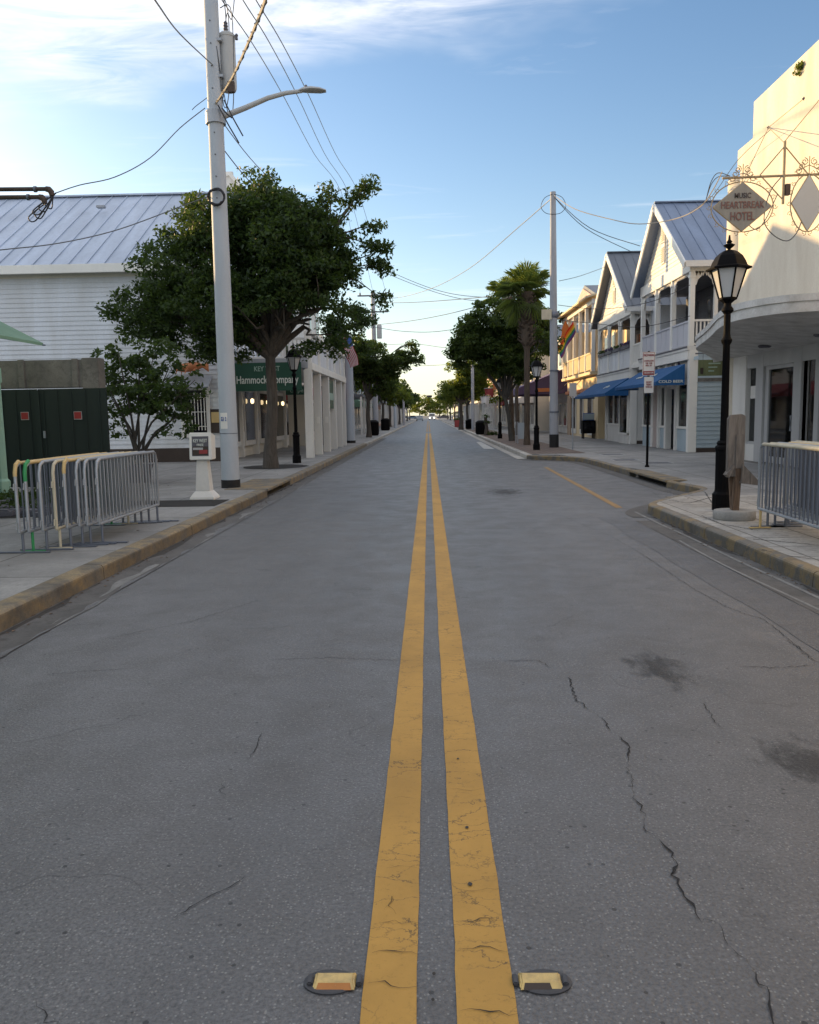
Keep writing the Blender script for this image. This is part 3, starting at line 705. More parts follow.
# raised pavement markers
def marker(x, y, lab, worn):
    t = thing('road_reflector', lab, 'road marker', (x, y, 0), 'reflective markers set beside the yellow lines')
    MBp = MB().lathe([(.066, .0), (.066, .003), (.058, .005)], 28, (x-.012 if x < 0 else x+.012, y, .002)); 
    MBp.v = [(x+(a-x)*1.15, y+(b_-y)*.78, c) for a, b_, c in MBp.v]; MBp.build('epoxy_pad', M['epoxy'], t)
    MBh = MB(); hw = .062
    MBh.prism([(x-hw, y-.042, .006), (x+hw, y-.042, .006), (x+hw-.004, y-.022, .022), (x+hw-.012, y+.02, .022), (x+hw-.004, y+.04, .006), (x-hw+.004, y+.04, .006), (x-hw+.012, y+.02, .022), (x-hw+.004, y-.022, .022)][:1], (0,0,0)) if False else None
    a = [(x-hw, y-.038, .004), (x+hw, y-.038, .004), (x+hw, y+.038, .004), (x-hw, y+.038, .004),
         (x-hw+.008, y-.016, .017), (x+hw-.008, y-.016, .017), (x+hw-.008, y+.018, .017), (x-hw+.008, y+.018, .017)]
    MBh.add(a, [(0,3,2,1),(4,5,6,7),(0,1,5,4),(1,2,6,5),(2,3,7,6),(3,0,4,7)])
    MBh.build('housing', M['marker_yellow'], t, bevel=.004)
    q = .050
    MB().add([(x-q, y-.0375, .0062), (x+q if not worn else x+q*.6, y-.0375, .0062), (x+q*.9 if not worn else x+q*.5, y-.0205, .0158), (x-q*.9, y-.0205, .0158)], [(0, 1, 2, 3)]).build('reflector', M['amber'] if not worn else M['darkbrown'], t)
    for s in (-1, 1):
        MB().box(x+s*(hw+.008)-.008, x+s*(hw+.008)+.008, y-.02, y+.02, .003, .016).build('end_lug', M['epoxy'], t, bevel=.003)
for px, lab, wn in ((335, 'yellow reflective road marker left of the double line, amber face intact', 0), (540, 'chipped yellow road marker right of the double line, dark worn face', 1)):
    c = G(px, 983); marker(c.x, c.y, lab, wn)
# soil pits
struct('planting_strip', MB().sheet([(-6.9, 13.5), (KL-.28, 13.5), (KL-.28, 14.55), (-6.9, 14.55)], .156), M['soil'])
struct('tree_pit', blob(-4.55, 24.2, .95, 1.1, .157, k=.1), M['soil'])
struct('planting_bed', MB().sheet([(-9.5, 12.2), (-6.2, 12.2), (-5.75, 14.5), (-6.3, 16.5), (-9.5, 16.5)], .154), M['soil'])
for (px, py, lab) in ((612, 454.5, 'small dark utility cover in the pavement, farthest of three near the sign post'), (625, 460, 'dark utility cover in the pavement, middle one of three'), (658, 463, 'dark square utility cover beside the foot of the black sign post')):
    c = G(px, py, .15); t = thing('utility_cover', lab, 'manhole cover', (c.x, c.y, .15), 'utility covers in the right pavement')
    MB().box(c.x-.38, c.x+.38, c.y-.3, c.y+.3, .151, .1565).build('frame', M['steel_frame'], t)
    MB().box(c.x-.33, c.x+.33, c.y-.25, c.y+.25, .152, .161).build('lid', M['trim_dark'], t, bevel=.003)

# ------------------------------------------------------------------ foliage tools
def leaves_mesh(name, centers, spread, per, leaf, m_, parent, seed, up=.35, droop=0.0, aspect=.45):
    r = np.random.default_rng(seed); C_ = np.repeat(np.array(centers, dtype=float), per, axis=0); n = len(C_)
    g = r.normal(0, 1, (n, 3)); g /= np.linalg.norm(g, axis=1)[:, None]
    P = C_ + g*(r.random((n, 1))**.45)*np.array([spread, spread, spread*.62])
    nr = r.normal(0, 1, (n, 3)); nr[:, 2] += up*2; nr /= np.linalg.norm(nr, axis=1)[:, None]
    a = np.cross(nr, r.normal(0, 1, (n, 3))); a /= np.linalg.norm(a, axis=1)[:, None]; a[:, 2] -= droop; a /= np.linalg.norm(a, axis=1)[:, None]
    b_ = np.cross(nr, a); L = leaf*(.6+.8*r.random((n, 1)))
    v = np.empty((n, 4, 3)); v[:, 0] = P - a*L*.5; v[:, 1] = P + b_*L*aspect*.5 + nr*L*.08; v[:, 2] = P + a*L*.5; v[:, 3] = P - b_*L*aspect*.5 + nr*L*.08
    o_ = org(parent); v = v.reshape(-1, 3) - np.array(o_)
    me = bpy.data.meshes.new(name); me.vertices.add(n*4); me.vertices.foreach_set('co', v.ravel())
    me.loops.add(n*4); me.loops.foreach_set('vertex_index', np.arange(n*4)); me.polygons.add(n)
    me.polygons.foreach_set('loop_start', np.arange(n)*4); me.polygons.foreach_set('loop_total', np.full(n, 4)); me.update(); me.validate()
    me.materials.append(m_); ob = bpy.data.objects.new(name, me); COL.objects.link(ob); ob.parent = parent; return ob
def tree(name, label, base, tr, fork_h, blobs, ncl, per, leaf, spread, m_, seed, group=None, lean=(0, 0), bark='bark', thin=.28, fork=None, extra=(), cat='tree', limbs=1.0):
    rr = random.Random(seed); b = V(base); t = thing(name, label, cat, b, group)
    cs = []; vol = [x[3]*x[4]*x[5] for x in blobs]
    while len(cs) < ncl:
        x = rr.choices(blobs, vol)[0]; d = V((rr.gauss(0, 1), rr.gauss(0, 1), rr.gauss(0, 1))).normalized()
        k = rr.random()**.42
        p = V((x[0]+d.x*x[3]*k, x[1]+d.y*x[4]*k, x[2]+d.z*x[5]*k))
        if noise.noise(p*.62+V((seed, 0, 0))) < -thin*k: continue
        p += V((rr.gauss(0, .12), rr.gauss(0, .12), rr.gauss(0, .12)))*spread*1.5
        cs.append(p)
    for e in extra: cs += [V(e)+V((rr.gauss(0, .1), rr.gauss(0, .1), rr.gauss(0, .1))) for _ in range(3)]
    tb = MB(); fk = b + V((lean[0], lean[1], fork_h)); n = 9
    pts = []; rad = []
    for i in range(n+1):
        q = i/n; pts.append(b.lerp(fk, q) + V((.05*math.sin(q*5+seed), .04*math.cos(q*4+seed), 0))*fork_h*.3*(q*(1-q)*4))
        rad.append(tr*(1.35 if i == 0 else 1.12 if i == 1 else 1 - .25*q))
    tb.tube(pts, rad, 12)
    top = pts[-1]
    mains = []
    for x in blobs:
        e = V((x[0], x[1], x[2])); mid = top.lerp(e, .5) + V((rr.gauss(0, .15), rr.gauss(0, .15), .25 + rr.random()*.3))
        path = [top - V((0, 0, .15)), top.lerp(mid, .5)+V((rr.gauss(0, .06), rr.gauss(0, .06), 0)), mid, mid.lerp(e, .55)+V((rr.gauss(0, .08), rr.gauss(0, .08), .05)), e]
        r0 = tr*.62*limbs; tb.tube(path, [r0, r0*.8, r0*.6, r0*.42, r0*.22], 8); mains.append(path)
    tb.build('trunk', M[bark], t, smooth=True)
    br = MB()
    for p in (cs if len(cs) < 140 else rr.sample(cs, 140)) + [V(e) for e in extra]:
        path = min(mains, key=lambda q: min((w_-p).length for w_ in q)); s = min(path[1:], key=lambda w_: (w_-p).length)
        mid = s.lerp(p, .5) + V((rr.gauss(0, .1), rr.gauss(0, .1), .12)); r0 = .010 + .014*min((s-p).length, 1.2)*limbs
        br.tube([s, mid, p], [r0, r0*.7, r0*.3], 5, cap=False)
    br.build('branches', M[bark], t, smooth=True)
    leaves_mesh('crown', cs, spread, per, leaf, m_, t, seed)
    return t
# ================================================================== LEFT SIDE
# ---- crowd barriers
def barrier(x, y0, y1, z, label, group, dx=0.0, rail='galv', feet='galv', h=1.0, bars=19, foot_x=.30, dark='galv', gm='galv_dark', dx2=0):
    t = thing('crowd_barrier', label, 'barrier', (x, y0, z), group)
    feet = 'galv_dark' if feet == 'galv' else feet
    def P(s, zz, off=0): return (x + dx*s + off, y0 + (y1-y0)*s, z + zz)
    L = y1-y0; r = .019; c = .10/abs(L)
    # frame: rounded rectangle loop
    fr = MB()
    fr.tube([P(0, .24), P(0, h-.12), P(c*.3, h-.035), P(c, h)], r, 8)
    fr.tube([P(1-c, h), P(1-c*.3, h-.035), P(1, h-.12), P(1, .24)], r, 8)
    fr.tube([P(0, .24), P(.5, .24), P(1, .24)], r, 8)
    fr.build('frame', M[dark], t, smooth=True)
    MB().tube([P(c, h), P(.5, h+.003), P(1-c, h)], r*1.04, 8).build('top_rail', M[rail], t, smooth=True)
    bb = MB()
    for i in range(1, bars):
        s = i/bars; bb.tube([P(s, .24), P(s, h)], .0085, 6, cap=False)
    bb.build('bars', M[gm], t, smooth=True)
    for s in (.03, .97):
        f = MB(); f.tube([P(s, .24), P(s, .02)], .016, 8); p = P(s, .012)
        f.obox(p, (foot_x if feet == 'galv_dark' else .13, 0, 0), (0, .022, 0), (0, 0, .006)); f.build('foot', M[feet], t)
    for zz in (.35, h-.22):
        MB().tube([P(0, zz), P(-.018, zz), P(-.022, zz-.07)], .008, 6).build('hook', M[dark], t, smooth=True)
    for zz in (.42, h-.16):
        MB().tube([P(1, zz), P(1.015, zz), P(1.02, zz+.05)], .008, 6).build('loop', M[dark], t, smooth=True)
    return t
Gl = 'crowd barriers parked side by side on the left pavement'
spec = [(-3.84, 9.50, 11.62, 0.00, 'galv', 'galv', 'crowd barrier nearest the left kerb, plain grey with its full grille in view'),
        (-3.95, 9.42, 11.55, .01, 'galv', 'galv', 'second grey crowd barrier from the left kerb, tucked behind the outermost'),
        (-4.02, 9.36, 11.50, -.01, 'rail_cream', 'galv', 'crowd barrier with pale worn top rail, third from the left kerb'),
        (-4.10, 9.22, 11.45, 0.0, 'rail_yellow', 'galv', 'crowd barrier with orange yellow top rail beside the cream one'),
        (-4.18, 9.12, 11.40, .0, 'rail_cream', 'rail_cream', 'crowd barrier with cream painted end post between grey and orange ones'),
        (-4.29, 9.02, 11.42, .03, 'galv', 'galv', 'grey crowd barrier standing next to the green ended one'),
        (-4.40, 8.92, 11.30, .02, 'rail_yellow', 'rail_green', 'crowd barrier with bright green painted corner and green foot'),
        (-4.47, 8.84, 11.25, .0, 'rail_yellow', 'galv', 'leftmost crowd barrier, orange corner, farthest from the kerb')]
for x, a, b_, dx, rail, feet, lab in spec:
    t = barrier(x-.05, a, b_, .15, lab, Gl, dx, rail, feet, gm='galv_dark' if x < -4.05 else 'galv', dark='rail_cream' if 'cream painted end' in lab else 'galv')
    if 'green' in lab and 'ended' not in lab:
        x -= .05; MB().tube([(x, a, .15+.80), (x, a, .15+.9), (x, a+.03, .15+.985), (x, a+.10, .15+1.02)], .0215, 8).build('painted_corner', M['rail_green'], t, smooth=True)
    if 'orange corner' in lab or 'orange yellow' in lab:
        x -= .05; MB().tube([(x, a, .15+.86), (x, a, .15+.9), (x, a+.03, .15+.985), (x, a+.10, .15+1.02)], .0215, 8).build('painted_corner', M['rail_yellow'], t, smooth=True)
Gr = 'crowd barriers parked side by side on the right pavement'
spr = [(4.07, 10.1, -.10, 'rail_cream', 'rail_yellow', 'crowd barrier nearest the right kerb with a yellow foot and cream top rail'),
       (4.20, 10.2, -.10, 'rail_cream', 'galv', 'second crowd barrier in from the right kerb, pale top rail'),
       (4.31, 10.25, -.09, 'galv', 'galv', 'third crowd barrier in from the right kerb, bare grey rail'),
       (4.42, 10.2, -.09, 'rail_yellow', 'galv', 'crowd barrier with yellow top rail in the middle of the right stack'),
       (4.54, 10.4, -.08, 'rail_cream', 'galv', 'cream railed crowd barrier, second from the shop side'),
       (4.68, 10.6, -.08, 'rail_cream', 'galv', 'crowd barrier of the right stack closest to the shop doors')]
for x, y, dx, rail, feet, lab in spr:
    barrier(x-.03, y, y-2.35, .15, lab, Gr, dx, rail, feet, h=1.03, bars=21, foot_x=.32 if x < 4.1 else .2)

# ---- newspaper box
c = G(205, 499, .15); x, y = c.x, c.y
t = thing('newspaper_box', 'white plastic pedestal leaflet box with dark red cover behind its window, beside the pole', 'newspaper box', (x, y, .15))
MB().lathe([(.31, 0), (.31, .04), (.23, .12), (.185, .16)], 4, (x, y, .15), R(45)).build('base', M['white'], t, bevel=.01)
MB().lathe([(.185, .155), (.135, .72)], 4, (x, y, .15), R(45)).build('pedestal', M['white'], t, bevel=.008)
p = MB().prism([(x-.20, y-.17, .87), (x-.20, y+.13, .87), (x-.20, y+.15, 1.30), (x-.20, y-.13, 1.36)], (.40, 0, 0)); p.build('cabinet', M['white_bright'], t, bevel=.012)
nrm = V((0, -.5, .04)).normalized()
def slant(u, v, o): return (x+u, y-.17+.04*(v/.5)-o, .87+v)
def sq(u0, u1, v0, v1, o): return MB().add([slant(u0, v0, o), slant(u1, v0, o), slant(u1, v1, o), slant(u0, v1, o)], [(0, 1, 2, 3)])
dr = sq(-.15, .15, .07, .42, .003).build('window', M['trim_dark'], t)
sq(-.14, .14, .08, .24, .006).build('magazine_photo', M['darkbrown'], dr)
mb = MB()
sq(-.02, .13, .11, .18, .009).build('magazine_print', M['goods_red'], dr)  # coloured blocks printed on the cover
sq(-.13, .05, .18, .22, .009).build('magazine_print', M['sign_back'], dr)
text('KEY WEST', .085, M['text_white'], t, slant(.0, .34, .008), (1, 0, 0), (0, .08, 1), width=.25)
text('FREE', .06, M['text_white'], t, slant(.0, .265, .008), (1, 0, 0), (0, .08, 1))

# ---- poles
def pole(name, label, base, h, r0, r1, m_, band=None, n=20, group=None, lean=(0, 0)):
    b = V(base); t = thing(name, label, 'utility pole', b, group)
    MB().tube([b+V((0, 0, -.02)), b+V((lean[0]*.5, lean[1]*.5, h/2)), b+V((lean[0], lean[1], h))], [r0, (r0+r1)/2, r1], n).build('shaft', M[m_], t, smooth=True)
    if band: MB().tube([b+V((0, 0, 0)), b+V((0, 0, band))], r0+.008, n).build('base_band', M['black_rubber'], t, smooth=True)
    return t
b = G(231, 487.5, .15); PL = b
topx = D(211, 5, b.y)
lean = ((topx.x-b.x)*12.6/(topx.z-.15), 0)
PT = pole('utility_pole', 'tall pale concrete utility pole with transformer and street light, beside the leaflet box', b, 12.6, .19, .125, 'pole_conc', .17, lean=lean)
def onpole(z, dx=0, dy=0): k = (z-.15)/12.6; return V((b.x+lean[0]*k+dx, b.y+dy, z))
# seam, bolts, wires on the pole
MB().tube([onpole(1.28), onpole(1.295)], .188, 20).build('seam', M['galv_dark'], PT, smooth=True)
bl = MB()
for z in [x*.42+6.0 for x in range(14)]:
    q = onpole(z); r = .19-.065*(z/12.6); bl.tube([q+V((.0, -r-.015, 0)), q+V((0, -r+.02, 0))], .014, 6)
bl.build('bolt_holes', M['trim_dark'], PT)
# transformer can hung behind on the right
q = onpole(10.6); q = onpole(D(228, 88, b.y).z)
tx = thing('pole_transformer', 'grey cylindrical transformer strapped high on the left concrete pole', 'transformer', q+V((.25, .16, 0)))
o_ = q+V((.25, .16, 0))
MB().lathe([(.14, 0), (.16, .04), (.165, .1), (.165, 1.0), (.175, 1.01), (.175, 1.05), (.12, 1.10)], 20, o_).build('tank', M['transformer'], tx, smooth=True)
MB().lathe([(.05, 1.08), (.035, 1.12), (.05, 1.15), (.035, 1.18), (.05, 1.21), (.035, 1.24), (.045, 1.27), (.02, 1.3)], 12, o_+V((0, -.05, 0))).build('bushing', M['trim_dark'], tx, smooth=True)
MB().lathe([(.03, .95), (.022, 1.0), (.035, 1.03), (.02, 1.06)], 10, o_+V((.21, -.05, 0))).build('bushing', M['trim_dark'], tx, smooth=True)
for z in (.18, .86): MB().box(o_.x-.36, o_.x-.05, o_.y-.26, o_.y-.10, o_.z+z, o_.z+z+.05).build('bracket', M['galv'], tx)
MB().box(o_.x+.02, o_.x+.15, o_.y-.19, o_.y-.1, o_.z-.08, o_.z+.12).build('breaker', M['rust'], tx)
# street light
a0 = onpole(D(222, 118, b.y).z); A1 = D(300, 91, b.y-.1); A2 = D(325, 89.5, b.y-.1)
sl_ = thing('street_light', 'grey cobra head street light on a curved arm reaching over the road', 'street light', a0)
Q = [D(222, 117, b.y), D(245, 108, b.y), D(268, 98, b.y), D(286, 93, b.y), D(302, 91, b.y)]
MB().tube(Q, [.058, .052, .046, .042, .038], 10).build('arm', M['transformer'], sl_, smooth=True)
MB().tube([onpole(a0.z-.12, 0, 0), onpole(a0.z+.12, 0, 0)], .20, 14).build('clamp', M['galv'], sl_, smooth=True)
hd = [D(299, 91, b.y), D(303, 90.6, b.y), D(311, 90.3, b.y), D(320, 90.8, b.y), D(326, 91.2, b.y)]
h_ = MB(); k = len(h_.v); prof = [(.05, .035), (.09, .06), (.13, .07), (.13, .055), (.06, .03)]; nn = 10
for p, (ry, rz) in zip(hd, prof):
    for j in range(nn):
        tt = 2*math.pi*j/nn; zz = math.sin(tt)*rz; h_.v.append((p.x, p.y+math.cos(tt)*ry, p.z + (zz if zz > 0 else zz*.45)))
for i in range(4):
    for j in range(nn): h_.f.append((i*nn+j, i*nn+(j+1) % nn, (i+1)*nn+(j+1) % nn, (i+1)*nn+j))
h_.f.append(tuple(range(nn))[::-1]); h_.f.append(tuple(40+j for j in range(nn)))
h_.build('lamp_head', M['transformer'], sl_, smooth=True)
pc = D(306, 87.5, b.y); MB().lathe([(.03, 0), (.03, .06), (.015, .08)], 10, pc-V((0, 0, .03))).build('photocell', M['trim_dark'], sl_)
# coil of cable
q = onpole(D(218, 200, b.y).z)
co = MB(); rr = random.Random(5)
for k in range(5):
    ph = rr.random()*6; r_ = .145+rr.random()*.03
    co.tube([q+V((r_*1.0*math.cos(a), -.20-rr.random()*.05, r_*.95*math.sin(a)+rr.gauss(0, .006))) for a in [ph+i*.35 for i in range(19)]], .017, 5)
tag(co.build('cable_coil', M['wire'], smooth=True), 'coil of black cable hung on the pale concrete pole', 'cable')
# poster on pole
pz = D(226, 421, b.y).z; q = onpole(pz); r_ = .184
st = thing('poster', 'small white notice with a blue square emblem taped to the concrete pole', 'poster', (q.x-.05, q.y-r_, pz-.17))
mb = MB(); 
cv = lambda u, zz, o=0: (q.x+math.sin(u)*(r_+.004+o), q.y-math.cos(u)*(r_+.004+o), zz)
us = [-.75+.9*i/8 for i in range(9)]
mb.add([cv(u, pz-.16) for u in us]+[cv(u, pz+.17) for u in us], [(i, i+1, 9+i+1, 9+i) for i in range(8)]); mb.build('paper', M['white_bright'], st, smooth=True)
us = [-.62+.35*i/4 for i in range(5)]
MB().add([cv(u, pz-.0, .004) for u in us]+[cv(u, pz+.085, .004) for u in us], [(i, i+1, 6+i, 5+i) for i in range(4)]).build('emblem', M['logo_blue'], st)
text('f', .09, M['white_bright'], st, cv(-.42, pz+.04, .010), (math.cos(-.42), math.sin(-.42), 0))
text('&\n&', .05, M['logo_blue'], st, cv(-.02, pz+.04, .010), (1, 0, 0))

# ---- street lamps (victorian)
def lamp_proto():
    t = thing('street_lamp', 'x', 'street lamp', (0, 0, 0), 'black lantern street lamps along the pavements')
    MB().lathe([(.155, 0), (.155, .26), (.125, .30), (.118, .34), (.118, .95), (.135, .98), (.13, 1.02), (.098, 1.05), (.11, 1.08), (.085, 1.12)], 12).build('base', M['black'], t, bevel=.004)
    MB().lathe([(.062, 1.1), (.052, 2.62), (.075, 2.66), (.082, 2.70), (.06, 2.74), (.05, 2.80), (.05, 3.1), (.09, 3.15), (.085, 3.18), (.055, 3.22), (.055, 3.28)], 16).build('shaft', M['black'], t, smooth=True)
    ln = MB().lathe([(.055, 3.26), (.10, 3.30), (.135, 3.32), (.135, 3.35)], 6, rot=R(30)); ln = ln.build('lantern', M['black'], t)
    n = 6; r0, r1, z0, z1 = .13, .262, 3.345, 3.80
    fr = MB(); 
    for j in range(n):
        a = R(30)+2*math.pi*j/n; fr.tube([(r0*math.cos(a), r0*math.sin(a), z0), (r1*math.cos(a), r1*math.sin(a), z1)], .013, 6)
    fr.build('lantern_bars', M['black'], t)
    for j in range(n):
        a = R(30)+2*math.pi*j/n; c = R(30)+2*math.pi*(j+1)/n; f0, f1 = r0*.96, r1*.96
        MB().add([(f0*math.cos(a), f0*math.sin(a), z0), (f0*math.cos(c), f0*math.sin(c), z0), (f1*math.cos(c), f1*math.sin(c), z1), (f1*math.cos(a), f1*math.sin(a), z1)], [(0, 1, 2, 3)]).build('pane', M['frost'], ln, recalc=False)
    rf = MB().lathe([(.335, 3.775), (.34, 3.80), (.275, 3.825), (.245, 3.90), (.20, 3.98), (.14, 4.035), (.085, 4.065), (.04, 4.075)], 6, rot=R(30)).build('roof', M['black'], t, bevel=.006)
    MB().lathe([(.03, 4.05), (.022, 4.09), (.07, 4.13), (.085, 4.15), (.03, 4.18), (.045, 4.20), (.02, 4.23), (.012, 4.30)], 12).build('finial', M['black'], rf, smooth=True)
    return t
lamp = lamp_proto()
sc = 1
for i, (px, py, lab, k) in enumerate([
    (722, 510, 'black lantern street lamp nearest the camera, beside the weathered wooden post', .925),
    (536.5, 450, 'black lantern street lamp standing just left of the right utility pole', .88),
    (500, 438.5, 'black street lamp beside the forked tree on the right pavement', .88),
    (297, 463, 'black street lamp in front of the white columns, half hidden in the big tree', .9),
    (376, 433, 'distant black street lamp on the left pavement beyond the second concrete pole', .9)]):
    c = G(px, py, .15)
    t = lamp if i == 0 else copy_tree(lamp)
    t.location = (c.x, c.y, .15); t['label'] = lab; t.scale = (k*1.0, k*1.0, k*.975); t.rotation_euler = (0, 0, R([4, 12, -8, 20, 3][i]))

# ---- wires and masts at upper left
def hang(name, label, pts, r, m_='wire', group='overhead cables between the poles and houses', n=5, parent=None):
    P = smooth3(pts, 6); mb = MB().tube(P, r, n)
    if parent is not None: return mb.build(name, M[m_], parent, smooth=True)
    return tag(mb.build(name, M[m_], smooth=True), label, 'cable', group)
def smooth3(p, n=6):
    p = [V(q) for q in p]; out = []
    for i in range(len(p)-1):
        p0, p1, p2, p3 = p[max(i-1, 0)], p[i], p[i+1], p[min(i+2, len(p)-1)]
        for k in range(n):
            t = k/n; out.append(.5*((2*p1) + (-p0+p2)*t + (2*p0-5*p1+4*p2-p3)*t*t + (-p0+3*p1-3*p2+p3)*t**3))
    return out+[p[-1]]
py_ = b.y
wmast = []
for i, (pyx, xe, lab) in enumerate(((188.5, 50, 'upper of two brown conduit masts with a curved weatherhead at the upper left'), (196.5, 43, 'lower of two brown conduit masts with a curved weatherhead at the upper left'))):
    p0 = V((-7.95, 14.0, D(0, pyx, 14).z)); e = D(xe-4, pyx+.5, 14)
    t = thing('conduit_mast', lab, 'conduit', p0, 'conduit masts reaching out from the left building')
    MB().tube([p0, V((e.x, 14, e.z))], .034, 10).build('pipe', M['rust'], t, smooth=True)
    MB().tube([V((e.x, 14, e.z)), V((e.x+.05, 14, e.z-.01)), V((e.x+.085, 14, e.z-.05)), V((e.x+.09, 14, e.z-.11))], [.045, .052, .05, .036], 10).build('weatherhead', M['rust'], t, smooth=True)
    MB().tube([V((e.x-.2, 14, e.z)), V((e.x-.16, 14, e.z))], .05, 10).build('coupling', M['galv_dark'], t, smooth=True)
    wmast.append(V((e.x+.09, 14, e.z-.11)))
rr = random.Random(3)
for i in range(5):
    s = wmast[i % 2]; e = D(56, 193, 14)
    hang('cable', 'tangle of black service wires drooping from the curved weatherheads' , [s, s+V((-.12-.05*i, -.03, -.12-.03*i)), s+V((-.1-.05*i+.1, -.05, -.22-.02*i)), e+V((-.05, 0, -.05)), e], .011)
e = D(56, 193, 14)
hang('cable', 'grey service wire sagging from the concrete pole to the weatherheads at left', [D(205, 108, py_), D(180, 128, 16.9), D(150, 158, 16.2), D(115, 177, 15.5), D(80, 185, 14.8), e], .010, 'wire_grey')
hang('cable', 'short looping wire beside the pale concrete pole', [D(208, 97, py_), D(196, 106, py_), D(192, 110, py_)], .008, 'wire_grey')
hang('cable', 'long dark wire sagging in front of the silver metal roof', [D(-60, 257, 13), D(0, 250, 14), D(60, 243, 15.2), D(120, 229, 16.3), D(190, 203, py_-.05), onpole(D(212, 193, py_).z)], .010, 'wire_grey')
hang('cable', 'thin dark wire running up left from the concrete pole', [D(120, -50, 8), D(155, 0, 9.5), D(180, 34, 13), onpole(D(204, 66, py_).z)], .011, 'wire_grey')
hang('cable', 'thick pale twisted cable climbing right from the concrete pole over the camera', [onpole(D(218, 106, py_).z, .05, -.14), D(232, 78, 15.5), D(246, 48, 13.2), D(257, 22, 11.6), D(266, -2, 10.2), D(276, -40, 9)], .022, 'wire_pale')
# twist of the pale cable
P = smooth3([onpole(D(218, 106, py_).z, .05, -.14), D(232, 78, 15.5), D(246, 48, 13.2), D(257, 22, 11.6), D(266, -2, 10.2)], 14)
mb = MB().tube([p+V((math.cos(i*1.3), 0, math.sin(i*1.3)))*.024 for i, p in enumerate(P)], .012, 5)
tag(mb.build('cable', M['wire'], smooth=True), 'thin black wire wound around the thick pale twisted cable', 'cable', 'overhead cables between the poles and houses')
UT = V((D(373, 300, 66).x, 66, D(373, 292, 66).z))
for i, (p0, p1, lab) in enumerate((((222, 0), (345, 205), 'street wire leftmost of three running from overhead to the far left pole'), ((243, 0), (352, 205), 'street wire, middle of three running from overhead to the far left pole'), ((256, 0), (362, 205), 'street wire rightmost of three running from overhead to the far left pole'))):
    hang('cable', lab, [D(p0[0]-22, -40, 14.5), D(p0[0], p0[1], 17), D(p0[0]*.75+p1[0]*.25, 44, 20), D((p0[0]+p1[0])/2+1, 98, 27), D(p0[0]*.25+p1[0]*.75, 154, 38), D(p1[0], p1[1]-2, 50), UT+V((-1+i, 0, 0))], .012, 'wire_grey')
hang('cable', 'wire running from the concrete pole down behind the big tree', [onpole(D(222, 112, py_).z), D(250, 158, 24), D(292, 205, 34), D(340, 270, 60)], .012, 'wire_grey')
hang('cable', 'lower wire from the concrete pole down into the tree crown', [onpole(D(224, 140, py_).z), D(238, 168, 19.5), D(252, 184, 22)], .012, 'wire_grey')
for i, (o, r__) in enumerate(((0, .04), (.05, .1), (.12, .06))):
    hang('drip_loop', None, [onpole(10.3-.3*i, .15, .1), onpole(9.6, .26+o, .1), onpole(8.5-.3*i, .24+o, .05), onpole(7.9-.1*i, .13+o, -.02), onpole(8.9, .1, -.1)], .010, 'wire_grey' if i else 'wire', parent=PT)
hang('jumper', None, [o_+V((0, -.05, 1.28)), o_+V((.05, -.06, 1.45)), D(232, 18, py_), D(236, -20, py_)], .009, 'wire', parent=PT)
mb = MB()
for pp, qq in (((218, 105), (239, 143)), ((224, 100), (243, 136)), ((222, 108), (232, 118))): mb.tube([D(*pp, py_-.2), D((pp[0]+qq[0])/2, (pp[1]+qq[1])/2+1, py_-.2), D(*qq, py_-.2)], .014, 5)
mb.build('cable_tails', M['wire'], PT)

# ---- big white building (silver roof)
wb = thing('clapboard_building', 'large white clapboard building with silver standing seam roof, behind the dark green gate', 'building', (-14, 30, 0))
X0, X1, YW, YB = -70, -7.1, 28.0, 40.0  # left end stretched far out of view to keep sun off the street
MB().box(X0, X1-.03, YW+.03, YB, 0, 6.72).build('walls', M['white_grey'], wb)
sd = MB().siding((X0, YW), (X1, YW), .62, 6.55, (0, -1), .155, .026)
sd.siding((X1, YW), (X1, YB), .62, 6.8, (1, 0), .155, .026)
sd.build('clapboards', M['white_grey'], wb, recalc=False)
MB().box(X0, X1+.02, YW-.05, YW+.02, .1, .62).build('plinth', M['darkbrown'], wb)
MB().box(X0, X1+.1, YW-.04, YW+.0, 6.38, 6.62).build('frieze', M['offwhite'], wb)
eave_z, ridge_z, yr = 6.72, 10.45, 33.6
rf = MB().prism([(X0-.3, YW-.45, eave_z), (X0-.3, yr, ridge_z), (X0-.3, 2*yr-YW+.45, eave_z), (X0-.3, 2*yr-YW+.45, eave_z-.14), (X0-.3, yr, ridge_z-.14), (X0-.3, YW-.45, eave_z-.14)], (X1+.35-X0+.3, 0, 0))
rfo = rf.build('roof', M['roof_silver'], wb)
sm = MB(); xx = X0
while xx < X1+.3:
    sm.beam((xx, YW-.46, eave_z+.02), (xx, yr, ridge_z+.02), .03, .035); xx += .6
sm.beam((X0-.3, yr-.02, ridge_z+.03), (X1+.35, yr-.02, ridge_z+.03), .25, .06)
sm.build('seams', M['roof_silver'], rfo)
MB().box(X0-.3, X1+.36, YW-.52, YW-.44, eave_z-.27, eave_z+.01).build('gutter', M['white_bright'], wb, bevel=.01)
vp = D(101, 205.5, 31.8); MB().box(vp.x-.16, vp.x+.16, vp.y-.1, vp.y+.1, vp.z-.1, vp.z+.0).build('roof_vent', M['pole_grey'], wb, bevel=.02)
# gable end towards the street
MB().prism([(X1-.02, YW, 6.72), (X1-.02, yr, ridge_z-.12), (X1-.02, 2*yr-YW, 6.72)], (-.2, 0, 0)).build('gable', M['white_grey'], wb)
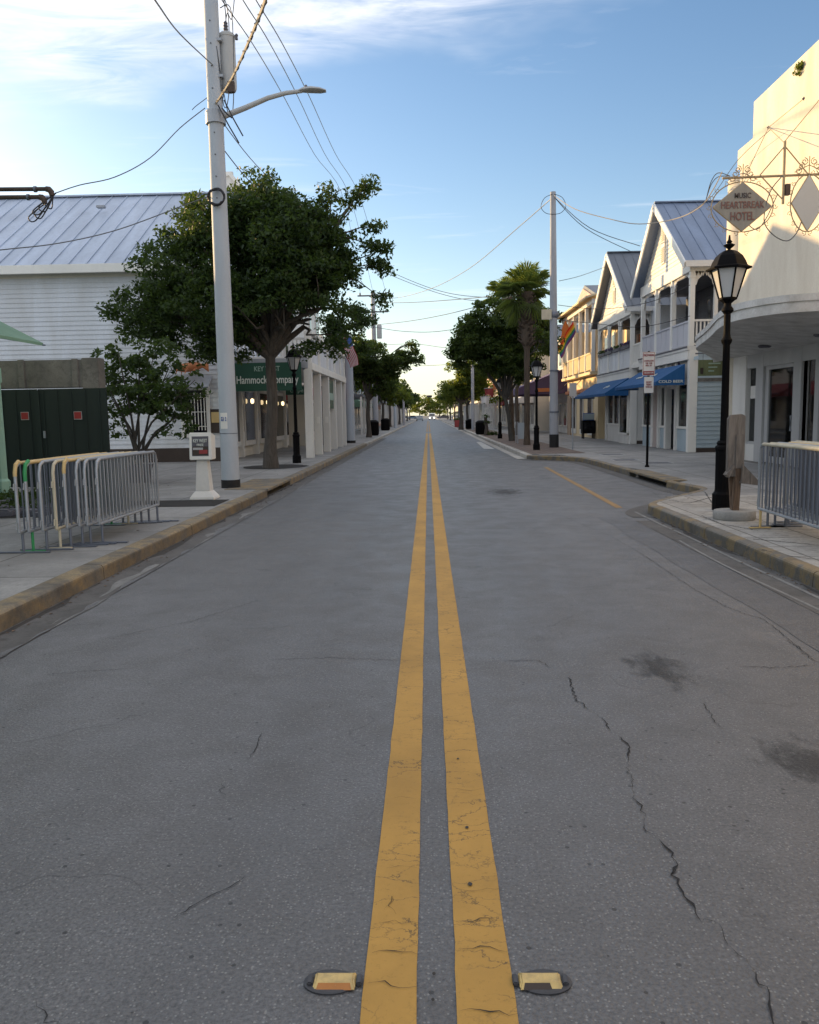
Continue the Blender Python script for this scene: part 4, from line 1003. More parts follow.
# barred window with awning hood, and a poster
def D_(px, py): return D(px, py, YW-.03)
w0, w1 = D_(186, 434), D_(206, 390)
wn = MB().box(w0.x, w1.x, YW-.08, YW-.02, w0.z, w1.z).build('window', M['dark_glass'], wb)
fm = MB(); fm.box(w1.x, w1.x+.12, YW-.12, YW-.02, w0.z-.12, w1.z+.14).box(w0.x-.12, w0.x, YW-.12, YW-.02, w0.z-.12, w1.z+.14).box(w0.x-.0, w1.x+.0, YW-.121, YW-.02, w1.z, w1.z+.12).box(w0.x-.0, w1.x, YW-.13, YW-.02, w0.z-.12, w0.z)
fm.build('window_frame', M['white'], wn)
gb = MB()
for i in range(7):
    x = w0.x+.05+(w1.x-w0.x-.1)*i/6; gb.tube([(x, YW-.16, w0.z+.12), (x, YW-.16, w1.z-.1)], .014, 6)
for z in (w0.z+.25, (w0.z+w1.z)/2, w1.z-.25): gb.tube([(w0.x, YW-.16, z), (w1.x, YW-.16, z)], .012, 6)
gb.build('window_bars', M['white_bright'], wn)
h0, h1 = D_(168, 388), D_(212, 378)
MB().prism([(h0.x, YW-.02, h1.z+.1), (h0.x, YW-.6, h0.z), (h0.x, YW-.55, h0.z-.04), (h0.x, YW-.02, h1.z)], (h1.x-h0.x, 0, 0)).build('window_hood', M['pole_grey'], wb)
p0, p1 = D_(211, 433), D_(221, 409)
pf = MB().box(p0.x, p1.x, YW-.07, YW-.025, p0.z, p1.z).build('display_case', M['darkbrown'], wb)
MB().box(p0.x+.05, p1.x-.04, YW-.085, YW-.07, p0.z+.35, p1.z-.1).build('poster', M['rail_yellow'], pf)
# the orange sculpted fish-like ornament over the window
f0 = D(190, 367, YW-.45)
fi = thing('fish_ornament', 'orange brown sculpted sea creature mounted over the barred window', 'ornament', f0)
fm = MB(); ks = [(-.55, .03, .02), (-.45, .12, .10), (-.2, .18, .15), (.1, .19, .16), (.3, .14, .12), (.42, .06, .06), (.50, .05, .10), (.62, .03, .18)]
k = 0
for u, ry, rz in ks:
    for j in range(12):
        a = 2*math.pi*j/12; fm.v.append((f0.x+u, f0.y+ry*math.cos(a), f0.z+rz*math.sin(a)+.03*math.sin(u*5)))
for i in range(len(ks)-1):
    for j in range(12): fm.f.append((i*12+j, i*12+(j+1) % 12, (i+1)*12+(j+1) % 12, (i+1)*12+j))
fm.f.append(tuple(range(12))[::-1]); fm.f.append(tuple((len(ks)-1)*12+j for j in range(12)))
fm.build('body', M['orange'], fi, smooth=True)
for s in (-1, 1):
    for u in (-.3, 0, .25): MB().tube([(f0.x+u, f0.y+s*.1, f0.z-.05), (f0.x+u-.06, f0.y+s*.26, f0.z-.12), (f0.x+u-.1, f0.y+s*.3, f0.z-.24)], [.03, .022, .01], 6).build('leg', M['orange'], fi, smooth=True)
MB().tube([(f0.x, f0.y, f0.z-.1), (f0.x, YW, f0.z-.12)], .02, 6).build('bracket', M['trim_dark'], fi)
# taller white building behind
tb = thing('white_tower_block', 'white upper storey with sloping parapet rising behind the silver roof', 'building', (-9.5, 45, 0))
q0, q1 = D(218, 176, 41), D(232, 175, 41); q2 = D(247, 197, 41)
MB().prism([(q0.x-.1, 41, 0), (q2.x, 41, 0), (q2.x, 41, q2.z), (q1.x, 41, q1.z), (q0.x-.1, 41, q0.z)], (0, .9, 0)).build('wall', M['white'], tb)
MB().beam((q1.x-.1, 40.95, q1.z+.05), (q2.x+.1, 40.95, q2.z+.05), .2, .16).build('sloping_cornice', M['white_bright'], tb)
MB().box(q0.x-.15, q1.x+.05, 40.9, 41.1, q1.z-.05, q1.z+.14).build('cornice', M['white_bright'], tb)

# ---- gate, old concrete wall
YG = 17.5
g0, g1 = D(-60, 489, YG), D(106, 388, YG)
gt = thing('sheet_gate', 'dark green double gate with two small red notices under the stained concrete wall', 'gate', ((g0.x+g1.x)/2, YG, .15))
xm = D(38, 400, YG).x
MB().box(g0.x-2, xm-.02, YG-.03, YG+.03, .2, g1.z).build('gate_leaf', M['gate_green'], gt)
MB().box(xm+.02, g1.x, YG-.03, YG+.03, .2, g1.z).build('gate_leaf', M['gate_green'], gt)
MB().box(xm-.05, xm+.05, YG-.06, YG-.032, .2, g1.z-.02).build('meeting_strip', M['gate_green'], gt)
rb = MB(); x = g0.x-1.8
while x < g1.x-.1: rb.box(x, x+.03, YG-.045, YG-.031, .22, g1.z-.03); x += .3
rb.build('sheet_ribs', M['gate_green'], gt)
for px in (25, 78):
    c = D(px, 416 if px < 50 else 415.5, YG-.05); n_ = MB().box(c.x-.085, c.x+.085, YG-.062, YG-.048, c.z-.085, c.z+.085).build('notice', M['sign_back'], gt)
    MB().box(c.x-.075, c.x+.075, YG-.068, YG-.062, c.z-.07, c.z+.075).build('notice_face', M['red'], n_)
MB().box(xm+.1, xm+.14, YG-.08, YG-.03, 1.25, 1.4).build('handle', M['galv'], gt)
cw = thing('concrete_wall', 'stained crumbling concrete wall band above the dark green gate', 'wall', (-9, YG+.3, .15))
z0, z1 = g1.z+.03, D(50, 360, YG+.1).z; x1 = D(97, 370, YG+.1).x
MB().box(g0.x-3, x1, YG+.08, YG+.4, z0, z1).build('lintel', M['old_concrete'], cw, bevel=.01)
pr_ = MB()
for px in (20, 74): c = D(px, 370, YG); pr_.box(c.x-.07, c.x+.07, YG+.03, YG+.085, z0, z1+.01)
pr_.build('pilasters', M['old_concrete'], cw, bevel=.01)
MB().box(x1-.32, x1+.04, YG+.06, YG+.44, .1, z1+.03).build('end_pier', M['old_concrete'], cw, bevel=.015)

# ---- near-left building (outside the frame) with mint post and awning
nb = thing('corner_shop', 'mint green corner shop at the left edge beside the planting bed', 'building', (-11, 8, 0))
MB().box(-17, -7.95, -4, 14.2, 0, 6.6).build('walls', M['mint'], nb)
MB().box(-17.2, -7.7, -4.2, 14.4, 6.6, 6.85).build('cornice', M['white'], nb)
pc = D(3, 400, 15.2); MB().lathe([(.14, .15), (.14, .5), (.10, .55), (.095, 2.3), (.12, 2.35), (.12, 2.6)], 8, (-8.02, 15.2, 0), R(22)).build('post', M['mint'], nb)
MB().box(-9.5, -8.16, 14.2, 15.4, 2.5, 2.7).build('porch_beam', M['mint'], nb)
wn = MB().box(-7.97, -7.93, 3, 6, 1, 2.6).build('window', M['dark_glass'], nb)
ct = D(43, 343, 14.0)
aw = thing('canvas_awning', 'pale green canvas awning tip poking in at the left edge', 'awning', (-7.9, 11, 3.3))
MB().prism([(-7.93, 14.0, 3.68), (ct.x, 14.0, ct.z), (ct.x+.01, 14, ct.z-.05), (-7.93, 14.0, 3.60)], (0, -8, 0)).build('canvas', M['green_awning'], aw)
MB().tube([(-7.93, 13.97, 3.15), (ct.x+.05, 13.97, ct.z-.04)], .015, 6).build('stay', M['galv_dark'], aw)

# ---- two storey porch shop with the green sign (front on the street)
YS = 29.0; XC = -4.2
hb = thing('colonnade_shop', 'white two storey shop porch on tall square columns over the left pavement', 'building', (-6, 35, .15))
fl = MB().box(-7.1, XC-.0, YS+.25, 41, 3.28, 3.46).build('porch_deck', M['white'], hb)
MB().box(-7.2, -7.09, 28.4, 41, 0.1, 3.3).build('shop_wall', M['offwhite'], hb)
cols = [29.25, 31.6, 34.2, 36.7, 39.2, 40.9]
for y in cols:
    MB().box(XC-.16, XC+.12, y-.14, y+.14, .15, 3.26).build('column', M['white'], hb, bevel=.012)
bm_ = MB().box(XC-.12, XC+.16, YS+.12, 41.1, 3.24, 3.5).build('beam', M['white_bright'], hb, bevel=.01)
for i, (y0, y1) in enumerate(zip(cols, cols[1:])):
    MB().box(XC-.02, XC+.05, y0+.12, y1-.12, 3.52, 4.5).build('screen_panel', M['white_grey'], hb)
for y in cols: MB().box(XC-.10, XC+.12, y-.1, y+.1, 3.5, 4.62).build('upper_post', M['white_bright'], hb, bevel=.01)
MB().box(XC-.12, XC+.16, YS+.14, 41.1, 4.5, 4.60).build('top_rail', M['white_bright'], hb)
# front end railing
rl = MB().box(-7.1, XC-.1, YS+.26, YS+.32, 4.3, 4.38)
x = -7.0
while x < XC-.15: rl.box(x, x+.05, YS+.27, YS+.31, 3.72, 4.3); x += .14
rl.box(-7.1, XC-.1, YS+.24, YS+.34, 3.66, 3.73)
rl.build('railing', M['white'], hb)
MB().box(-7.1, XC-.0, YS+.1, YS+.25, 3.3, 3.66).build('end_fascia', M['pole_grey'], hb)
# shop front along X=-7.1
for i, (ya, yb_) in enumerate(((28.9, 30.3), (31.2, 33.0), (34.0, 36.2), (37.2, 39.6))):
    fr = MB().box(-7.09, -6.95, ya, yb_, .55, 2.75).build('window', M['white'], hb)
    MB().box(-6.955, -6.93, ya+.13, yb_-.13, .75, 2.6).build('pane', M['dark_glass'], fr)
for y in (30.55, 33.3, 36.5):
    dr_ = MB().box(-7.08, -6.97, y, y+.55, .15, 2.5).build('door', M['white'], hb)
    MB().box(-6.975, -6.955, y+.1, y+.45, 1.1, 2.3).build('door_pane', M['dark_glass'], dr_)
for y in (28.75, 30.45, 33.15, 36.35, 39.8): MB().box(-7.09, -6.86, y-.1, y+.1, .15, 3.26).build('pilaster', M['white'], hb, bevel=.01)
for (px, py, y) in ((262.5, 411, 33.2), (300.5, 405, 43)):
    pass
for y in (31.9, 35.0, 38.6):
    MB().lathe([(.03, 0), (.07, .05), (.07, .16), (.02, .2)], 10, (-6.8, y, 2.15)).build('wall_lamp', M['lit'], hb)
MB().box(-7.0, -5.9, 41.2, 41.4, .15, 3.2).build('end_partition', M['offwhite'], hb)
MB().box(-16, -7.25, 39.6, 41.2, .1, 9.4).box(-16, -7.25, 34.2, 39.6, 6.5, 9.4).build('unseen_shade_wing', M['white'], hb)  # unseen mass added behind the roof to cast shade on the stucco facade
hs = thing('shop_sign', 'dark green sign board reading Hammock Company under the white porch', 'sign', (-5.7, YS, 2.7))
s0, s1 = D(234, 391.5, YS), D(301, 362, YS)
MB().box(s0.x, s1.x, YS-.04, YS+.04, s0.z, s1.z).build('board', M['sign_green'], hs)
zc_ = D(268, 380, YS).z
text('Hammock Company', .38, M['text_white'], hs, ((s0.x+s1.x)/2+.0, YS-.05, zc_), width=2.18, depth=.006)
text('KEY WEST', .24, M['text_pale'], hs, ((s0.x+s1.x)/2, YS-.05, D(268, 369, YS).z), width=.9, depth=.006)
h2 = thing('shop_sign', 'smaller dark green sign with pale letters behind the street lamp', 'sign', (-4.6, YS+2, 2.6))
s0, s1 = D(286, 395, YS+1.6), D(312, 386, YS+1.6)
MB().box(s0.x, s1.x, YS+1.57, YS+1.63, s0.z, s1.z).build('board', M['sign_green'], h2)
text('ck pe Co', .22, M['text_pale'], h2, ((s0.x+s1.x)/2+.1, YS+1.56, (s0.z+s1.z)/2), width=.85)
h3 = thing('shop_sign', 'green panel sign hung between two white columns of the porch', 'sign', (XC, 35.4, 2.4))
MB().box(XC-.03, XC+.03, 34.4, 36.5, 1.95, 3.15).build('board', M['sign_green'], h3)
MB().box(XC+.03, XC+.05, 34.5, 36.4, 2.3, 2.6).build('pale_band', M['text_pale'], h3)
for y in (31.6, 34.2):
    c = MB().box(XC-.06, XC+.06, y-.16, y-.145, 1.35, 1.6); tag(c.build('notice', M['white_bright'], hb))

# ---- second pole, flag
c = G(351, 443, .15); p2 = pole('utility_pole', 'short thick blue grey concrete pole left of the road, below the striped flag', c, D(350, 356, c.y).z-.15, .25, .20, 'pole_conc', .14)
tz = D(350, 356, c.y).z
MB().tube([(c.x, c.y, tz), (c.x, c.y, tz+.18)], [.08, .05], 8).build('cap_fitting', M['trim_dark'], p2)
def flag(name, label, root, a, w_, h_, dirv, drop, m_, cat='flag', wave=.12, ph=0.0):
    """flag hanging from staff end: a = hoist top, dirv along fly"""
    t = thing(name, label, cat, root)
    MB().tube([root, a], .018, 8).build('staff', M['white'], t, smooth=True)
    nx, nz = 22, 10; mb = MB(); uv = []
    st_ = (V(a)-V(root)).normalized(); dv = V(dirv).normalized(); sd = st_.cross(dv).normalized()
    for i in range(nx+1):
        for j in range(nz+1):
            u, v_ = i/nx, j/nz
            p = V(a) - st_*(1-v_)*h_ + dv*u*w_ + V((0, 0, -drop*u*u)) + sd*wave*math.sin(u*9+v_*1.5+ph)*(.2+u*.8)
            mb.v.append(tuple(p)); uv.append((u, v_))
    for i in range(nx):
        for j in range(nz): mb.f.append((i*(nz+1)+j, (i+1)*(nz+1)+j, (i+1)*(nz+1)+j+1, i*(nz+1)+j+1))
    ob = mb.build('cloth', M[m_], t, smooth=True, recalc=False)
    ul = ob.data.uv_layers.new(name='UVMap')
    for lp in ob.data.loops: ul.data[lp.index].uv = uv[lp.vertex_index]
    return t, ob
root = D(336, 341, 40); a = D(350, 335, 39.2)
t, cl = flag('flag', 'red and white striped flag with starred canton flying from the porch end', root, a, 1.45, .72, (.30, -.1, -1.0), 0, 'stripes', wave=.05)
cn = MB(); 
me = cl.data; uvl = me.uv_layers[0].data; cnt = [(p, [uvl[l].uv for l in p.loop_indices]) for p in me.polygons]
me.materials.append(M['logo_blue'])
for p, uvs in cnt:
    if sum(q[0] for q in uvs)/4 < .38 and sum(q[1] for q in uvs)/4 > .46: p.material_index = 1

# ---- far left utility pole with crossarm
c = G(373, 434.5, .15); c = V((UT.x, 66, .15))
up = pole('utility_pole', 'weathered utility pole with crossarm rising above the left row of trees', c, UT.z-.15, .24, .15, 'pole_grey', None, 12)
for k, dz in enumerate((.25, 1.5)):
    MB().box(c.x-1.2, c.x+1.2, 65.8, 65.92, UT.z-dz-.1, UT.z-dz).build('crossarm', M['trim_dark'], up)
MB().lathe([(.2, 0), (.2, 1.0), (.12, 1.1)], 12, (c.x+.45, 66, UT.z-3.6)).build('transformer', M['transformer'], up, smooth=True)
for x in (-1, 0, 1): MB().lathe([(.05, 0), (.07, .08), (.04, .2)], 8, (c.x+x, 65.86, UT.z-.25)).build('insulator', M['trim_dark'], up)
# ================================================================== RIGHT SIDE
XF = 9.1
# ---- stucco theatre with stepped parapet and bowed canopy
th = thing('stucco_building', 'cream stucco building with stepped parapet and curved canopy, nearest on the right', 'building', (12, 18, .15))
def zz(px, py): 
    d = ray(px, py); t = XF/d.x; return (CAM+d*t)
pa, pb_, pc_, pd_ = zz(754, 102), zz(754, 138), zz(738, 150), zz(738, 176)
yE = 25.65
ztop, z2, z3 = pa.z, zz(746, 144).z, zz(729, 177).z
wl = MB().prism([(XF, -2, 3.2), (XF, 24.85, 3.2), (XF, 24.85, z3), (XF, pc_.y, z3), (XF, pc_.y, z2), (XF, pa.y, z2), (XF, pa.y, ztop), (XF, -2, ztop)], (.35, 0, 0))
wl.build('facade', M['cream'], th)
MB().box(XF+.36, 22, -2, yE-.1, .1, 7.6).build('walls', M['cream'], th)
cp = MB(); cp.box(XF-.05, XF+.4, -2, pa.y+.03, ztop, ztop+.10); cp.box(XF-.05, XF+.4, pa.y+.0, pc_.y+.03, z2, z2+.1); cp.box(XF-.05, XF+.4, pc_.y, 24.9, z3, z3+.1)

MB().tube([(XF+.22, 25.2, .15), (XF+.22, 25.2, z3-.25)], .42, 18).build('corner_pilaster', M['cream'], th, smooth=True)
# weed in the wall
w_ = zz(802, 67); leaves_mesh('weed', [w_+V((-.06, 0, 0)), w_+V((-.07, .06, -.1)), w_+V((-.05, -.05, .03))], .12, 90, .07, M['leaf_far'], th, 3)
# canopy: plan curve from the wall, bowing out
ZT, ZB, ZW = 3.70, 3.40, 3.10
cv_ = smooth_path([(XF, 15.3), (8.2, 15.55), (7.3, 15.8), (6.78, 16.05), (6.45, 16.6), (6.3, 17.4), (6.48, 18.7), (6.95, 20.6), (7.3, 22.1), (7.87, 24.6), (8.5, 26.1), (XF, 26.7)], 6)
cm = MB(); n = len(cv_)
for x, y in cv_: cm.v += [(x, y, ZT), (x, y, ZB), (XF-.0, y, ZW), (XF, y, ZT+.02), (x+.05, y, ZB+.02)]
for i in range(n-1):
    a, c = i*5, (i+1)*5
    cm.f += [(a, a+1, c+1, c), (a+1, a+2, c+2, c+1), (a, c, c+3, a+3)]
cm.build('canopy', M['canopy_paint'], th, smooth=True)
lp = MB()
for (x0, y0), (x1, y1) in zip(cv_, cv_[1:]):
    d = V((x1-x0, y1-y0, 0)); s = V((-d.y, d.x, 0)).normalized()*(.035)
    lp.add([V((x0, y0, ZT-.10))+s, V((x1, y1, ZT-.10))+s, V((x1, y1, ZT+.03))+s, V((x0, y0, ZT+.03))+s, V((x0, y0, ZT-.10))-s, V((x1, y1, ZT-.10))-s, V((x1, y1, ZT+.03))-s, V((x0, y0, ZT+.03))-s],
           [(0,1,2,3),(4,7,6,5),(0,4,5,1),(3,2,6,7)])
lp.build('canopy_lip', M['canopy_paint'], th, smooth=False)
for y in (18.2, 21.2):
    MB().lathe([(.12, 0), (.16, .03), (.16, .06), (.05, .1)], 14, (8.5, y, 3.13)).build('soffit_lamp', M['trim_dark'], th)
# storefront under the canopy
def yy(px): return XF*F_/(px-428.5)
ys = {k: yy(k) for k in (730, 742, 751, 758, 760, 788, 795, 799, 808.5, 813)}
def shop_pane(par, ya, yb, z0, z1, x=XF+.08): return MB().box(x, x+.012, ya, yb, z0, z1).build('pane', M['glass'], par)
for a, c in ((758, 751), (795, 788), (813, 808.5)): MB().box(XF-.04, XF+.16, yy(a), yy(c), .15, 3.15).build('mullion', M['steel_frame'], th, bevel=.008)

MB().box(XF-.06, XF+.5, ys[742], 24.8, .15, 3.2).build('end_pier', M['white'], th, bevel=.01)
MB().box(XF-.02, XF+.2, ys[751], ys[742], .15, .62).build('stall_riser', M['white'], th)
MB().box(XF-.02, XF+.2, -2, ys[795], .15, .55).build('stall_riser', M['white'], th)
MB().box(XF-.03, XF+.18, -2, ys[742], 2.74, 3.2).build('transom', M['steel_frame'], th)
w1_ = MB().box(XF+.02, XF+.14, ys[751]+.0, ys[742], .62, .70).build('window', M['steel_frame'], th); shop_pane(w1_, ys[751], ys[742], .7, 2.78)
w2_ = MB().box(XF+.02, XF+.14, ys[808.5], ys[799], .55, .63).build('window', M['steel_frame'], th); shop_pane(w2_, ys[808.5], ys[799], .63, 2.78)
w3_ = MB().box(XF+.02, XF+.14, 3, ys[813], .55, .63).build('window', M['steel_frame'], th); shop_pane(w3_, 3, ys[813], .63, 2.78)
dr_ = MB().box(XF+.02, XF+.12, ys[795]+.0, ys[788]+.18, .17, 2.76); dr_.box(XF+.02, XF+.12, ys[760]-.10, ys[760]+.12, .17, 2.74).box(XF+.02, XF+.12, ys[788]+.18, ys[760]-.10, 2.64, 2.74).box(XF+.02, XF+.12, ys[788]+.18, ys[760]-.10, .17, .34)
dd_ = dr_.build('door', M['steel_frame'], th, bevel=.006); shop_pane(dd_, ys[788]+.18, ys[760]-.10, .34, 2.64, XF+.06)
MB().tube([(XF+.02, ys[788]+.06, 1.05), (XF-.06, ys[788]+.06, 1.05), (XF-.06, ys[788]+.06, 1.42), (XF+.02, ys[788]+.06, 1.42)], .02, 8).build('handle', M['galv'], dd_)
# dark room behind with goods
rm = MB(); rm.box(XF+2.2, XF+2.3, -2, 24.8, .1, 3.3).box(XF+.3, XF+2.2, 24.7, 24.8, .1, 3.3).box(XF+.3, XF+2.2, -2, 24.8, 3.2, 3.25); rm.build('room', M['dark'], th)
# facade below the wall band is open: cut by starting facade at 3.2, side pieces close it
gd = random.Random(8)
for k in range(16):
    y = ys[751]+gd.random()*(ys[742]-ys[751]-.2)+.1; z = .8+gd.random()*1.3
    MB().box(XF+.35, XF+.45, y-.1, y+.1, z, z+.2+gd.random()*.2).build('merchandise', M[gd.choice(['goods_red', 'goods_blue', 'curtain', 'tan', 'dark', 'dark'])], th, bevel=.02)
for k in range(10):
    y = ys[808.5]+gd.random()*(ys[799]-ys[808.5]); z = .7+gd.random()*.7
    MB().lathe([(.03, 0), (.07, .1), (.05, .3), (.02, .4)], 8, (XF+.5, y, z)).build('merchandise', M[gd.choice(['goods_blue', 'curtain', 'dark'])], th)
n_ = MB().box(XF+.04, XF+.06, ys[751]+.15, ys[742]-.12, 1.9, 2.25).build('notice', M['white'], th)
MB().box(XF+.9, XF+.95, 10, ys[813]-.1, .6, 2.7).build('glowing_curtain', M['purple_glow'], th)  # the cloth itself glows, in place of purple light falling on it
MB().box(XF+1.2, XF+1.25, 18.2, 20.0, 2.2, 2.28).build('purple_tube', M['purple_lit'], th)
MB().box(XF+.7, XF+.75, 18.75, 18.85, .8, 2.5).build('purple_tube', M['purple_lit'], th)
MB().box(XF-.3, XF+.36, -2, 24.8, .12, .158).build('threshold', M['old_concrete'], th)
# ---- sign bracket with two hanging diamond signs
YB_ = 18.0
z_bar = D(740, 175.5, YB_).z; xw = XF
bk = thing('sign_bracket', 'wrought iron cantilever bar with braces carrying the two diamond signs', 'bracket', (XF, YB_, z_bar))
xl = D(712, 180, YB_).x
MB().tube([(xl+.25, YB_+.1, z_bar-.02), (XF, YB_, z_bar)], .026, 8).build('bar', M['iron_scroll'], bk)
xp = D(784, 170, YB_).x; zt, zb = D(784, 141, YB_).z, D(784, 204, YB_).z
MB().tube([(xp, YB_, zb), (xp, YB_, zt)], .03, 8).build('king_post', M['iron_scroll'], bk)
br = MB(); 
xa, xb = D(760, 176, YB_).x, D(808, 172, YB_).x
for p, q in (((xp, zt-.1), (xa, z_bar)), ((xp, zt-.1), (xb, z_bar)), ((xa, z_bar), (xp, zb+.08))): br.tube([(p[0], YB_, p[1]), (q[0], YB_, q[1])], .013, 6)
br.build('braces', M['iron_scroll'], bk)
for (px, py) in ((804, 98.5), (768.5, 127.5)):
    a = zz(px, py); MB().lathe([(.0, -.05), (.05, 0), (.0, .05)], 8, a).build('anchor', M['trim_dark'], bk)
cbl = MB().tube([zz(804, 98.5), zz(768.5, 127.5)], .01, 5).tube([zz(768.5, 127.5), V((xa-.3, YB_, z_bar))], .01, 5).tube([zz(768.5, 127.5), V((xp, YB_, zt-.05))], .01, 5).tube([V((xp, YB_, zt)), zz(840, 75)], .01, 5)
cbl.build('stays', M['iron_scroll'], bk)
MB().box(xp+.03, xp+.13, YB_-.05, YB_+.05, z_bar-.42, z_bar-.2).build('junction_box', M['rust'], bk)
lw = MB()
P_ = smooth3([V((xp, YB_, z_bar)), V((xp-.28, YB_-.02, z_bar-.35)), V((xp-.38, YB_, z_bar-.9)), V((xp-.2, YB_, z_bar-1.2)), V((xp+.1, YB_, z_bar-1.35)), V((xp+.3, YB_, z_bar-1.2)), V((xp+.42, YB_, z_bar-.9))], 5); lw.tube(P_, .012, 5)
P_ = smooth3([V((xp-.8, YB_, z_bar-.9)), V((xp-.55, YB_, z_bar-1.1)), V((xp-.35, YB_, z_bar-.9)), V((xp-.12, YB_, z_bar-.4))], 5); lw.tube(P_, .010, 5)
lw.build('loose_wires', M['wire_grey'], bk, smooth=True)
def scroll(mb, c, r, turns, a0, s=1, rt=.008, yo=0):
    P = []
    for i in range(int(14*turns)+1):
        t = i/14; rr_ = r*(1-.72*t/turns); a = a0 + s*t*2*math.pi
        P.append((c[0]+rr_*math.cos(a), c[1]+yo, c[2]+rr_*math.sin(a)))
    mb.tube(P, rt, 5, cap=False)
def diamond(name, lab, px, py, hw, hh, plate):
    c = D(px, py, YB_); t = thing(name, lab, 'sign', c, None)
    MB().prism([(c.x-hw, YB_-.02, c.z), (c.x, YB_-.02, c.z-hh), (c.x+hw, YB_-.02, c.z), (c.x, YB_-.02, c.z+hh)], (0, .04, 0)).build('plate', M[plate], t)
    e = MB(); q = [(c.x-hw, YB_, c.z), (c.x, YB_, c.z-hh), (c.x+hw, YB_, c.z), (c.x, YB_, c.z+hh)]
    for i in range(4): e.tube([q[i], q[(i+1) % 4]], .02, 6)
    e.build('edge', M['iron_scroll'], t)
    s = MB(); n_ = 34
    rxx, rzz = hw*1.08, hh*1.04
    s.tube([(c.x+rxx*math.cos(2*math.pi*i/n_), YB_, c.z+rzz*math.sin(2*math.pi*i/n_)) for i in range(n_+1)], .013, 5)
    for i in range(18):
        a = 2*math.pi*i/18; scroll(s, (c.x+rxx*1.05*math.cos(a), YB_, c.z+rzz*1.05*math.sin(a)), .055, 1.1, a, 1 if i % 2 else -1, .007)
    # crest
    top = c.z+hh*1.08
    for k in range(3):
        for sg in (-1, 1): scroll(s, (c.x+sg*(.22-.06*k), YB_, top+.05+.09*k), .075, 1.3, math.pi/2, sg, .010)
    s.tube([(c.x, YB_, c.z+hh), (c.x, YB_, top+.34)], .012, 5)
    s.tube([(c.x-.3, YB_, top+.02), (c.x, YB_, top+.16), (c.x+.3, YB_, top+.02)], .010, 5)
    s.build('scrollwork', M['iron_scroll'], t, smooth=True)
    return t, c
t, c = diamond('hanging_sign', 'diamond shaped sign lettered Heartbreak Hotel in an iron scroll surround', 742, 207, .60, .49, 'sign_grey')
text('HEARTBREAK', .20, M['text_maroon'], t, (c.x, YB_-.03, c.z+.03), (1, 0, 0), width=.90, depth=.004)
text('HOTEL', .24, M['text_maroon'], t, (c.x+.0, YB_-.03, c.z-.20), (1, 0, 0), width=.50, depth=.004)
text('MUSIC', .15, M['text_dark'], t, (c.x, YB_-.03, c.z+.22), (1, 0, 0), width=.34, depth=.004)
t, c = diamond('hanging_sign', 'blank silver grey diamond sign in an iron scroll surround, nearer the wall', 808, 203, .34, .56, 'sign_silver')
# ---- green painted sign in the alley
YA = 27.2
g0, g1 = D(698, 376, YA), D(724, 359.5, YA)
gs = thing('hanging_sign', 'green yellow painted board hung from a dark rod in front of the blue clapboards', 'sign', ((g0.x+g1.x)/2, YA, g0.z))
MB().box(g0.x, g1.x, YA-.025, YA+.025, g0.z, g1.z).build('board', M['olive_sign'], gs)
MB().box(g0.x+.06, g0.x+.16, YA-.04, YA-.026, g0.z+.06, g0.z+.26).build('painted_figure', M['darkbrown'], gs, bevel=.03)
text('Crystals &\nShells', .13, M['rail_cream'], gs, ((g0.x+g1.x)/2+.1, YA-.03, (g0.z+g1.z)/2)) if False else None
for k, z in enumerate((.12, .24, .36)): MB().box(g0.x+.32, g1.x-.12-.1*k, YA-.032, YA-.026, g1.z-z-.02, g1.z-z+.02).build('painted_line', M['text_pale'], gs)
MB().box(g0.x+.0, g1.x, YA-.02, YA+.02, g0.z-.19, g0.z-.07).build('plaque', M['old_concrete'], gs)
zr = D(700, 353.5, YA).z; MB().tube([(g0.x-.1, YA, zr), (g1.x+.6, YA, zr)], .02, 8).build('rod', M['trim_dark'], gs)
zr2 = D(700, 347.5, YA).z; MB().box(8.85, g1.x+.6, YA+.3, YA+.38, zr2-.04, zr2+.04).build('upper_arm', M['galv'], gs)
for x in (g0.x+.15, g1.x-.15): MB().tube([(x, YA, g1.z), (x, YA, zr)], .008, 5).build('hanger', M['trim_dark'], gs)
# ---- weathered wooden post stand
c = G(734, 519, .15); x, y = c.x, c.y+.0
wp = thing('wooden_post_stand', 'weathered wooden board post with broken tray, standing on a round concrete disc', 'post', (x, y, .15))
MB().lathe([(.26, 0), (.27, .02), (.27, .10), (.255, .12)], 28, (x, y, .15)).build('disc', M['disc_concrete'], wp, smooth=True)
MB().obox((x+.02, y, .55), (.045, 0, .01), (0, .035, 0), (.012, 0, .30)).build('lower_post', M['wood_brown'], wp, bevel=.008)
MB().obox((x-.01, y+.08, .5), (.03, 0, 0), (0, .03, 0), (-.02, 0, .26)).build('lower_post', M['wood_brown'], wp, bevel=.008)
z0 = D(734, 476, y).z; z1 = D(734, 415, y).z
b1 = MB().prism([(x-.115, y-.03, z0), (x+.10, y-.03, z0-.02), (x+.105, y-.03, z1-.02), (x+.06, y-.03, z1+.012), (x-.09, y-.03, z1+.0), (x-.12, y-.03, z1-.05)], (0, .07, 0)).build('board', M['wood'], wp, bevel=.006)
MB().box(x-.02, x+.09, y-.05, y-.031, z0+.1, z1-.25).build('batten', M['wood'], wp, bevel=.006)
MB().prism([(x-.14, y-.06, z0+.02), (x-.10, y-.06, z0-.02), (x-.02, y-.06, z0+.13), (x-.05, y-.06, z0+.15)], (0, .12, 0)).build('brace', M['wood'], wp)
MB().prism([(x+.06, y-.1, z0+.16), (x+.31, y-.1, z0-.10), (x+.26, y-.1, z0-.12), (x+.04, y-.1, z0-.09)], (0, .03, 0)).build('tray_side', M['wood'], wp)
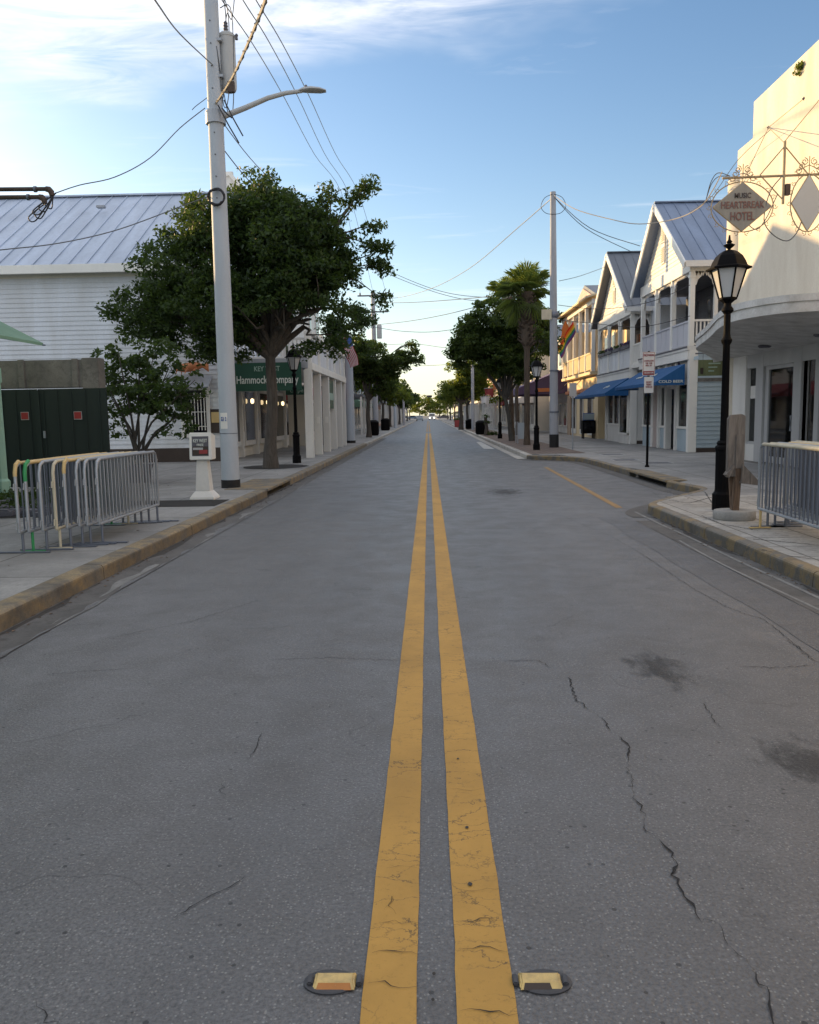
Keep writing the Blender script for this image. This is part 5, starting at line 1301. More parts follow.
MB().prism([(x+.06, y+.1, z0+.16), (x+.31, y+.1, z0-.10), (x+.26, y+.1, z0-.12), (x+.04, y+.1, z0-.09)], (0, .03, 0)).build('tray_side', M['wood'], wp)
MB().prism([(x+.04, y-.07, z0-.09), (x+.26, y-.07, z0-.12), (x+.26, y-.07, z0-.10), (x+.04, y-.07, z0-.065)], (0, .17, 0)).build('tray', M['wood'], wp)

# ---- gabled porch houses
def house(tag_, y0, y1, ze, zp, ridge_off, ncol, roofm, lab, cA, cB, wallA, seed, roofdepth=9.0, zfl=3.8, rail='solid', vent=True):
    hs_ = thing('porch_house', lab, 'building', (XF+4, (y0+y1)/2, .15))
    XP = XF-.15; XB = XF+1.75; ym = (y0+y1)/2 + ridge_off
    # lower storey
    MB().box(XF+.55, XF+9, y0+.03, y1-.03, .1, zfl-.12).build('lower_walls', M[wallA], hs_)
    s = MB().siding((XF+.02, y0), (XF+9, y0), .3, zfl-.15, (0, -1), .15, .022); s.build('side_clapboards', M[wallA], hs_, recalc=False)
    MB().box(XF+.02, XF+.56, y0+.02, y0+.10, .1, zfl-.12).build('side_return', M[wallA], hs_)
    MB().box(XF+.0, XF+9, y0-.02, y0+.05, .1, .32).build('plinth', M['darkbrown'], hs_)
    MB().box(XP+.02, XF+.16, y0-.06, y0+.16, .15, zfl-.1).build('corner_post', M['white_bright'], hs_, bevel=.01)
    # balcony
    MB().box(XP-.06, XB, y0-.05, y1, zfl-.10, zfl+.04).build('balcony_floor', M['white'], hs_)
    MB().box(XP-.03, XP+.05, y0-.02, y1, zfl-.42, zfl-.10).build('floor_beam', M['white_bright'], hs_, bevel=.01)
    MB().box(XP-.075, XP-.03, y0-.04, y1, zfl-.02, zfl+.03).build('dark_moulding', M['trim_dark'], hs_)  # dark strip along the balcony floor edge
    cy = [y0+.05 + (y1-.15-y0-.05)*(i/(ncol-1)) for i in range(ncol)]
    ce = ze-.42
    for yv in cy: 
        k = MB().box(XP, XP+.17, yv-.085, yv+.085, zfl+.04, ce); k.box(XP-.02, XP+.19, yv-.105, yv+.105, ce-.22, ce-.16).build('column', M[cA], hs_, bevel=.008)
    gi = MB()
    for ya, yb in zip(cy, cy[1:]):
        a, c = ya+.085, yb-.085; zr = zfl+.92
        p = MB()
        if rail == 'solid':
            p.box(XP+.05, XP+.10, a, c, zfl+.12, zr-.06)
            for q in range(1, 3): p.box(XP+.035, XP+.115, a+(c-a)*q/3-.02, a+(c-a)*q/3+.02, zfl+.12, zr-.06)
        else:
            nb_ = int((c-a)/.11)
            for q in range(nb_): yv = a+(c-a)*(q+.5)/nb_; p.box(XP+.05, XP+.10, yv-.032, yv+.032, zfl+.14, zr-.06)
        p.box(XP+.02, XP+.13, a, c, zr-.06, zr).box(XP+.03, XP+.12, a, c, zfl+.08, zfl+.14)
        p.build('railing', M[cB], hs_)
        # gingerbread brackets
        for sg, yv in ((1, a), (-1, c)):
            L = .38; pl = [(XP+.06, yv, ce-.5), (XP+.06, yv+sg*.06, ce-.5), (XP+.06, yv+sg*.09, ce-.34), (XP+.06, yv+sg*.17, ce-.3), (XP+.06, yv+sg*.19, ce-.17), (XP+.06, yv+sg*.30, ce-.14), (XP+.06, yv+sg*L, ce-.06), (XP+.06, yv+sg*L, ce), (XP+.06, yv, ce)]
            gi.prism(pl, (.03, 0, 0))
        q = a+.02
        while q < c-.1: gi.prism([(XP+.06, q, ce), (XP+.06, q+.1, ce), (XP+.06, q+.05, ce-.10)], (.03, 0, 0)); q += .12
    gi.build('gingerbread_trim', M['white_bright'], hs_)
    # near side railing and columns of the porch return
    p = MB(); nb_ = 12
    for q in range(nb_): xv = XP+.2+(XB-XP-.3)*(q+.5)/nb_; p.box(xv-.025, xv+.025, y0+.02, y0+.07, zfl+.14, zfl+.86)
    p.box(XP+.17, XB, y0-.01, y0+.1, zfl+.86, zfl+.93).box(XP+.17, XB, y0, y0+.09, zfl+.07, zfl+.14)
    p.build('side_railing', M['white_bright'], hs_)
    for xv in (XP+.9, XB-.1): MB().box(xv-.06, xv+.06, y0+.0, y0+.14, zfl+.04, ce).build('column', M[cA], hs_, bevel=.008)
    g2 = MB(); q = XP+.18
    while q < XB-.1: g2.prism([(q, y0+.03, ce), (q+.1, y0+.03, ce), (q+.05, y0+.03, ce-.16)], (0, .03, 0)); q += .11
    for xv, sg in ((XP+.17, 1), (XP+.84, -1), (XP+.96, 1)): g2.prism([(xv, y0+.03, ce-.45), (xv+sg*.05, y0+.03, ce-.45), (xv+sg*.1, y0+.03, ce-.28), (xv+sg*.24, y0+.03, ce-.14), (xv+sg*.3, y0+.03, ce), (xv, y0+.03, ce)], (0, .03, 0))
    g2.build('gingerbread_trim', M['white_bright'], hs_)
    # upper wall at the back of the porch
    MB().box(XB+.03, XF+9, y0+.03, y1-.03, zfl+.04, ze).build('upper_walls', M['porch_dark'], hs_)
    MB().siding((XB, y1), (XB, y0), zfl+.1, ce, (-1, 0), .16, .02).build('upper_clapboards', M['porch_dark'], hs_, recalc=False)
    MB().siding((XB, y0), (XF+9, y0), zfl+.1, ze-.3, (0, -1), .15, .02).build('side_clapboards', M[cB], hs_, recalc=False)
    span = (y1-y0)/3
    for q in range(3):
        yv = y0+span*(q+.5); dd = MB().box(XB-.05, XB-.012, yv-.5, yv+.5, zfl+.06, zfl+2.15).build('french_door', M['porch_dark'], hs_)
        for sg in (-1, 1): MB().box(XB-.062, XB-.05, yv+sg*.24-.18, yv+sg*.24+.18, zfl+.3, zfl+2.02).build('pane', M['dark_glass'], dd)
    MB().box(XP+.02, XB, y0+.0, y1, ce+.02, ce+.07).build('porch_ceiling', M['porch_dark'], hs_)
    MB().box(XP-.02, XP+.19, y0-.03, y1, ce, ze-.0).build('porch_beam', M['white_bright'], hs_, bevel=.01)
    MB().box(XP+.19, XF+9, y0-.03, y0+.14, ce, ze-.0).build('porch_beam', M['white_bright'], hs_, bevel=.01)
    # gable
    yl, yr_ = y0-.38, y1+.38; XG = XP+.12
    def clip(z):
        f = (z-ze)/(zp-ze); return ((y1-y1)+ (y1-ym)*f, (y1-y0) - (ym-y0)*f)
    g = MB().siding((XG, y1), (XG, y0), ze, zp-.12, (-1, 0), .15, .022, clip); g.build('gable_clapboards', M[cA], hs_, recalc=False)
    MB().prism([(XG+.01, y0, ze), (XG+.01, ym, zp-.1), (XG+.01, y1, ze)], (.1, 0, 0)).build('gable', M[cA], hs_)
    if vent:
        for k, (zv, hh) in enumerate(((ze+(zp-ze)*.50, .5), (ze+(zp-ze)*.2, .45))):
            vv = MB().box(XG-.06, XG-.02, ym-.24, ym+.24, zv-.05, zv+hh+.25); vv = vv.build('gable_vent', M['white_bright'], hs_, bevel=.01)
            lv = MB(); z = zv
            while z < zv+hh+.1: lv.obox((XG-.075, ym, z+.04), (.016, 0, .012), (0, .19, 0), (-.003, 0, .006)); z += .07
            lv.build('louvres', M['offwhite'], vv)
    sl_n = (zp-ze)/(ym-y0); e0 = ze - .38*sl_n; sl_s = (zp-ze)/(y1-ym); e1 = ze-.38*sl_s; xr0, xr1 = XP-.28, XF+roofdepth
    r_ = MB().prism([(xr0, yl, e0), (xr0, ym, zp), (xr0, yr_, e1), (xr0, yr_, e1+.12), (xr0, ym, zp+.13), (xr0, yl, e0+.12)], (xr1-xr0, 0, 0)).build('roof', M[roofm], hs_)
    sm_ = MB(); q = xr0+.3
    while q < xr1: 
        sm_.beam((q, yl-.01, e0+.125), (q, ym, zp+.135), .03, .03); q += .42
    sm_.beam((xr0, ym, zp+.15), (xr1, ym, zp+.15), .2, .05); sm_.build('seams', M[roofm], r_)
    bb_ = MB()
    for ya, za in ((yl, e0), (yr_, e1)):
        bb_.beam((xr0-.03, ya, za+.0), (xr0-.03, ym, zp-.0), .05, .24, (0, 0, 1))
    bb_.build('rake_boards', M['white_bright'], hs_)
    MB().box(xr0, xr1, yl-.03, yl+.02, e0-.06, e0+.14).build('eave_board', M['white'], hs_)
    MB().box(xr0+.02, xr1, yl+.02, y0-.04, e0+.02, e0+.05).build('soffit', M['white'], hs_)
    return hs_
def shopfront(hs_, segs, zfl=3.8, base='blue_siding'):
    """segs: (y0,y1,kind)"""
    rr = random.Random(int(segs[0][0]*10))
    for ya, yb, kind in segs:
        if kind == 'post': MB().box(XF-.08, XF+.14, ya, yb, .15, 3.3).build('pilaster', M['white'], hs_, bevel=.008)
        elif kind == 'wall':
            MB().box(XF+.03, XF+.12, ya, yb, .1, 3.3).build('wall_panel', M[base], hs_)
        elif kind in ('win', 'bay'):
            xo = XF-.02 if kind == 'win' else XF-.18; sill = .95 if kind == 'win' else .55
            MB().box(xo+.02, XF+.14, ya, yb, .1, sill).build('window_base', M[base if kind == 'win' else 'white'], hs_)
            fr = MB().box(xo-.03, xo+.10, ya, yb, sill, sill+.08).box(xo-.0, xo+.10, ya, yb, 2.5, 2.7).box(xo, xo+.1, ya, ya+.08, sill, 2.5).box(xo, xo+.1, yb-.08, yb, sill, 2.5).build('window', M['white_bright'], hs_, bevel=.005)
            MB().box(xo+.04, xo+.055, ya+.08, yb-.08, sill+.08, 2.5).build('pane', M['glass'], fr)
            MB().box(xo+.06, XF+.14, ya, yb, 2.7, 3.3).build('transom_panel', M['white'], hs_)
            for k in range(7):
                y = ya+.2+rr.random()*(yb-ya-.4); z = sill+.1+rr.random()*.9
                MB().box(xo+.25, xo+.33, y-.12, y+.12, z, z+.25+.3*rr.random()).build('merchandise', M[rr.choice(['curtain', 'goods_blue', 'goods_red', 'tan', 'curtain', 'sign_back'])], hs_, bevel=.03)
        elif kind == 'door':
            MB().box(XF+.35, XF+.40, ya, yb, .15, 2.4).build('door', M['dark_glass'], hs_)
            MB().box(XF+.02, XF+.5, ya, yb, 2.4, 3.3).build('door_head', M['white'], hs_)
        elif kind == 'red':
            MB().box(XF+.1, XF+.15, ya, yb, .15, 3.3).build('red_panel', M['goods_red'], hs_)
hA = house('A', 28.75, 35.3, 6.7, 9.28, .35, 4, 'roof_blue', 'pale blue and white gabled porch house with a tall steep roof, nearest of the row', 'white_bright', 'lav', 'blue_siding', 1, rail='solid', zfl=3.75)
shopfront(hA, [(28.85+(a-28.9)*.825, 28.85+(b-28.9)*.825, k) for a, b, k in [(28.9, 29.05, 'post'), (29.05, 30.7, 'win'), (30.7, 30.95, 'post'), (30.95, 32.2, 'door'), (32.2, 32.5, 'post'), (32.5, 33.4, 'win'), (33.4, 33.7, 'post'), (33.7, 34.4, 'red'), (34.4, 34.8, 'post'), (34.8, 36.6, 'win')]])
w_ = MB().box(XF-.03, XF+.14, 30.3, 31.1, 3.06, 3.50).build('small_window', M['purple'], hA); MB().box(XF-.04, XF-.03, 30.42, 30.98, 3.12, 3.42).build('pane', M['curtain'], w_)
MB().siding((XF+.03, 34.5), (XF+.03, 28.2), 3.3, 3.42, (-1, 0), .12, .02).build('front_clapboards', M['blue_siding'], hA, recalc=False)
hB = house('B', 36.9, 44.0, 6.25, 9.03, .2, 4, 'roof_grey', 'white gabled porch house with flower boxes and a dark roof, second of the row', 'white_bright', 'white_grey', 'white', 2, rail='solid', zfl=3.48)
shopfront(hB, [(37.0+(a-38)*.86, 37.0+(b-38)*.86, k) for a, b, k in [(38.0, 38.3, 'post'), (38.3, 40.2, 'bay'), (40.2, 40.5, 'post'), (40.5, 42.4, 'win'), (42.4, 43.9, 'win'), (43.9, 44.2, 'post'), (44.2, 46.0, 'door')]], base='white')
MB().box(XF+.7, XF+6, 35.33, 36.88, .1, 6.0).build('link_wall', M['white_grey'], hB)
p = MB().box(XF-.05, XF+.02, 35.33, 36.88, 4.45, 4.52).box(XF-.05, XF+.02, 35.33, 36.88, 3.65, 3.72)
for q in range(9): p.box(XF-.04, XF+.01, 35.42+q*.16, 35.46+q*.16, 3.72, 4.45)
p.box(XF-.1, XF+.7, 35.33, 36.88, 3.48, 3.64); p.build('link_railing', M['white_bright'], hB)
for k in range(4):
    y = 37.1+k*1.7; fb = thing('flower_box', ['flower box of dark purple leaves on the porch rail nearest the blue house', 'flower box of dark leaves, second along the white porch rail', 'flower box of dark leaves, third along the white porch rail', 'flower box of dark leaves at the far end of the white porch rail'][k], 'planter', (XF-.1, y+.7, 4.4), 'flower boxes on the white porch rail')
    MB().box(XF-.2, XF, y, y+1.5, 4.41, 4.55).build('box', M['trim_dark'], fb)
    leaves_mesh('flowers', [(XF-.1, y+.2+.22*j, 4.63) for j in range(6)], .16, 28, .10, M['leaf'] if k % 2 else M['purple'], fb, k)
# ---- awnings
def awning(name, lab, y0, y1, xt, zt, xb, zb, m_, val=.14, cat='awning', txt=None):
    t = thing(name, lab, cat, ((xt+xb)/2, (y0+y1)/2, zb))
    MB().add([(xt, y0, zt), (xb, y0, zb), (xb, y1, zb), (xt, y1, zt)], [(0, 1, 2, 3)]).add([(xt, y0, zt-.02), (xb+.01, y0, zb-.02), (xb+.01, y1, zb-.02), (xt, y1, zt-.02)], [(0, 3, 2, 1)]).build('canvas', M[m_], t, recalc=False)
    for y in (y0-.004, y1+.004): MB().add([(xt, y, zt), (xb, y, zb), (xb, y, zb-val), (xt, y, zb-val)], [(0, 1, 2, 3)]).build('end_panel', M[m_], t)
    MB().add([(xb-.004, y0, zb), (xb-.004, y1, zb), (xb-.004, y1, zb-val), (xb-.004, y0, zb-val)], [(0, 1, 2, 3)]).build('valance', M[m_], t)
    f = MB(); f.tube([(xb+.02, y0+.02, zb-.03), (xb+.02, y1-.02, zb-.03)], .02, 6)
    for y in np.linspace(y0+.03, y1-.03, 4): f.tube([(xt, y, zt-.05), (xb+.02, y, zb-.05)], .015, 6).tube([(xt, y, zb-.06), (xb+.02, y, zb-.06)], .015, 6)
    f.build('awning_frame', M['galv'], t)
    return t
aA = awning('canvas_awning', 'blue canvas awning with pale letters on its near end, on the pale blue house', 28.95, 35.2, XF-.2, 3.2, XF-1.2, 2.60, 'blue_awning', .12)
text('COLD BEER', .13, M['text_white'], aA, (XF-.68, 28.935, 2.60), (1, 0, 0), width=.85)
for y in (31.0, 33.0): text('cafe', .24, M['text_white'], aA, (XF-.72, y, 2.92), (0, -1, 0), (1.0, 0, .60), width=.8, shear=.2)
aB = awning('canvas_awning', 'bright blue canvas awning farther along, under the white porch with flower boxes', 36.95, 44.4, XF-.2, 3.08, XF-1.25, 2.42, 'blue_awning', .12)
text('gifts', .26, M['text_white'], aB, (XF-.74, 38.8, 2.76), (0, -1, 0), (1.05, 0, .66), width=.9, shear=.2)
# ---- house C: long yellow porch, sunlit
hC = thing('porch_house', 'yellow two storey porch building in full sun behind the rainbow flag', 'building', (13, 52, .15))
MB().box(XF+.1, XF+9, 47.2, 57, .1, 3.6).build('lower_walls', M['yellow_wall'], hC)
MB().box(XF+1.6, XF+9, 47.2, 57, 3.7, 7.6).build('upper_walls', M['yellow_wall'], hC)
MB().box(XF-.3, XF+1.6, 47.2, 57, 3.62, 3.78).build('balcony_floor', M['yellow_wall'], hC)
for k in range(6):
    y = 47.3+k*1.9; MB().box(XF-.25, XF-.07, y-.09, y+.09, 3.78, 7.35).build('column', M['white_bright'], hC, bevel=.01)
    if k < 5:
        p = MB().box(XF-.2, XF-.14, y+.09, y+1.81, 3.9, 4.75).box(XF-.24, XF-.1, y+.09, y+1.81, 4.75, 4.82)
        for q in range(1, 6): p.box(XF-.215, XF-.13, y+.09+1.72*q/6-.02, y+.09+1.72*q/6+.02, 3.9, 4.75)
        p.build('railing', M['yellow_wall'], hC)
        f = MB().box(XF+1.55, XF+1.58, y+.5, y+1.4, 3.9, 6.1).build('french_door', M['white'], hC); MB().box(XF+1.535, XF+1.55, y+.6, y+1.3, 4.1, 5.95).build('pane', M['dark_glass'], f)
MB().box(XF-.28, XF-.04, 47.1, 57.05, 7.35, 7.6).build('porch_beam', M['white_bright'], hC)
MB().prism([(XF-.65, 46.9, 7.62), (XF-.65, 57.3, 7.62), (XF+2.0, 57.3, 8.3), (XF+2.0, 46.9, 8.3)], (0, 0, .1)).build('porch_roof', M['yellow_wall'], hC)
z9 = D(563, 293, 55.5).z
MB().prism([(XF+.7, 48.5, 7.7), (XF+.7, 54.6, z9), (XF+.7, 60.5, 7.7)], (9, 0, 0)).build('roof', M['roof_grey'], hC)
MB().prism([(XF+.6, 50.2, 8.0), (XF+.6, 54.6, z9-.2), (XF+.6, 59, 8.0)], (.08, 0, 0)).build('gable', M['pink'], hC)
for k, (y, w__) in enumerate(((48.5, 1.3), (51.2, 1.0), (53.6, 1.5))):
    f = MB().box(XF+.03, XF+.09, y, y+w__, .3, 2.6).build('shop_window', M['white'], hC); MB().box(XF+.015, XF+.03, y+.1, y+w__-.1, .6, 2.5).build('pane', M['dark_glass'], f)
MB().box(XF+.02, XF+.08, 55.4, 56.6, .15, 2.6).build('door', M['tan'], hC)
MB().box(XF-.05, XF+.09, 47.2, 57, 2.75, 2.95).build('cornice', M['orange'], hC)
hC.location.y -= 2.2
hang('cable', 'string of dark bulbs looping across the yellow porch front', [V((XF-.32, 47.2, 3.5)), V((XF-.5, 49.5, 3.05)), V((XF-.34, 52, 3.45)), V((XF-.5, 54.5, 2.95)), V((XF-.34, 57, 3.3))], .022)
# ---- flags on the right
root = D(580, 338, 49.5); a = D(573, 321, 48.6)
flag('flag', 'rainbow striped flag hanging from the yellow porch', V((XF-.2, 49.5, root.z)), a, 1.75, .85, (-.55, .3, -1.0), 0, 'rainbow', wave=.08)
root = D(570, 330, 52); a = D(565, 320, 51.5)
flag('flag', 'orange red flag hanging beyond the rainbow flag', V((XF-.2, 52, root.z)), a, 1.3, .7, (-.25, .3, -1.0), 0, 'orange', wave=.1)
# ---- purple awning building
aP = awning('canvas_awning', 'big purple canvas awning reaching over the right pavement', 57.5, 66, XF+.6, 4.7, 6.3, 3.35, 'purple', .45)
MB().box(7.6, XF-.4, 57.44, 57.47, 3.05, 3.3).build('sunlit_band', M['orange'], aP)  # orange colour stands for sun catching the awning's lower end
hD = thing('shop_building', 'white two storey shop building behind the purple awning', 'building', (13, 62, .15))
MB().box(XF+.7, XF+10, 57.3, 67, .1, 6.8).build('walls', M['white'], hD)
MB().box(XF+.5, XF+10, 57.2, 67.1, 6.8, 7.0).build('cornice', M['white_bright'], hD)
for k in range(4):
    y = 58.3+k*2.2
    for z in (.6, 4.9):
        f = MB().box(XF+.63, XF+.69, y, y+1.2, z, z+1.7).build('window', M['white_bright'], hD); MB().box(XF+.61, XF+.63, y+.1, y+1.1, z+.1, z+1.6).build('pane', M['dark_glass'], f)
sg = thing('projecting_sign', 'rounded cream projecting sign glowing in the sun beside the purple awning', 'sign', (6.6, 64, 3))
c0, c1 = D(503, 394, 64), D(517, 373, 64)
pts_ = []; cx_, cz_ = (c0.x+c1.x)/2, (c0.z+c1.z)/2; rx_, rz_ = (c1.x-c0.x)/2, (c1.z-c0.z)/2
for i in range(24):
    t_ = 2*math.pi*i/24; cs, sn = math.cos(t_), math.sin(t_); pts_.append((cx_+rx_*math.copysign(abs(cs)**.5, cs), 64, cz_+rz_*math.copysign(abs(sn)**.5, sn)))
MB().prism(pts_, (0, .12, 0)).build('board', M['rail_cream'], sg)
MB().tube([(c1.x, 64.06, cz_), (XF+.7, 64.06, cz_)], .03, 6).build('arm', M['trim_dark'], sg)

# ---- utility pole right
c = G(554, 447.5, .15); PR = c; tp = D(553, 192, c.y)
pr2 = pole('utility_pole', 'slim grey concrete utility pole on the right pavement with a black band at its foot', c, tp.z-.15, .19, .115, 'pole_grey', .55, lean=(tp.x-c.x, 0))
bx = D(546, 315, c.y); pb = MB().box(bx.x-.2, bx.x+.2, c.y-.2, c.y-.12, bx.z-.2, bx.z+.2).build('sign_plate', M['rail_cream'], pr2)
for z in (1.6, 3.3): MB().tube([(c.x, c.y, z), (c.x, c.y, z+.06)], .20, 16).build('strap', M['galv_dark'], pr2, smooth=True)
q = D(554, 318, c.y); MB().lathe([(.16, 0), (.2, .05), (.2, .2), (.16, .25)], 12, (q.x, c.y, q.z)).build('collar', M['galv_dark'], pr2, smooth=True)
TP = V((tp.x, c.y, tp.z))
rng_ = MB()
for k, (ax, sgn) in enumerate(((.32, -1), (.32, 1))):
    rng_.tube(smooth3([TP+V((0, -.1, -.1)), TP+V((sgn*.35, -.12, -.25)), TP+V((sgn*.5, -.12, -.6)), TP+V((sgn*.3, -.12, -.85)), TP+V((0, -.12, -.9))], 4), .012, 5)
rng_.build('jumper_wires', M['wire'], pr2, smooth=True)
# cables across
E = V((XF, 24.3, zz(722, 175).z))
hang('cable', 'pale sagging cable from the right pole towards the stucco building', [TP+V((0, 0, -.1)), D(575, 209, 32.5), D(612, 219.5, 31), D(640, 224, 29.5), D(675, 219, 28), D(700, 207, 26.5), D(714, 188, 25.3), D(722, 172, 24.6)], .016, 'wire_pale')
for k, (a, o) in enumerate(((710, 12), (716, 3))): hang('cable', ['dark service loop at the corner of the stucco facade, outer one', 'dark service loop at the corner of the stucco facade, inner one'][k], [D(706, 200, 26), D(711, 182+k*3, 25.6), D(718, 173+k*4, 25), D(730, 176, 24.4)], .012)
hang('cable', 'dark wire rising along the stepped parapet corner', [D(690, 212, 27), D(712, 196, 25.6), D(738, 160, 24.2), D(770, 130, 21.9)], .009, 'wire_grey')
hang('cable', 'dark service wire from the right pole to the first gabled roof, upper', [TP+V((0, 0, -.15)), D(590, 228, 33), D(640, 246, 34)], .014)
hang('cable', 'dark service wire from the right pole to the first gabled roof, lower', [TP+V((0, 0, -.15)), D(585, 228, 35), D(632, 252, 38)], .014)
hang('cable', 'wire from the right pole sagging left over the street to the far left pole', [TP+V((0, 0, -.2)), D(520, 226, 38), D(470, 268, 48), D(430, 289, 57), D(395, 298, 65), UT+V((0, 0, -.25))], .017, 'wire_grey')
for k, p in enumerate((((374, 268), (410, 283), (445, 295), (480, 301), (540, 300)), ((374, 262), (400, 276), (440, 291), (480, 297), (540, 297)), ((374, 303), (410, 302.5), (450, 300), (500, 295), (548, 285)), ((374, 325), (410, 321), (450, 313.5), (500, 300), (548, 283)), ((374, 327), (400, 331), (430, 332), (460, 328), (500, 318)), ((380, 345), (415, 344), (450, 348), (480, 345)), ((380, 366), (410, 366), (440, 365), (480, 362)))):
    yk = 66 if k < 5 else 100; labs = ['first high wire crossing over the street above the left tree tips', 'second high wire crossing over the street above the left tree tips', 'nearly level wire crossing the street between the two tree rows', 'wire crossing the street, rising to the right between the tree rows', 'faint slack wire crossing below the others between the tree rows', 'faint far wire crossing the street in the pale sky', 'lowest far wire crossing the street near the horizon glow']
    hang('cable', labs[k], [D(a_, b_, yk - (yk-PR.y)*(i/(len(p)-1))*(.95 if k in (2, 3) else .25)) for i, (a_, b_) in enumerate(p)], .020 if k < 5 else .025, 'wire_grey')
hang('cable', 'service wire from the right pole to the porch of the second gabled house', [D(559, 281, c.y), D(580, 276, 36), D(605, 267, 40.5)], .012, 'wire_grey')
hang('cable', 'upper dark wire running along the porch columns from the right pole', [D(558, 305, c.y), D(600, 309, 32), D(650, 302, 29.5), D(690, 285, 28.3)], .011)
hang('cable', 'lower dark wire running along the porch columns from the right pole', [D(558, 320, c.y), D(590, 323, 32), D(640, 327, 30), D(690, 316, 28.3)], .011)
# ---- signs
c = G(647, 467, .15); ps = thing('parking_sign', 'white and red parking notice over a smaller plate on a black post', 'sign', c)
MB().tube([c, c+V((0, 0, 2.98))], .032, 10).build('post', M['black'], ps, smooth=True)
MB().lathe([(.06, 0), (.06, .03), (.035, .06)], 12, c).build('foot', M['black'], ps)
za, zb, zc, zd = [D(648, v, c.y).z for v in (352, 375.5, 376.5, 393)]
y = c.y-.045
def rplate(x0, x1, z0, z1, yv, m_, par, nm, r=.02, th_=.006):
    P = []
    for cx, cz, a0 in ((x1-r, z1-r, 0), (x0+r, z1-r, 90), (x0+r, z0+r, 180), (x1-r, z0+r, 270)):
        for k in range(4): t_ = R(a0+30*k); P.append((cx+r*math.cos(t_), yv, cz+r*math.sin(t_)))
    return MB().prism(P, (0, th_, 0)).build(nm, m_, par)
p1_ = rplate(c.x-.17, c.x+.15, zb, za, y, M['sign_white'], ps, 'upper_plate')
rd = MB(); w4 = .008
rd.box(c.x-.155, c.x+.135, y-.003, y, zb+.012, zb+.11)
for zz_ in (za-.02,): rd.box(c.x-.155, c.x+.135, y-.003, y, zz_, zz_+.008)
rd.box(c.x-.155, c.x-.147, y-.003, y, zb+.11, za-.02).box(c.x+.127, c.x+.135, y-.003, y, zb+.11, za-.02)
rd.build('red_border', M['red'], p1_)
text('NO', .10, M['red'], p1_, (c.x-.09, y-.005, za-.085), width=.10); text('PARKING', .075, M['red'], p1_, (c.x+.045, y-.005, za-.085), width=.15)
text('LOADING ZONE\n7AM - 11AM\nMON - SAT', .058, M['red'], p1_, (c.x-.01, y-.005, (za+zb)/2+.01), width=.24)
text('TOW-AWAY ZONE', .06, M['sign_white'], p1_, (c.x-.01, y-.006, zb+.06), width=.25)
p2_ = rplate(c.x-.12, c.x+.12, zd, zc-.01, y, M['sign_white'], ps, 'lower_plate')
text('EXCEPT\nPERMIT\nVEHICLES', .06, M['red'], p2_, (c.x, y-.005, (zc+zd)/2), width=.17)
c = G(572.5, 449.5, .15); gp = thing('road_sign', 'grey road sign seen from behind on a thin galvanised post at the bay corner', 'sign', c)
za, zb = D(573, 383, c.y).z, D(573, 396.5, c.y).z
MB().tube([c, (c.x, c.y, za-.02)], .03, 8).build('post', M['galv'], gp, smooth=True)
rplate(c.x-.14, c.x+.14, zb, za, c.y-.04, M['sign_back'], gp, 'plate')
# ---- small street furniture right
def bin_(px, py, r_, h_, lab, m_='black', y=None):
    c = G(px, py, .15); t = thing('litter_bin', lab, 'litter bin', c, 'litter bins and tubs along the pavements')
    MB().lathe([(r_*.85, 0), (r_*.95, .05), (r_, .1), (r_, h_*.82)], 18, c).build('body', M[m_], t, smooth=True)
    MB().lathe([(r_*1.06, h_*.80), (r_*1.08, h_*.86), (r_*.8, h_*.95), (r_*.5, h_)], 18, c).build('lid', M[m_], t, smooth=True)
    rb = MB()
    for i in range(14): a = 2*math.pi*i/14; rb.box(c.x+r_*1.01*math.cos(a)-.015, c.x+r_*1.01*math.cos(a)+.015, c.y+r_*1.01*math.sin(a)-.015, c.y+r_*1.01*math.sin(a)+.015, c.z+.1, c.z+h_*.8)
    rb.build('slats', M[m_], t); return t
bin_(481, 434.5, .37, 1.0, 'black litter bin beside the dark figure shaped plant, nearer of the right pair')
bin_(470, 429, .42, 1.0, 'black litter bin at the foot of the thin grey pole, farther of the right pair')
bin_(373.5, 435.5, .40, 1.15, 'black tub beside the distant lamp on the left pavement, nearer of two')
bin_(385.5, 430.5, .42, 1.2, 'black tub at the foot of a slim tree on the left pavement, farther of two')
c = G(486, 435.5, .15); shr = thing('potted_cycad', 'small dark bushy plant with upright trunk beside the black litter bin', 'plant', c)
MB().tube([c, c+V((.05, 0, .5)), c+V((-.03, 0, 1.25))], [.16, .12, .10], 8).build('stem', M['bark'], shr, smooth=True)
leaves_mesh('leaves', [c+V((.25, 0, .15)), c+V((.5, 0, .12)), c+V((0, 0, 1.3)), c+V((.1, 0, .9)), c+V((.7, .2, .1))], .28, 60, .16, M['leaf'], shr, 5)
c = G(524.5, 443.5, .15); rk = thing('cafe_barrier', 'grey panelled windbreak rack with steel legs between the palm and the forked tree', 'rack', c)
MB().box(c.x-.30, c.x+.22, c.y-.03, c.y+.03, c.z+.22, c.z+1.0).build('panel', M['blue_wall'], rk, bevel=.01)
MB().box(c.x+.24, c.x+.27, c.y, c.y+.9, c.z+.22, c.z+1.0).build('side_panel', M['blue_wall'], rk, bevel=.01)
for dx, dy in ((-.32, 0), (.25, 0), (.25, .9), (-.32, .9)): MB().box(c.x+dx-.02, c.x+dx+.02, c.y+dy-.02, c.y+dy+.02, c.z, c.z+1.05).build('leg', M['galv'], rk)
c = G(588, 438.5, .15); nbx = thing('newspaper_box', 'black street vending box with a pale blue top in front of the blue awning shop', 'newspaper box', c)
MB().box(c.x-.35, c.x+.35, c.y-.3, c.y+.3, c.z+.28, c.z+1.0).build('body', M['black'], nbx, bevel=.02)
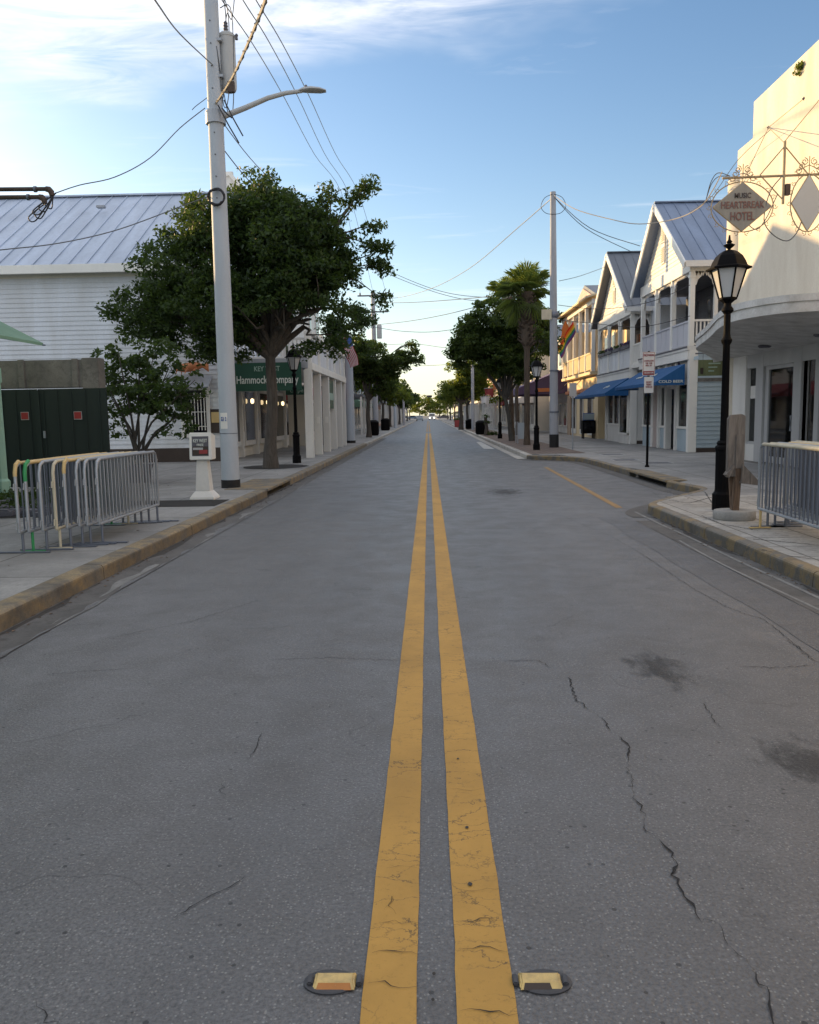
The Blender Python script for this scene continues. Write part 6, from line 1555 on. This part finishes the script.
for dx in (-.28, .28):
    for dy in (-.22, .22): MB().box(c.x+dx-.03, c.x+dx+.03, c.y+dy-.03, c.y+dy+.03, c.z, c.z+.28).build('leg', M['black'], nbx)
MB().box(c.x-.32, c.x+.3, c.y-.2, c.y-.15, c.z+1.0, c.z+1.4).build('display', M['logo_blue'], nbx, bevel=.01)
MB().box(c.x-.3, c.x+.28, c.y-.215, c.y-.2, c.z+1.04, c.z+1.36).build('display_card', M['blue_siding'], nbx)
MB().box(c.x-.28, c.x+.28, c.y-.31, c.y-.3, c.z+.5, c.z+.9).build('window', M['dark_glass'], nbx)
c = G(459, 427, .15); tr_ = thing('planter', 'low dark red wooden planter beside the kerb far down the right pavement', 'planter', c)
MB().box(c.x-.5, c.x+.5, c.y-.5, c.y+.5, c.z, c.z+.8).build('box', M['goods_red'], tr_, bevel=.02)
leaves_mesh('leaves', [c+V((0, 0, .95)), c+V((.3, 0, .9)), c+V((-.3, 0, .9))], .3, 60, .16, M['leaf_mid'], tr_, 6)
for (px, py, pt, lab) in ((473, 430, 365, 'thin grey pole behind the farther black bin on the right'), (395.5, 428, 384, 'short grey pole among the distant left lamps'), (404, 425.5, 398, 'distant pale pole near the end of the left kerb'), (460, 426.5, 385, 'thin distant pole beside the dark red planter')):
    c = G(px, py, .15); pole('street_pole', lab, c, D(px, pt, c.y).z-.15, .22 if px == 395.5 else .15, .14, 'pole_grey' if px != 395.5 else 'pole_conc', None, 10, 'thin poles far along the street')

# ================================================================== TREES
tree('broadleaf_tree', 'large dark spreading tree behind the pale concrete pole on the left', (D(271, 467, 23.6).x, 23.6, .15), .185, 3.3,
     [(-4.8, 23.6, 6.0, 2.5, 2.4, 1.9), (-6.6, 23.8, 5.5, 1.8, 2.0, 1.5), (-3.55, 23.4, 5.6, 1.5, 2.0, 1.8), (-5.2, 23.0, 4.6, 2.4, 2.0, 1.0), (-7.8, 23.6, 4.6, 1.1, 1.5, .75), (-3.2, 23.2, 4.3, 1.3, 1.7, .9), (-5.0, 24.0, 7.4, 1.6, 1.5, .7), (-6.6, 23.3, 3.9, 1.0, 1.0, .6), (-3.2, 23.3, 5.2, 1.15, 1.5, 1.2), (-2.75, 23.5, 6.5, .85, 1.0, .8), (-2.6, 23.4, 5.5, .8, 1.0, .8), (-2.7, 23.2, 4.6, .8, .9, .6), (-3.4, 23.5, 3.9, 1.2, 1.3, .7), (-6.4, 23.5, 6.5, 1.2, 1.4, .7), (-5.8, 23.2, 3.9, 1.3, 1.2, .7), (-4.1, 22.6, 4.05, 1.4, .9, .55), (-5.2, 22.4, 4.1, 1.3, .8, .55), (-3.2, 22.7, 4.1, .9, .9, .55), (-2.9, 22.4, 4.4, .7, .7, .5), (-3.8, 22.2, 3.95, .9, .6, .45), (-4.5, 22.0, 3.95, .9, .6, .4), (-4.2, 23.2, 7.0, 1.3, 1.3, .8)],
     1250, 58, .14, .34, M['leaf'], 11, lean=(.1, 0), bark='bark', thin=.15,
     extra=[D(250, 184, 23.6), D(262, 190, 23.2), D(270, 180, 24), D(360, 190, 23.6), D(368, 184, 23.5), D(352, 203, 23.6), D(330, 195, 23.8), D(322, 203, 23.5), D(376, 226, 23.4), D(383, 250, 23.6), D(378, 266, 23.4), D(388, 268, 23.5), D(372, 244, 23.4), D(381, 298, 23.5), D(112, 312, 23.6), D(122, 296, 23.4), D(118, 312, 23.5), D(196, 205, 23.5), D(188, 212, 23.5)])
# slim multi-stem bush
c = V((D(138, 455, 19).x, 19, .15))
bu = thing('potted_shrub', 'open leafy shrub with bare stems in a dark pot beside the green gate', 'shrub', c)
MB().lathe([(.24, 0), (.30, .30), (.33, .42), (.30, .42), (.27, .38)], 18, c).build('pot', M['trim_dark'], bu, smooth=True)
rr = random.Random(7); cs = []; sm_ = MB()
for i in range(230):
    px, py = rr.gauss(146, 24), rr.gauss(392, 27)
    if not (94 < px < 205 and 340 < py < 440): continue
    if py > 412 and abs(px-140) < 14: continue
    cs.append(D(px, py, 19+rr.gauss(0, .5)))
for k in range(16):
    cs.append(D(rr.gauss(112, 8), rr.gauss(368, 9), 19+rr.gauss(0, .3))); cs.append(D(rr.gauss(150, 12), rr.gauss(358, 10), 19+rr.gauss(0, .3))); cs.append(D(rr.gauss(185, 9), rr.gauss(400, 10), 19+rr.gauss(0, .3)))
for i, (px, py) in enumerate(((100, 372), (118, 352), (140, 350), (155, 352), (170, 365), (195, 380), (200, 400), (110, 395), (150, 375), (178, 415))):
    e = D(px, py, 19+rr.gauss(0, .3)); s = c+V((rr.gauss(0, .08), rr.gauss(0, .08), .38)); m_ = s.lerp(e, .45)+V(((s.x-e.x)*.12, 0, .12))
    sm_.tube([s, s.lerp(m_, .5)+V((0, 0, .05)), m_, m_.lerp(e, .6), e], [.035, .03, .024, .016, .008], 7)
    for q in rr.sample(cs, 5):
        if (q-e).length < 1.2: sm_.tube([m_.lerp(e, .6), q], [.010, .004], 5)
sm_.build('stems', M['bark_grey'], bu, smooth=True)
leaves_mesh('foliage', cs, .17, 22, .13, M['leaf'], bu, 21)
leaves_mesh('ground_cover', [(rr.uniform(-8.2, -6.2), rr.uniform(12.6, 15.8), .2+rr.random()*.1) for _ in range(90)], .16, 14, .10, M['leaf'], None, 31)
gc = bpy.data.objects['ground_cover']; tag(gc, 'low dark green ground cover in the bed at the left edge', 'ground cover', kind='stuff')
rkm = MB()
for i in range(110):
    x, y = rr.uniform(-8.3, -5.9), rr.uniform(12.3, 14.5); s = .04+rr.random()*.09; rkm.obox((x, y, .16+s*.3), (s, s*.3*rr.uniform(-1, 1), 0), (-s*.3*rr.uniform(-1, 1), s*.8, 0), (0, 0, s*.45))
tag(rkm.build('rubble', M['trim_dark'], bevel=.015), 'dark loose rubble and mulch lumps in the bed at the left edge', 'rubble', kind='stuff')

# palms
def palm(name, lab, base, h, rc, seed, nf=34, lean=0):
    rr = random.Random(seed); b = V(base); t = thing(name, lab, 'palm tree', b)
    top = b+V((lean, 0, h)); pts = [b.lerp(top, i/16) for i in range(17)]
    rad = [.125*(1.35 if i == 0 else 1+.09*(i % 2)) + (.13 if i > 10 else 0) for i in range(17)]
    MB().tube(pts, rad, 12).build('trunk', M['palm_bark'], t, smooth=True)
    bo = MB()
    for i in range(150):
        z = h*(.66+.32*rr.random()); a = rr.random()*6.28; p = b+V((lean*z/h, 0, z)); d = V((math.cos(a), math.sin(a), 0))
        bo.obox(p+d*.30, d*.13+V((0, 0, .09)), V((-d.y, d.x, 0))*.05, (0, 0, .018))
    bo.build('boots', M['palm_bark'], t)
    mb = MB()
    st = MB()
    for i in range(nf):
        a = rr.random()*6.283; el = R(rr.choice([80, 60, 45, 30, 15, 0, -20, -40, -55])+rr.gauss(0, 8))
        d = V((math.cos(a)*math.cos(el), math.sin(a)*math.cos(el), math.sin(el))); L = rc*(.42+.15*rr.random())
        hub = top+d*L-V((0, 0, .05)); st.tube([top, top+d*L*.5+V((0, 0, .05)), hub], [.02, .015, .012], 5, cap=False)
        sd = d.cross(V((0, 0, 1))); sd = sd.normalized() if sd.length > .1 else V((1, 0, 0)); up = sd.cross(d).normalized()
        nb = 20; fr = rc*(.5+.12*rr.random())
        for k in range(nb):
            th = R(-120+240*k/(nb-1)); dd = (d*math.cos(th)+sd*math.sin(th)).normalized(); l = fr*(.72+.28*math.cos(th*.7))
            w_ = .022; n_ = dd.cross(up).normalized()
            p1 = hub+dd*l*.6+up*.03-V((0, 0, .05*l)); p2 = hub+dd*l-V((0, 0, (.18+.22*rr.random())*l))
            mb.add([hub-n_*w_*.3, hub+n_*w_*.3, p1+n_*w_, p2, p1-n_*w_], [(0, 1, 2, 3, 4)])
    st.build('leaf_stalks', M['leaf_palm'], t)
    mb.build('fronds', M['leaf_palm'], t, recalc=False)
    return t
c = G(527, 445, .15); palm('palm_tree', 'tall fan palm with ragged trunk behind the second street lamp', c, D(526, 292, c.y).z-.15, 1.5, 3, 56)
c = V((D(514, 440, 47).x, 48, .15)); palm('palm_tree', 'lower fan palm half hidden by the dark tree, left of the taller palm', c, D(508, 297, 48).z-.15, 1.5, 8, 40, lean=-.2)
# right trees
c = G(512, 441, .15)
Y = c.y
def bl(px, py, rx, ry=None, rz=None, y=Y): p = D(px, py, y); return (p.x, p.y, p.z, rx, ry or rx, rz or rx*.75)
tree('broadleaf_tree', 'dark forked tree on the right pavement in front of the palms', c, .13, 2.3, [bl(482, 335, 1.5), bl(512, 340, 1.5), bl(497, 318, 1.2), bl(468, 352, .9), bl(530, 360, .9), bl(500, 358, 1.3), bl(540, 342, 1.0), bl(525, 322, 1.0), bl(470, 342, 1.2), bl(515, 366, 1.2)],
     640, 50, .19, .36, M['leaf_r'], 5, lean=(-.35, 0), bark='bark_grey', extra=[D(450, 349, Y), D(460, 340, Y), D(455, 356, Y), D(462, 366, Y), D(478, 306, Y), D(492, 303, Y)], thin=.2)
c = G(463, 427.5, .15); Y2 = 78; c = V((D(461, 425, Y2).x, Y2, .15))
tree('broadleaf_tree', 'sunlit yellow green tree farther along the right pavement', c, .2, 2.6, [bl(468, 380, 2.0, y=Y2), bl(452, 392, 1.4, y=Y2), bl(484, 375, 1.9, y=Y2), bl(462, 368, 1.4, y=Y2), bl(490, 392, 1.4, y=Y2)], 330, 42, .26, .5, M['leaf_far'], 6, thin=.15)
Y3 = 60; c = V((D(545, 430, Y3).x-2.5, Y3, .15))
tree('broadleaf_tree', 'dark crown filling the space behind the right utility pole', (5.9, 55, .15), .15, 3.2, [bl(520, 330, 1.5, y=55), bl(538, 345, 1.3, y=55), bl(545, 320, 1.1, y=55)], 170, 42, .24, .45, M['leaf'], 7, thin=.1)
# left trees
Y4 = 56; c = V((D(372, 440, Y4).x-.2, Y4, .15))
tree('broadleaf_tree', 'dark rounded tree beyond the striped flag on the left pavement', c, .16, 2.6, [bl(372, 362, 1.9, y=Y4), bl(392, 362, 1.6, y=Y4), bl(404, 362, .9, y=Y4), bl(358, 362, 1.4, y=Y4), bl(384, 380, 1.5, y=Y4), bl(360, 345, .9, y=Y4), bl(396, 350, 1.1, y=Y4)],
     380, 46, .22, .42, M['leaf_r'], 8, extra=[D(419, 360, Y4), D(416, 352, Y4), D(412, 345, Y4)], thin=.15)
tree('broadleaf_tree', 'tree crown closing the gap between the big left tree and the concrete pole', (-5.3, 42, .15), .14, 3.0, [bl(352, 320, 1.0, y=42), bl(345, 345, .9, y=42), bl(336, 322, .9, y=42)], 110, 42, .18, .4, M['leaf'], 9, thin=.1)
tl = ['leafy tree over the distant kerb on the %s, %s']
far = [(-4.6, 84, 6.0, 2.2), (-4.9, 106, 6.4, 2.4), (-4.6, 132, 6.2, 2.4), (4.9, 104, 6.3, 2.5), (5.0, 134, 6.6, 2.4), (-5.2, 165, 7.0, 2.8), (5.4, 168, 7.0, 2.8), (-5.2, 205, 7.6, 3.0), (5.6, 208, 7.6, 3.0), (-5.6, 250, 8.2, 3.4), (6.0, 252, 8.2, 3.4)]
words = ['first past the dark round tree', 'second past the dark round tree', 'third past the dark round tree', 'first past the sunlit tree', 'second past the sunlit tree', 'fourth in the left row', 'third past the sunlit tree', 'fifth in the left row', 'fourth past the sunlit tree', 'last before the crossing on the left', 'last before the crossing on the right']
for i, ((x, y, h, r_), wd) in enumerate(zip(far, words)):
    rr = random.Random(i+40)
    bls = [(x+rr.gauss(0, .4), y, h-1.6+rr.gauss(0, .2), r_, r_, 1.5), (x-math.copysign(1.1, x), y+.5, h-2.1, r_*.7, r_*.7, 1.2), (x+math.copysign(1.3, x), y-.5, h-1.4, r_*.8, r_*.8, 1.2)]
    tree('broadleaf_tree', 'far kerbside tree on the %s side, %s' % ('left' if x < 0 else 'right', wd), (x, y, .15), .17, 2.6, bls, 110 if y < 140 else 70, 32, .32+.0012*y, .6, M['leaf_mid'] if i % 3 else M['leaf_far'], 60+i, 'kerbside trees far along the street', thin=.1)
for i, (x, y, h, r_) in enumerate([(-16, 330, 11, 6), (-3.5, 345, 9.5, 6.5), (4.8, 350, 9.5, 6.5), (15, 335, 11, 6), (26, 340, 12, 7), (-27, 340, 12, 7)]):
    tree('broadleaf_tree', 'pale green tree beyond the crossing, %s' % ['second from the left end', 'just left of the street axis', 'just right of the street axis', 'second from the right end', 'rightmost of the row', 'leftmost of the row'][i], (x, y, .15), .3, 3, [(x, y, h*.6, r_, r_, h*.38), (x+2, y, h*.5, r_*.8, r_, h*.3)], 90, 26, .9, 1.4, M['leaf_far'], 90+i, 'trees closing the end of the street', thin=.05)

# ================================================================== ROWS OF BUILDINGS FARTHER ALONG
def block(name, lab, side, x, y0, y1, h, wall, roof, gable=False, awn=None, seed=0, porch=False, group=None):
    rr = random.Random(seed); s = side; t = thing(name, lab, 'building', (x+s*4, (y0+y1)/2, .15), group)
    X = lambda d: x + s*d
    def bx(mb, d0, d1, ya, yb, za, zb): a, c = sorted((X(d0), X(d1))); return mb.box(a, c, ya, yb, za, zb)
    bx(MB(), 0, 9, y0, y1, .1, h).build('walls', M[wall], t)
    if gable:
        ym = (y0+y1)/2; MB().prism([(X(-.4), y0-.3, h-.1), (X(-.4), ym, h+2.6), (X(-.4), y1+.3, h-.1)], (s*9.6, 0, 0)).build('roof', M[roof], t)
    else: bx(MB(), -.15, 9.1, y0-.05, y1+.05, h, h+.25).build('cornice', M[roof], t)
    n = max(2, int((y1-y0)/2.6))
    for k in range(n):
        y = y0+(y1-y0)*(k+.5)/n
        f = bx(MB(), -.05, -.01, y-.95, y+.95, .35, 2.6).build('shop_window', M['white'], t); bx(MB(), -.07, -.05, y-.85, y+.85, .7, 2.45).build('pane', M['dark_glass'], f)
        z = 3.9
        while z + 1.7 < h:
            f = bx(MB(), -.05, -.01, y-.5, y+.5, z, z+1.5).build('window', M['white_bright'], t); bx(MB(), -.07, -.05, y-.4, y+.4, z+.1, z+1.4).build('pane', M['dark_glass'], f); z += 3
    if porch:
        bx(MB(), -2.2, -.08, y0, y1, 3.1, 3.3).build('porch_roof', M[roof], t)
        for k in range(n+1):
            y = y0+.1+(y1-y0-.2)*k/n; bx(MB(), -2.15, -2.0, y-.08, y+.08, .15, 3.1).build('column', M['white'], t)
    if awn:
        tt = awning('canvas_awning', awn[1], y0+.3, y1-.3, X(-.1), 3.4, X(-1.6), 2.7, awn[0], .25)
    return t
LB = [(41.3, 56.5, 10.1, 'white', 'roof_grey', False, ('stripes', 'red and white striped awning just beyond the short concrete pole'), False), (57, 64, 6.9, 'cream', 'white', False, ('goods_red', 'dull red awning under the dark round tree on the left'), False), (64.5, 76, 7.2, 'offwhite', 'roof_grey', False, None, True),  # heights of the nearest blocks set to shade the houses opposite
      (76.5, 92, 6.5, 'blue_wall', 'white', False, ('green_awning', 'pale green awning far down the left side'), False), (93, 108, 7.4, 'white', 'roof_silver', True, None, True), (109, 128, 6.2, 'pink', 'white', False, None, True), (129, 150, 7.2, 'cream', 'roof_grey', True, None, True), (151, 185, 6.5, 'white', 'white', False, None, True), (186, 230, 7.2, 'offwhite', 'roof_grey', True, None, False), (231, 290, 6.4, 'white', 'white', False, None, False)]
nl = ['white flat roofed shop with a striped awning, next beyond the colonnade', 'cream flat roofed shop behind the dark round tree', 'off white flat roofed building with a pavement porch on the left', 'blue grey flat roofed shop with a pale green awning', 'white gabled building with silver roof far down the left side', 'pinkish flat roofed building far down the left side', 'cream gabled building in the left distance', 'long white flat roofed building in the left distance', 'off white gabled building near the left end of the street', 'last white flat roofed building on the left']
for i, (a, b__, h, wl_, rf_, gb_, aw_, pc_2) in enumerate(LB): block('shop_building', nl[i], -1, -7.3, a, b__, h, wl_, rf_, gb_, aw_, i, pc_2)
RB = [(68, 78, 6.6, 'offwhite', 'roof_grey', True, ('white', 'pale awning behind the sunlit tree on the right'), False), (79, 92, 7.4, 'white', 'white', False, ('goods_red', 'red awning far down the right side'), True), (93, 108, 6.6, 'cream', 'roof_grey', True, None, True), (109, 130, 7.0, 'pink', 'white', False, None, True), (131, 155, 6.4, 'white', 'roof_grey', True, None, True), (156, 190, 7.2, 'cream', 'white', False, None, False), (191, 235, 6.5, 'tan', 'roof_grey', True, None, False), (236, 290, 6.8, 'offwhite', 'white', False, None, False)]
nr = ['off white gabled shop next beyond the purple awning', 'white flat roofed shop with a red awning on the right', 'cream gabled building behind the sunlit tree', 'pinkish flat roofed building far down the right side', 'white gabled building in the right distance', 'cream flat roofed building in the right distance', 'tan gabled building near the right end of the street', 'last off white flat roofed building on the right']
for i, (a, b__, h, wl_, rf_, gb_, aw_, pc_2) in enumerate(RB): block('shop_building', nr[i], 1, 8.8, a, b__, h, wl_, rf_, gb_, aw_, i+20, pc_2)
# small bright flags/banners around the distant right shops
for i, (px, py, y, m_, lab) in enumerate(((484, 398, 62, 'goods_red', 'small red banner hanging over the far right pavement'), (492, 393, 60, 'orange', 'small orange banner hanging beside the forked tree'), (480, 406, 66, 'sign_white', 'small white banner hanging below the red one'), (458, 400, 84, 'pink', 'small pinkish banner on the thin distant pole'))):
    p = D(px, py, y); t = thing('banner', lab, 'banner', p)
    MB().tube([(p.x, y, p.z+.7), (8.9, y, p.z+1.0)], .025, 6).build('pole', M['galv'], t)
    mb = MB()
    for k in range(9):
        u = k/8; mb.v += [(p.x+.05+u*.7, y+.08*math.sin(u*7), p.z+.68+.02*u), (p.x+.1+u*.6, y+.1*math.sin(u*7+1), p.z+.15+.1*math.sin(u*5))]
    for k in range(8): mb.f.append((2*k, 2*k+1, 2*k+3, 2*k+2))
    mb.build('cloth', M[m_], t, smooth=True, recalc=False)

# ---- traffic signal over the far crossing
c = D(429.5, 396.5, 165); ts = thing('traffic_signal', 'dark traffic signal hanging over the far end of the street', 'traffic signal', c)
MB().box(c.x-.5, c.x+.5, c.y-.15, c.y+.15, c.z-.18, c.z+.2).build('housing', M['trim_dark'], ts, bevel=.03)
for k in (-.32, 0, .32): MB().tube([(c.x+k, c.y-.16, c.z), (c.x+k, c.y-.28, c.z)], .11, 12).build('hood', M['black'], ts)
hang('cable', 'span wire holding the far traffic signal', [V((-5, 165, c.z+.6)), V((c.x, 165, c.z+.25)), V((6, 165, c.z+.6))], .03, 'wire')
# fallen leaves and grit along the kerbs
rl_ = random.Random(77); lm = MB()
for i in range(520):
    s_ = rl_.random()
    if s_ < .45: x, y, z = KL+abs(rl_.gauss(.03, .09)), rl_.uniform(3, 30), .008
    elif s_ < .75: x, y, z = KR-abs(rl_.gauss(.03, .09)), rl_.uniform(4, 12.3), .008
    elif s_ < .88: x, y, z = rl_.uniform(-6.5, -3.6), rl_.uniform(6, 27), .158
    else: x, y, z = rl_.uniform(3.8, 8.5), rl_.uniform(7, 27), .160
    a = rl_.random()*6.28; q = .008+.02*rl_.random(); c_, s_ = math.cos(a)*q, math.sin(a)*q
    lm.add([(x-c_, y-s_, z), (x+s_*.5, y-c_*.5, z+.006), (x+c_, y+s_, z+.002), (x-s_*.5, y+c_*.5, z+.007)], [(0, 1, 2, 3)])
tag(lm.build('fallen_leaves', M['wood_brown'], recalc=False), 'small brown leaves and grit scattered along the kerbs', 'leaf litter', kind='stuff')
# ---- vehicles at the far end
def car(name, lab, x, y, rz, col, van=False, lights=False):
    t = thing(name, lab, 'car' if not van else 'van', (0, 0, 0)); L, Wd = (4.4, .88) if not van else (5.2, .98)
    if van: pr = [(-L/2, .35), (-L/2, 1.1), (-L/2+.5, 1.25), (-L/2+1.2, 2.0), (L/2-.1, 2.1), (L/2, .35)]
    else: pr = [(-L/2, .32), (-L/2, .72), (-L/2+.2, .84), (-L/2+1.2, .94), (-L/2+1.9, 1.42), (L/2-1.2, 1.45), (L/2-.45, 1.0), (L/2, .92), (L/2, .32)]
    MB().prism([(p, -Wd, q) for p, q in pr], (0, 2*Wd, 0)).build('body', M[col], t, bevel=.05)
    if van: g = [(-L/2+.46, 1.26), (-L/2+1.12, 1.92), (-L/2+2.0, 1.95), (-L/2+2.0, 1.26)]
    else: g = [(-L/2+1.3, .96), (-L/2+1.95, 1.36), (L/2-1.25, 1.38), (L/2-.7, 1.0)]
    for s in (-1, 1): MB().prism([(p, s*Wd, q) for p, q in g], (0, s*.012, 0)).build('side_window', M['dark_glass'], t)
    a0, a1 = (pr[2], pr[3]) if van else (pr[3], pr[4])
    MB().add([(a0[0]-.02, -Wd*.85, a0[1]+.05), (a0[0]-.02, Wd*.85, a0[1]+.05), (a1[0]-.03, Wd*.8, a1[1]-.05), (a1[0]-.03, -Wd*.8, a1[1]-.05)], [(0, 1, 2, 3)]).build('windscreen', M['dark_glass'], t)
    for px in (-L/2+.85, L/2-.85):
        for s in (-1, 1):
            wv = MB().tube([(px, s*(Wd-.18), .33), (px, s*(Wd+.01), .33)], .33, 16).build('wheel', M['black_rubber'], t); MB().tube([(px, s*(Wd+.01), .33), (px, s*(Wd+.02), .33)], .2, 12).build('rim', M['galv'], wv)
    for s in (-1, 1): MB().box(-L/2-.03, -L/2+.02, s*Wd*.7-.16, s*Wd*.7+.16, .6, .78).build('headlight', M['headlight'] if lights else M['frost'], t)
    t.location = (x, y, 0.01); t.rotation_euler = (0, 0, rz); return t
car('delivery_van', 'white van with lit headlights coming up the street at its far end', 1.2, 262, R(90), 'white_bright', True, True)
car('parked_car', 'dark car parked across the far crossing, right of the white van', 5.4, 299, R(0), 'trim_dark')
car('parked_car', 'grey car at the far crossing, rightmost of the distant cars', 10.5, 300, R(180), 'pole_grey')
car('parked_car', 'silver blue car parked at the far left kerb', -2.3, 225, R(90), 'blue_wall')
car('parked_car', 'dark blue car at the far crossing left of the white van', -6, 300, R(0), 'goods_blue')
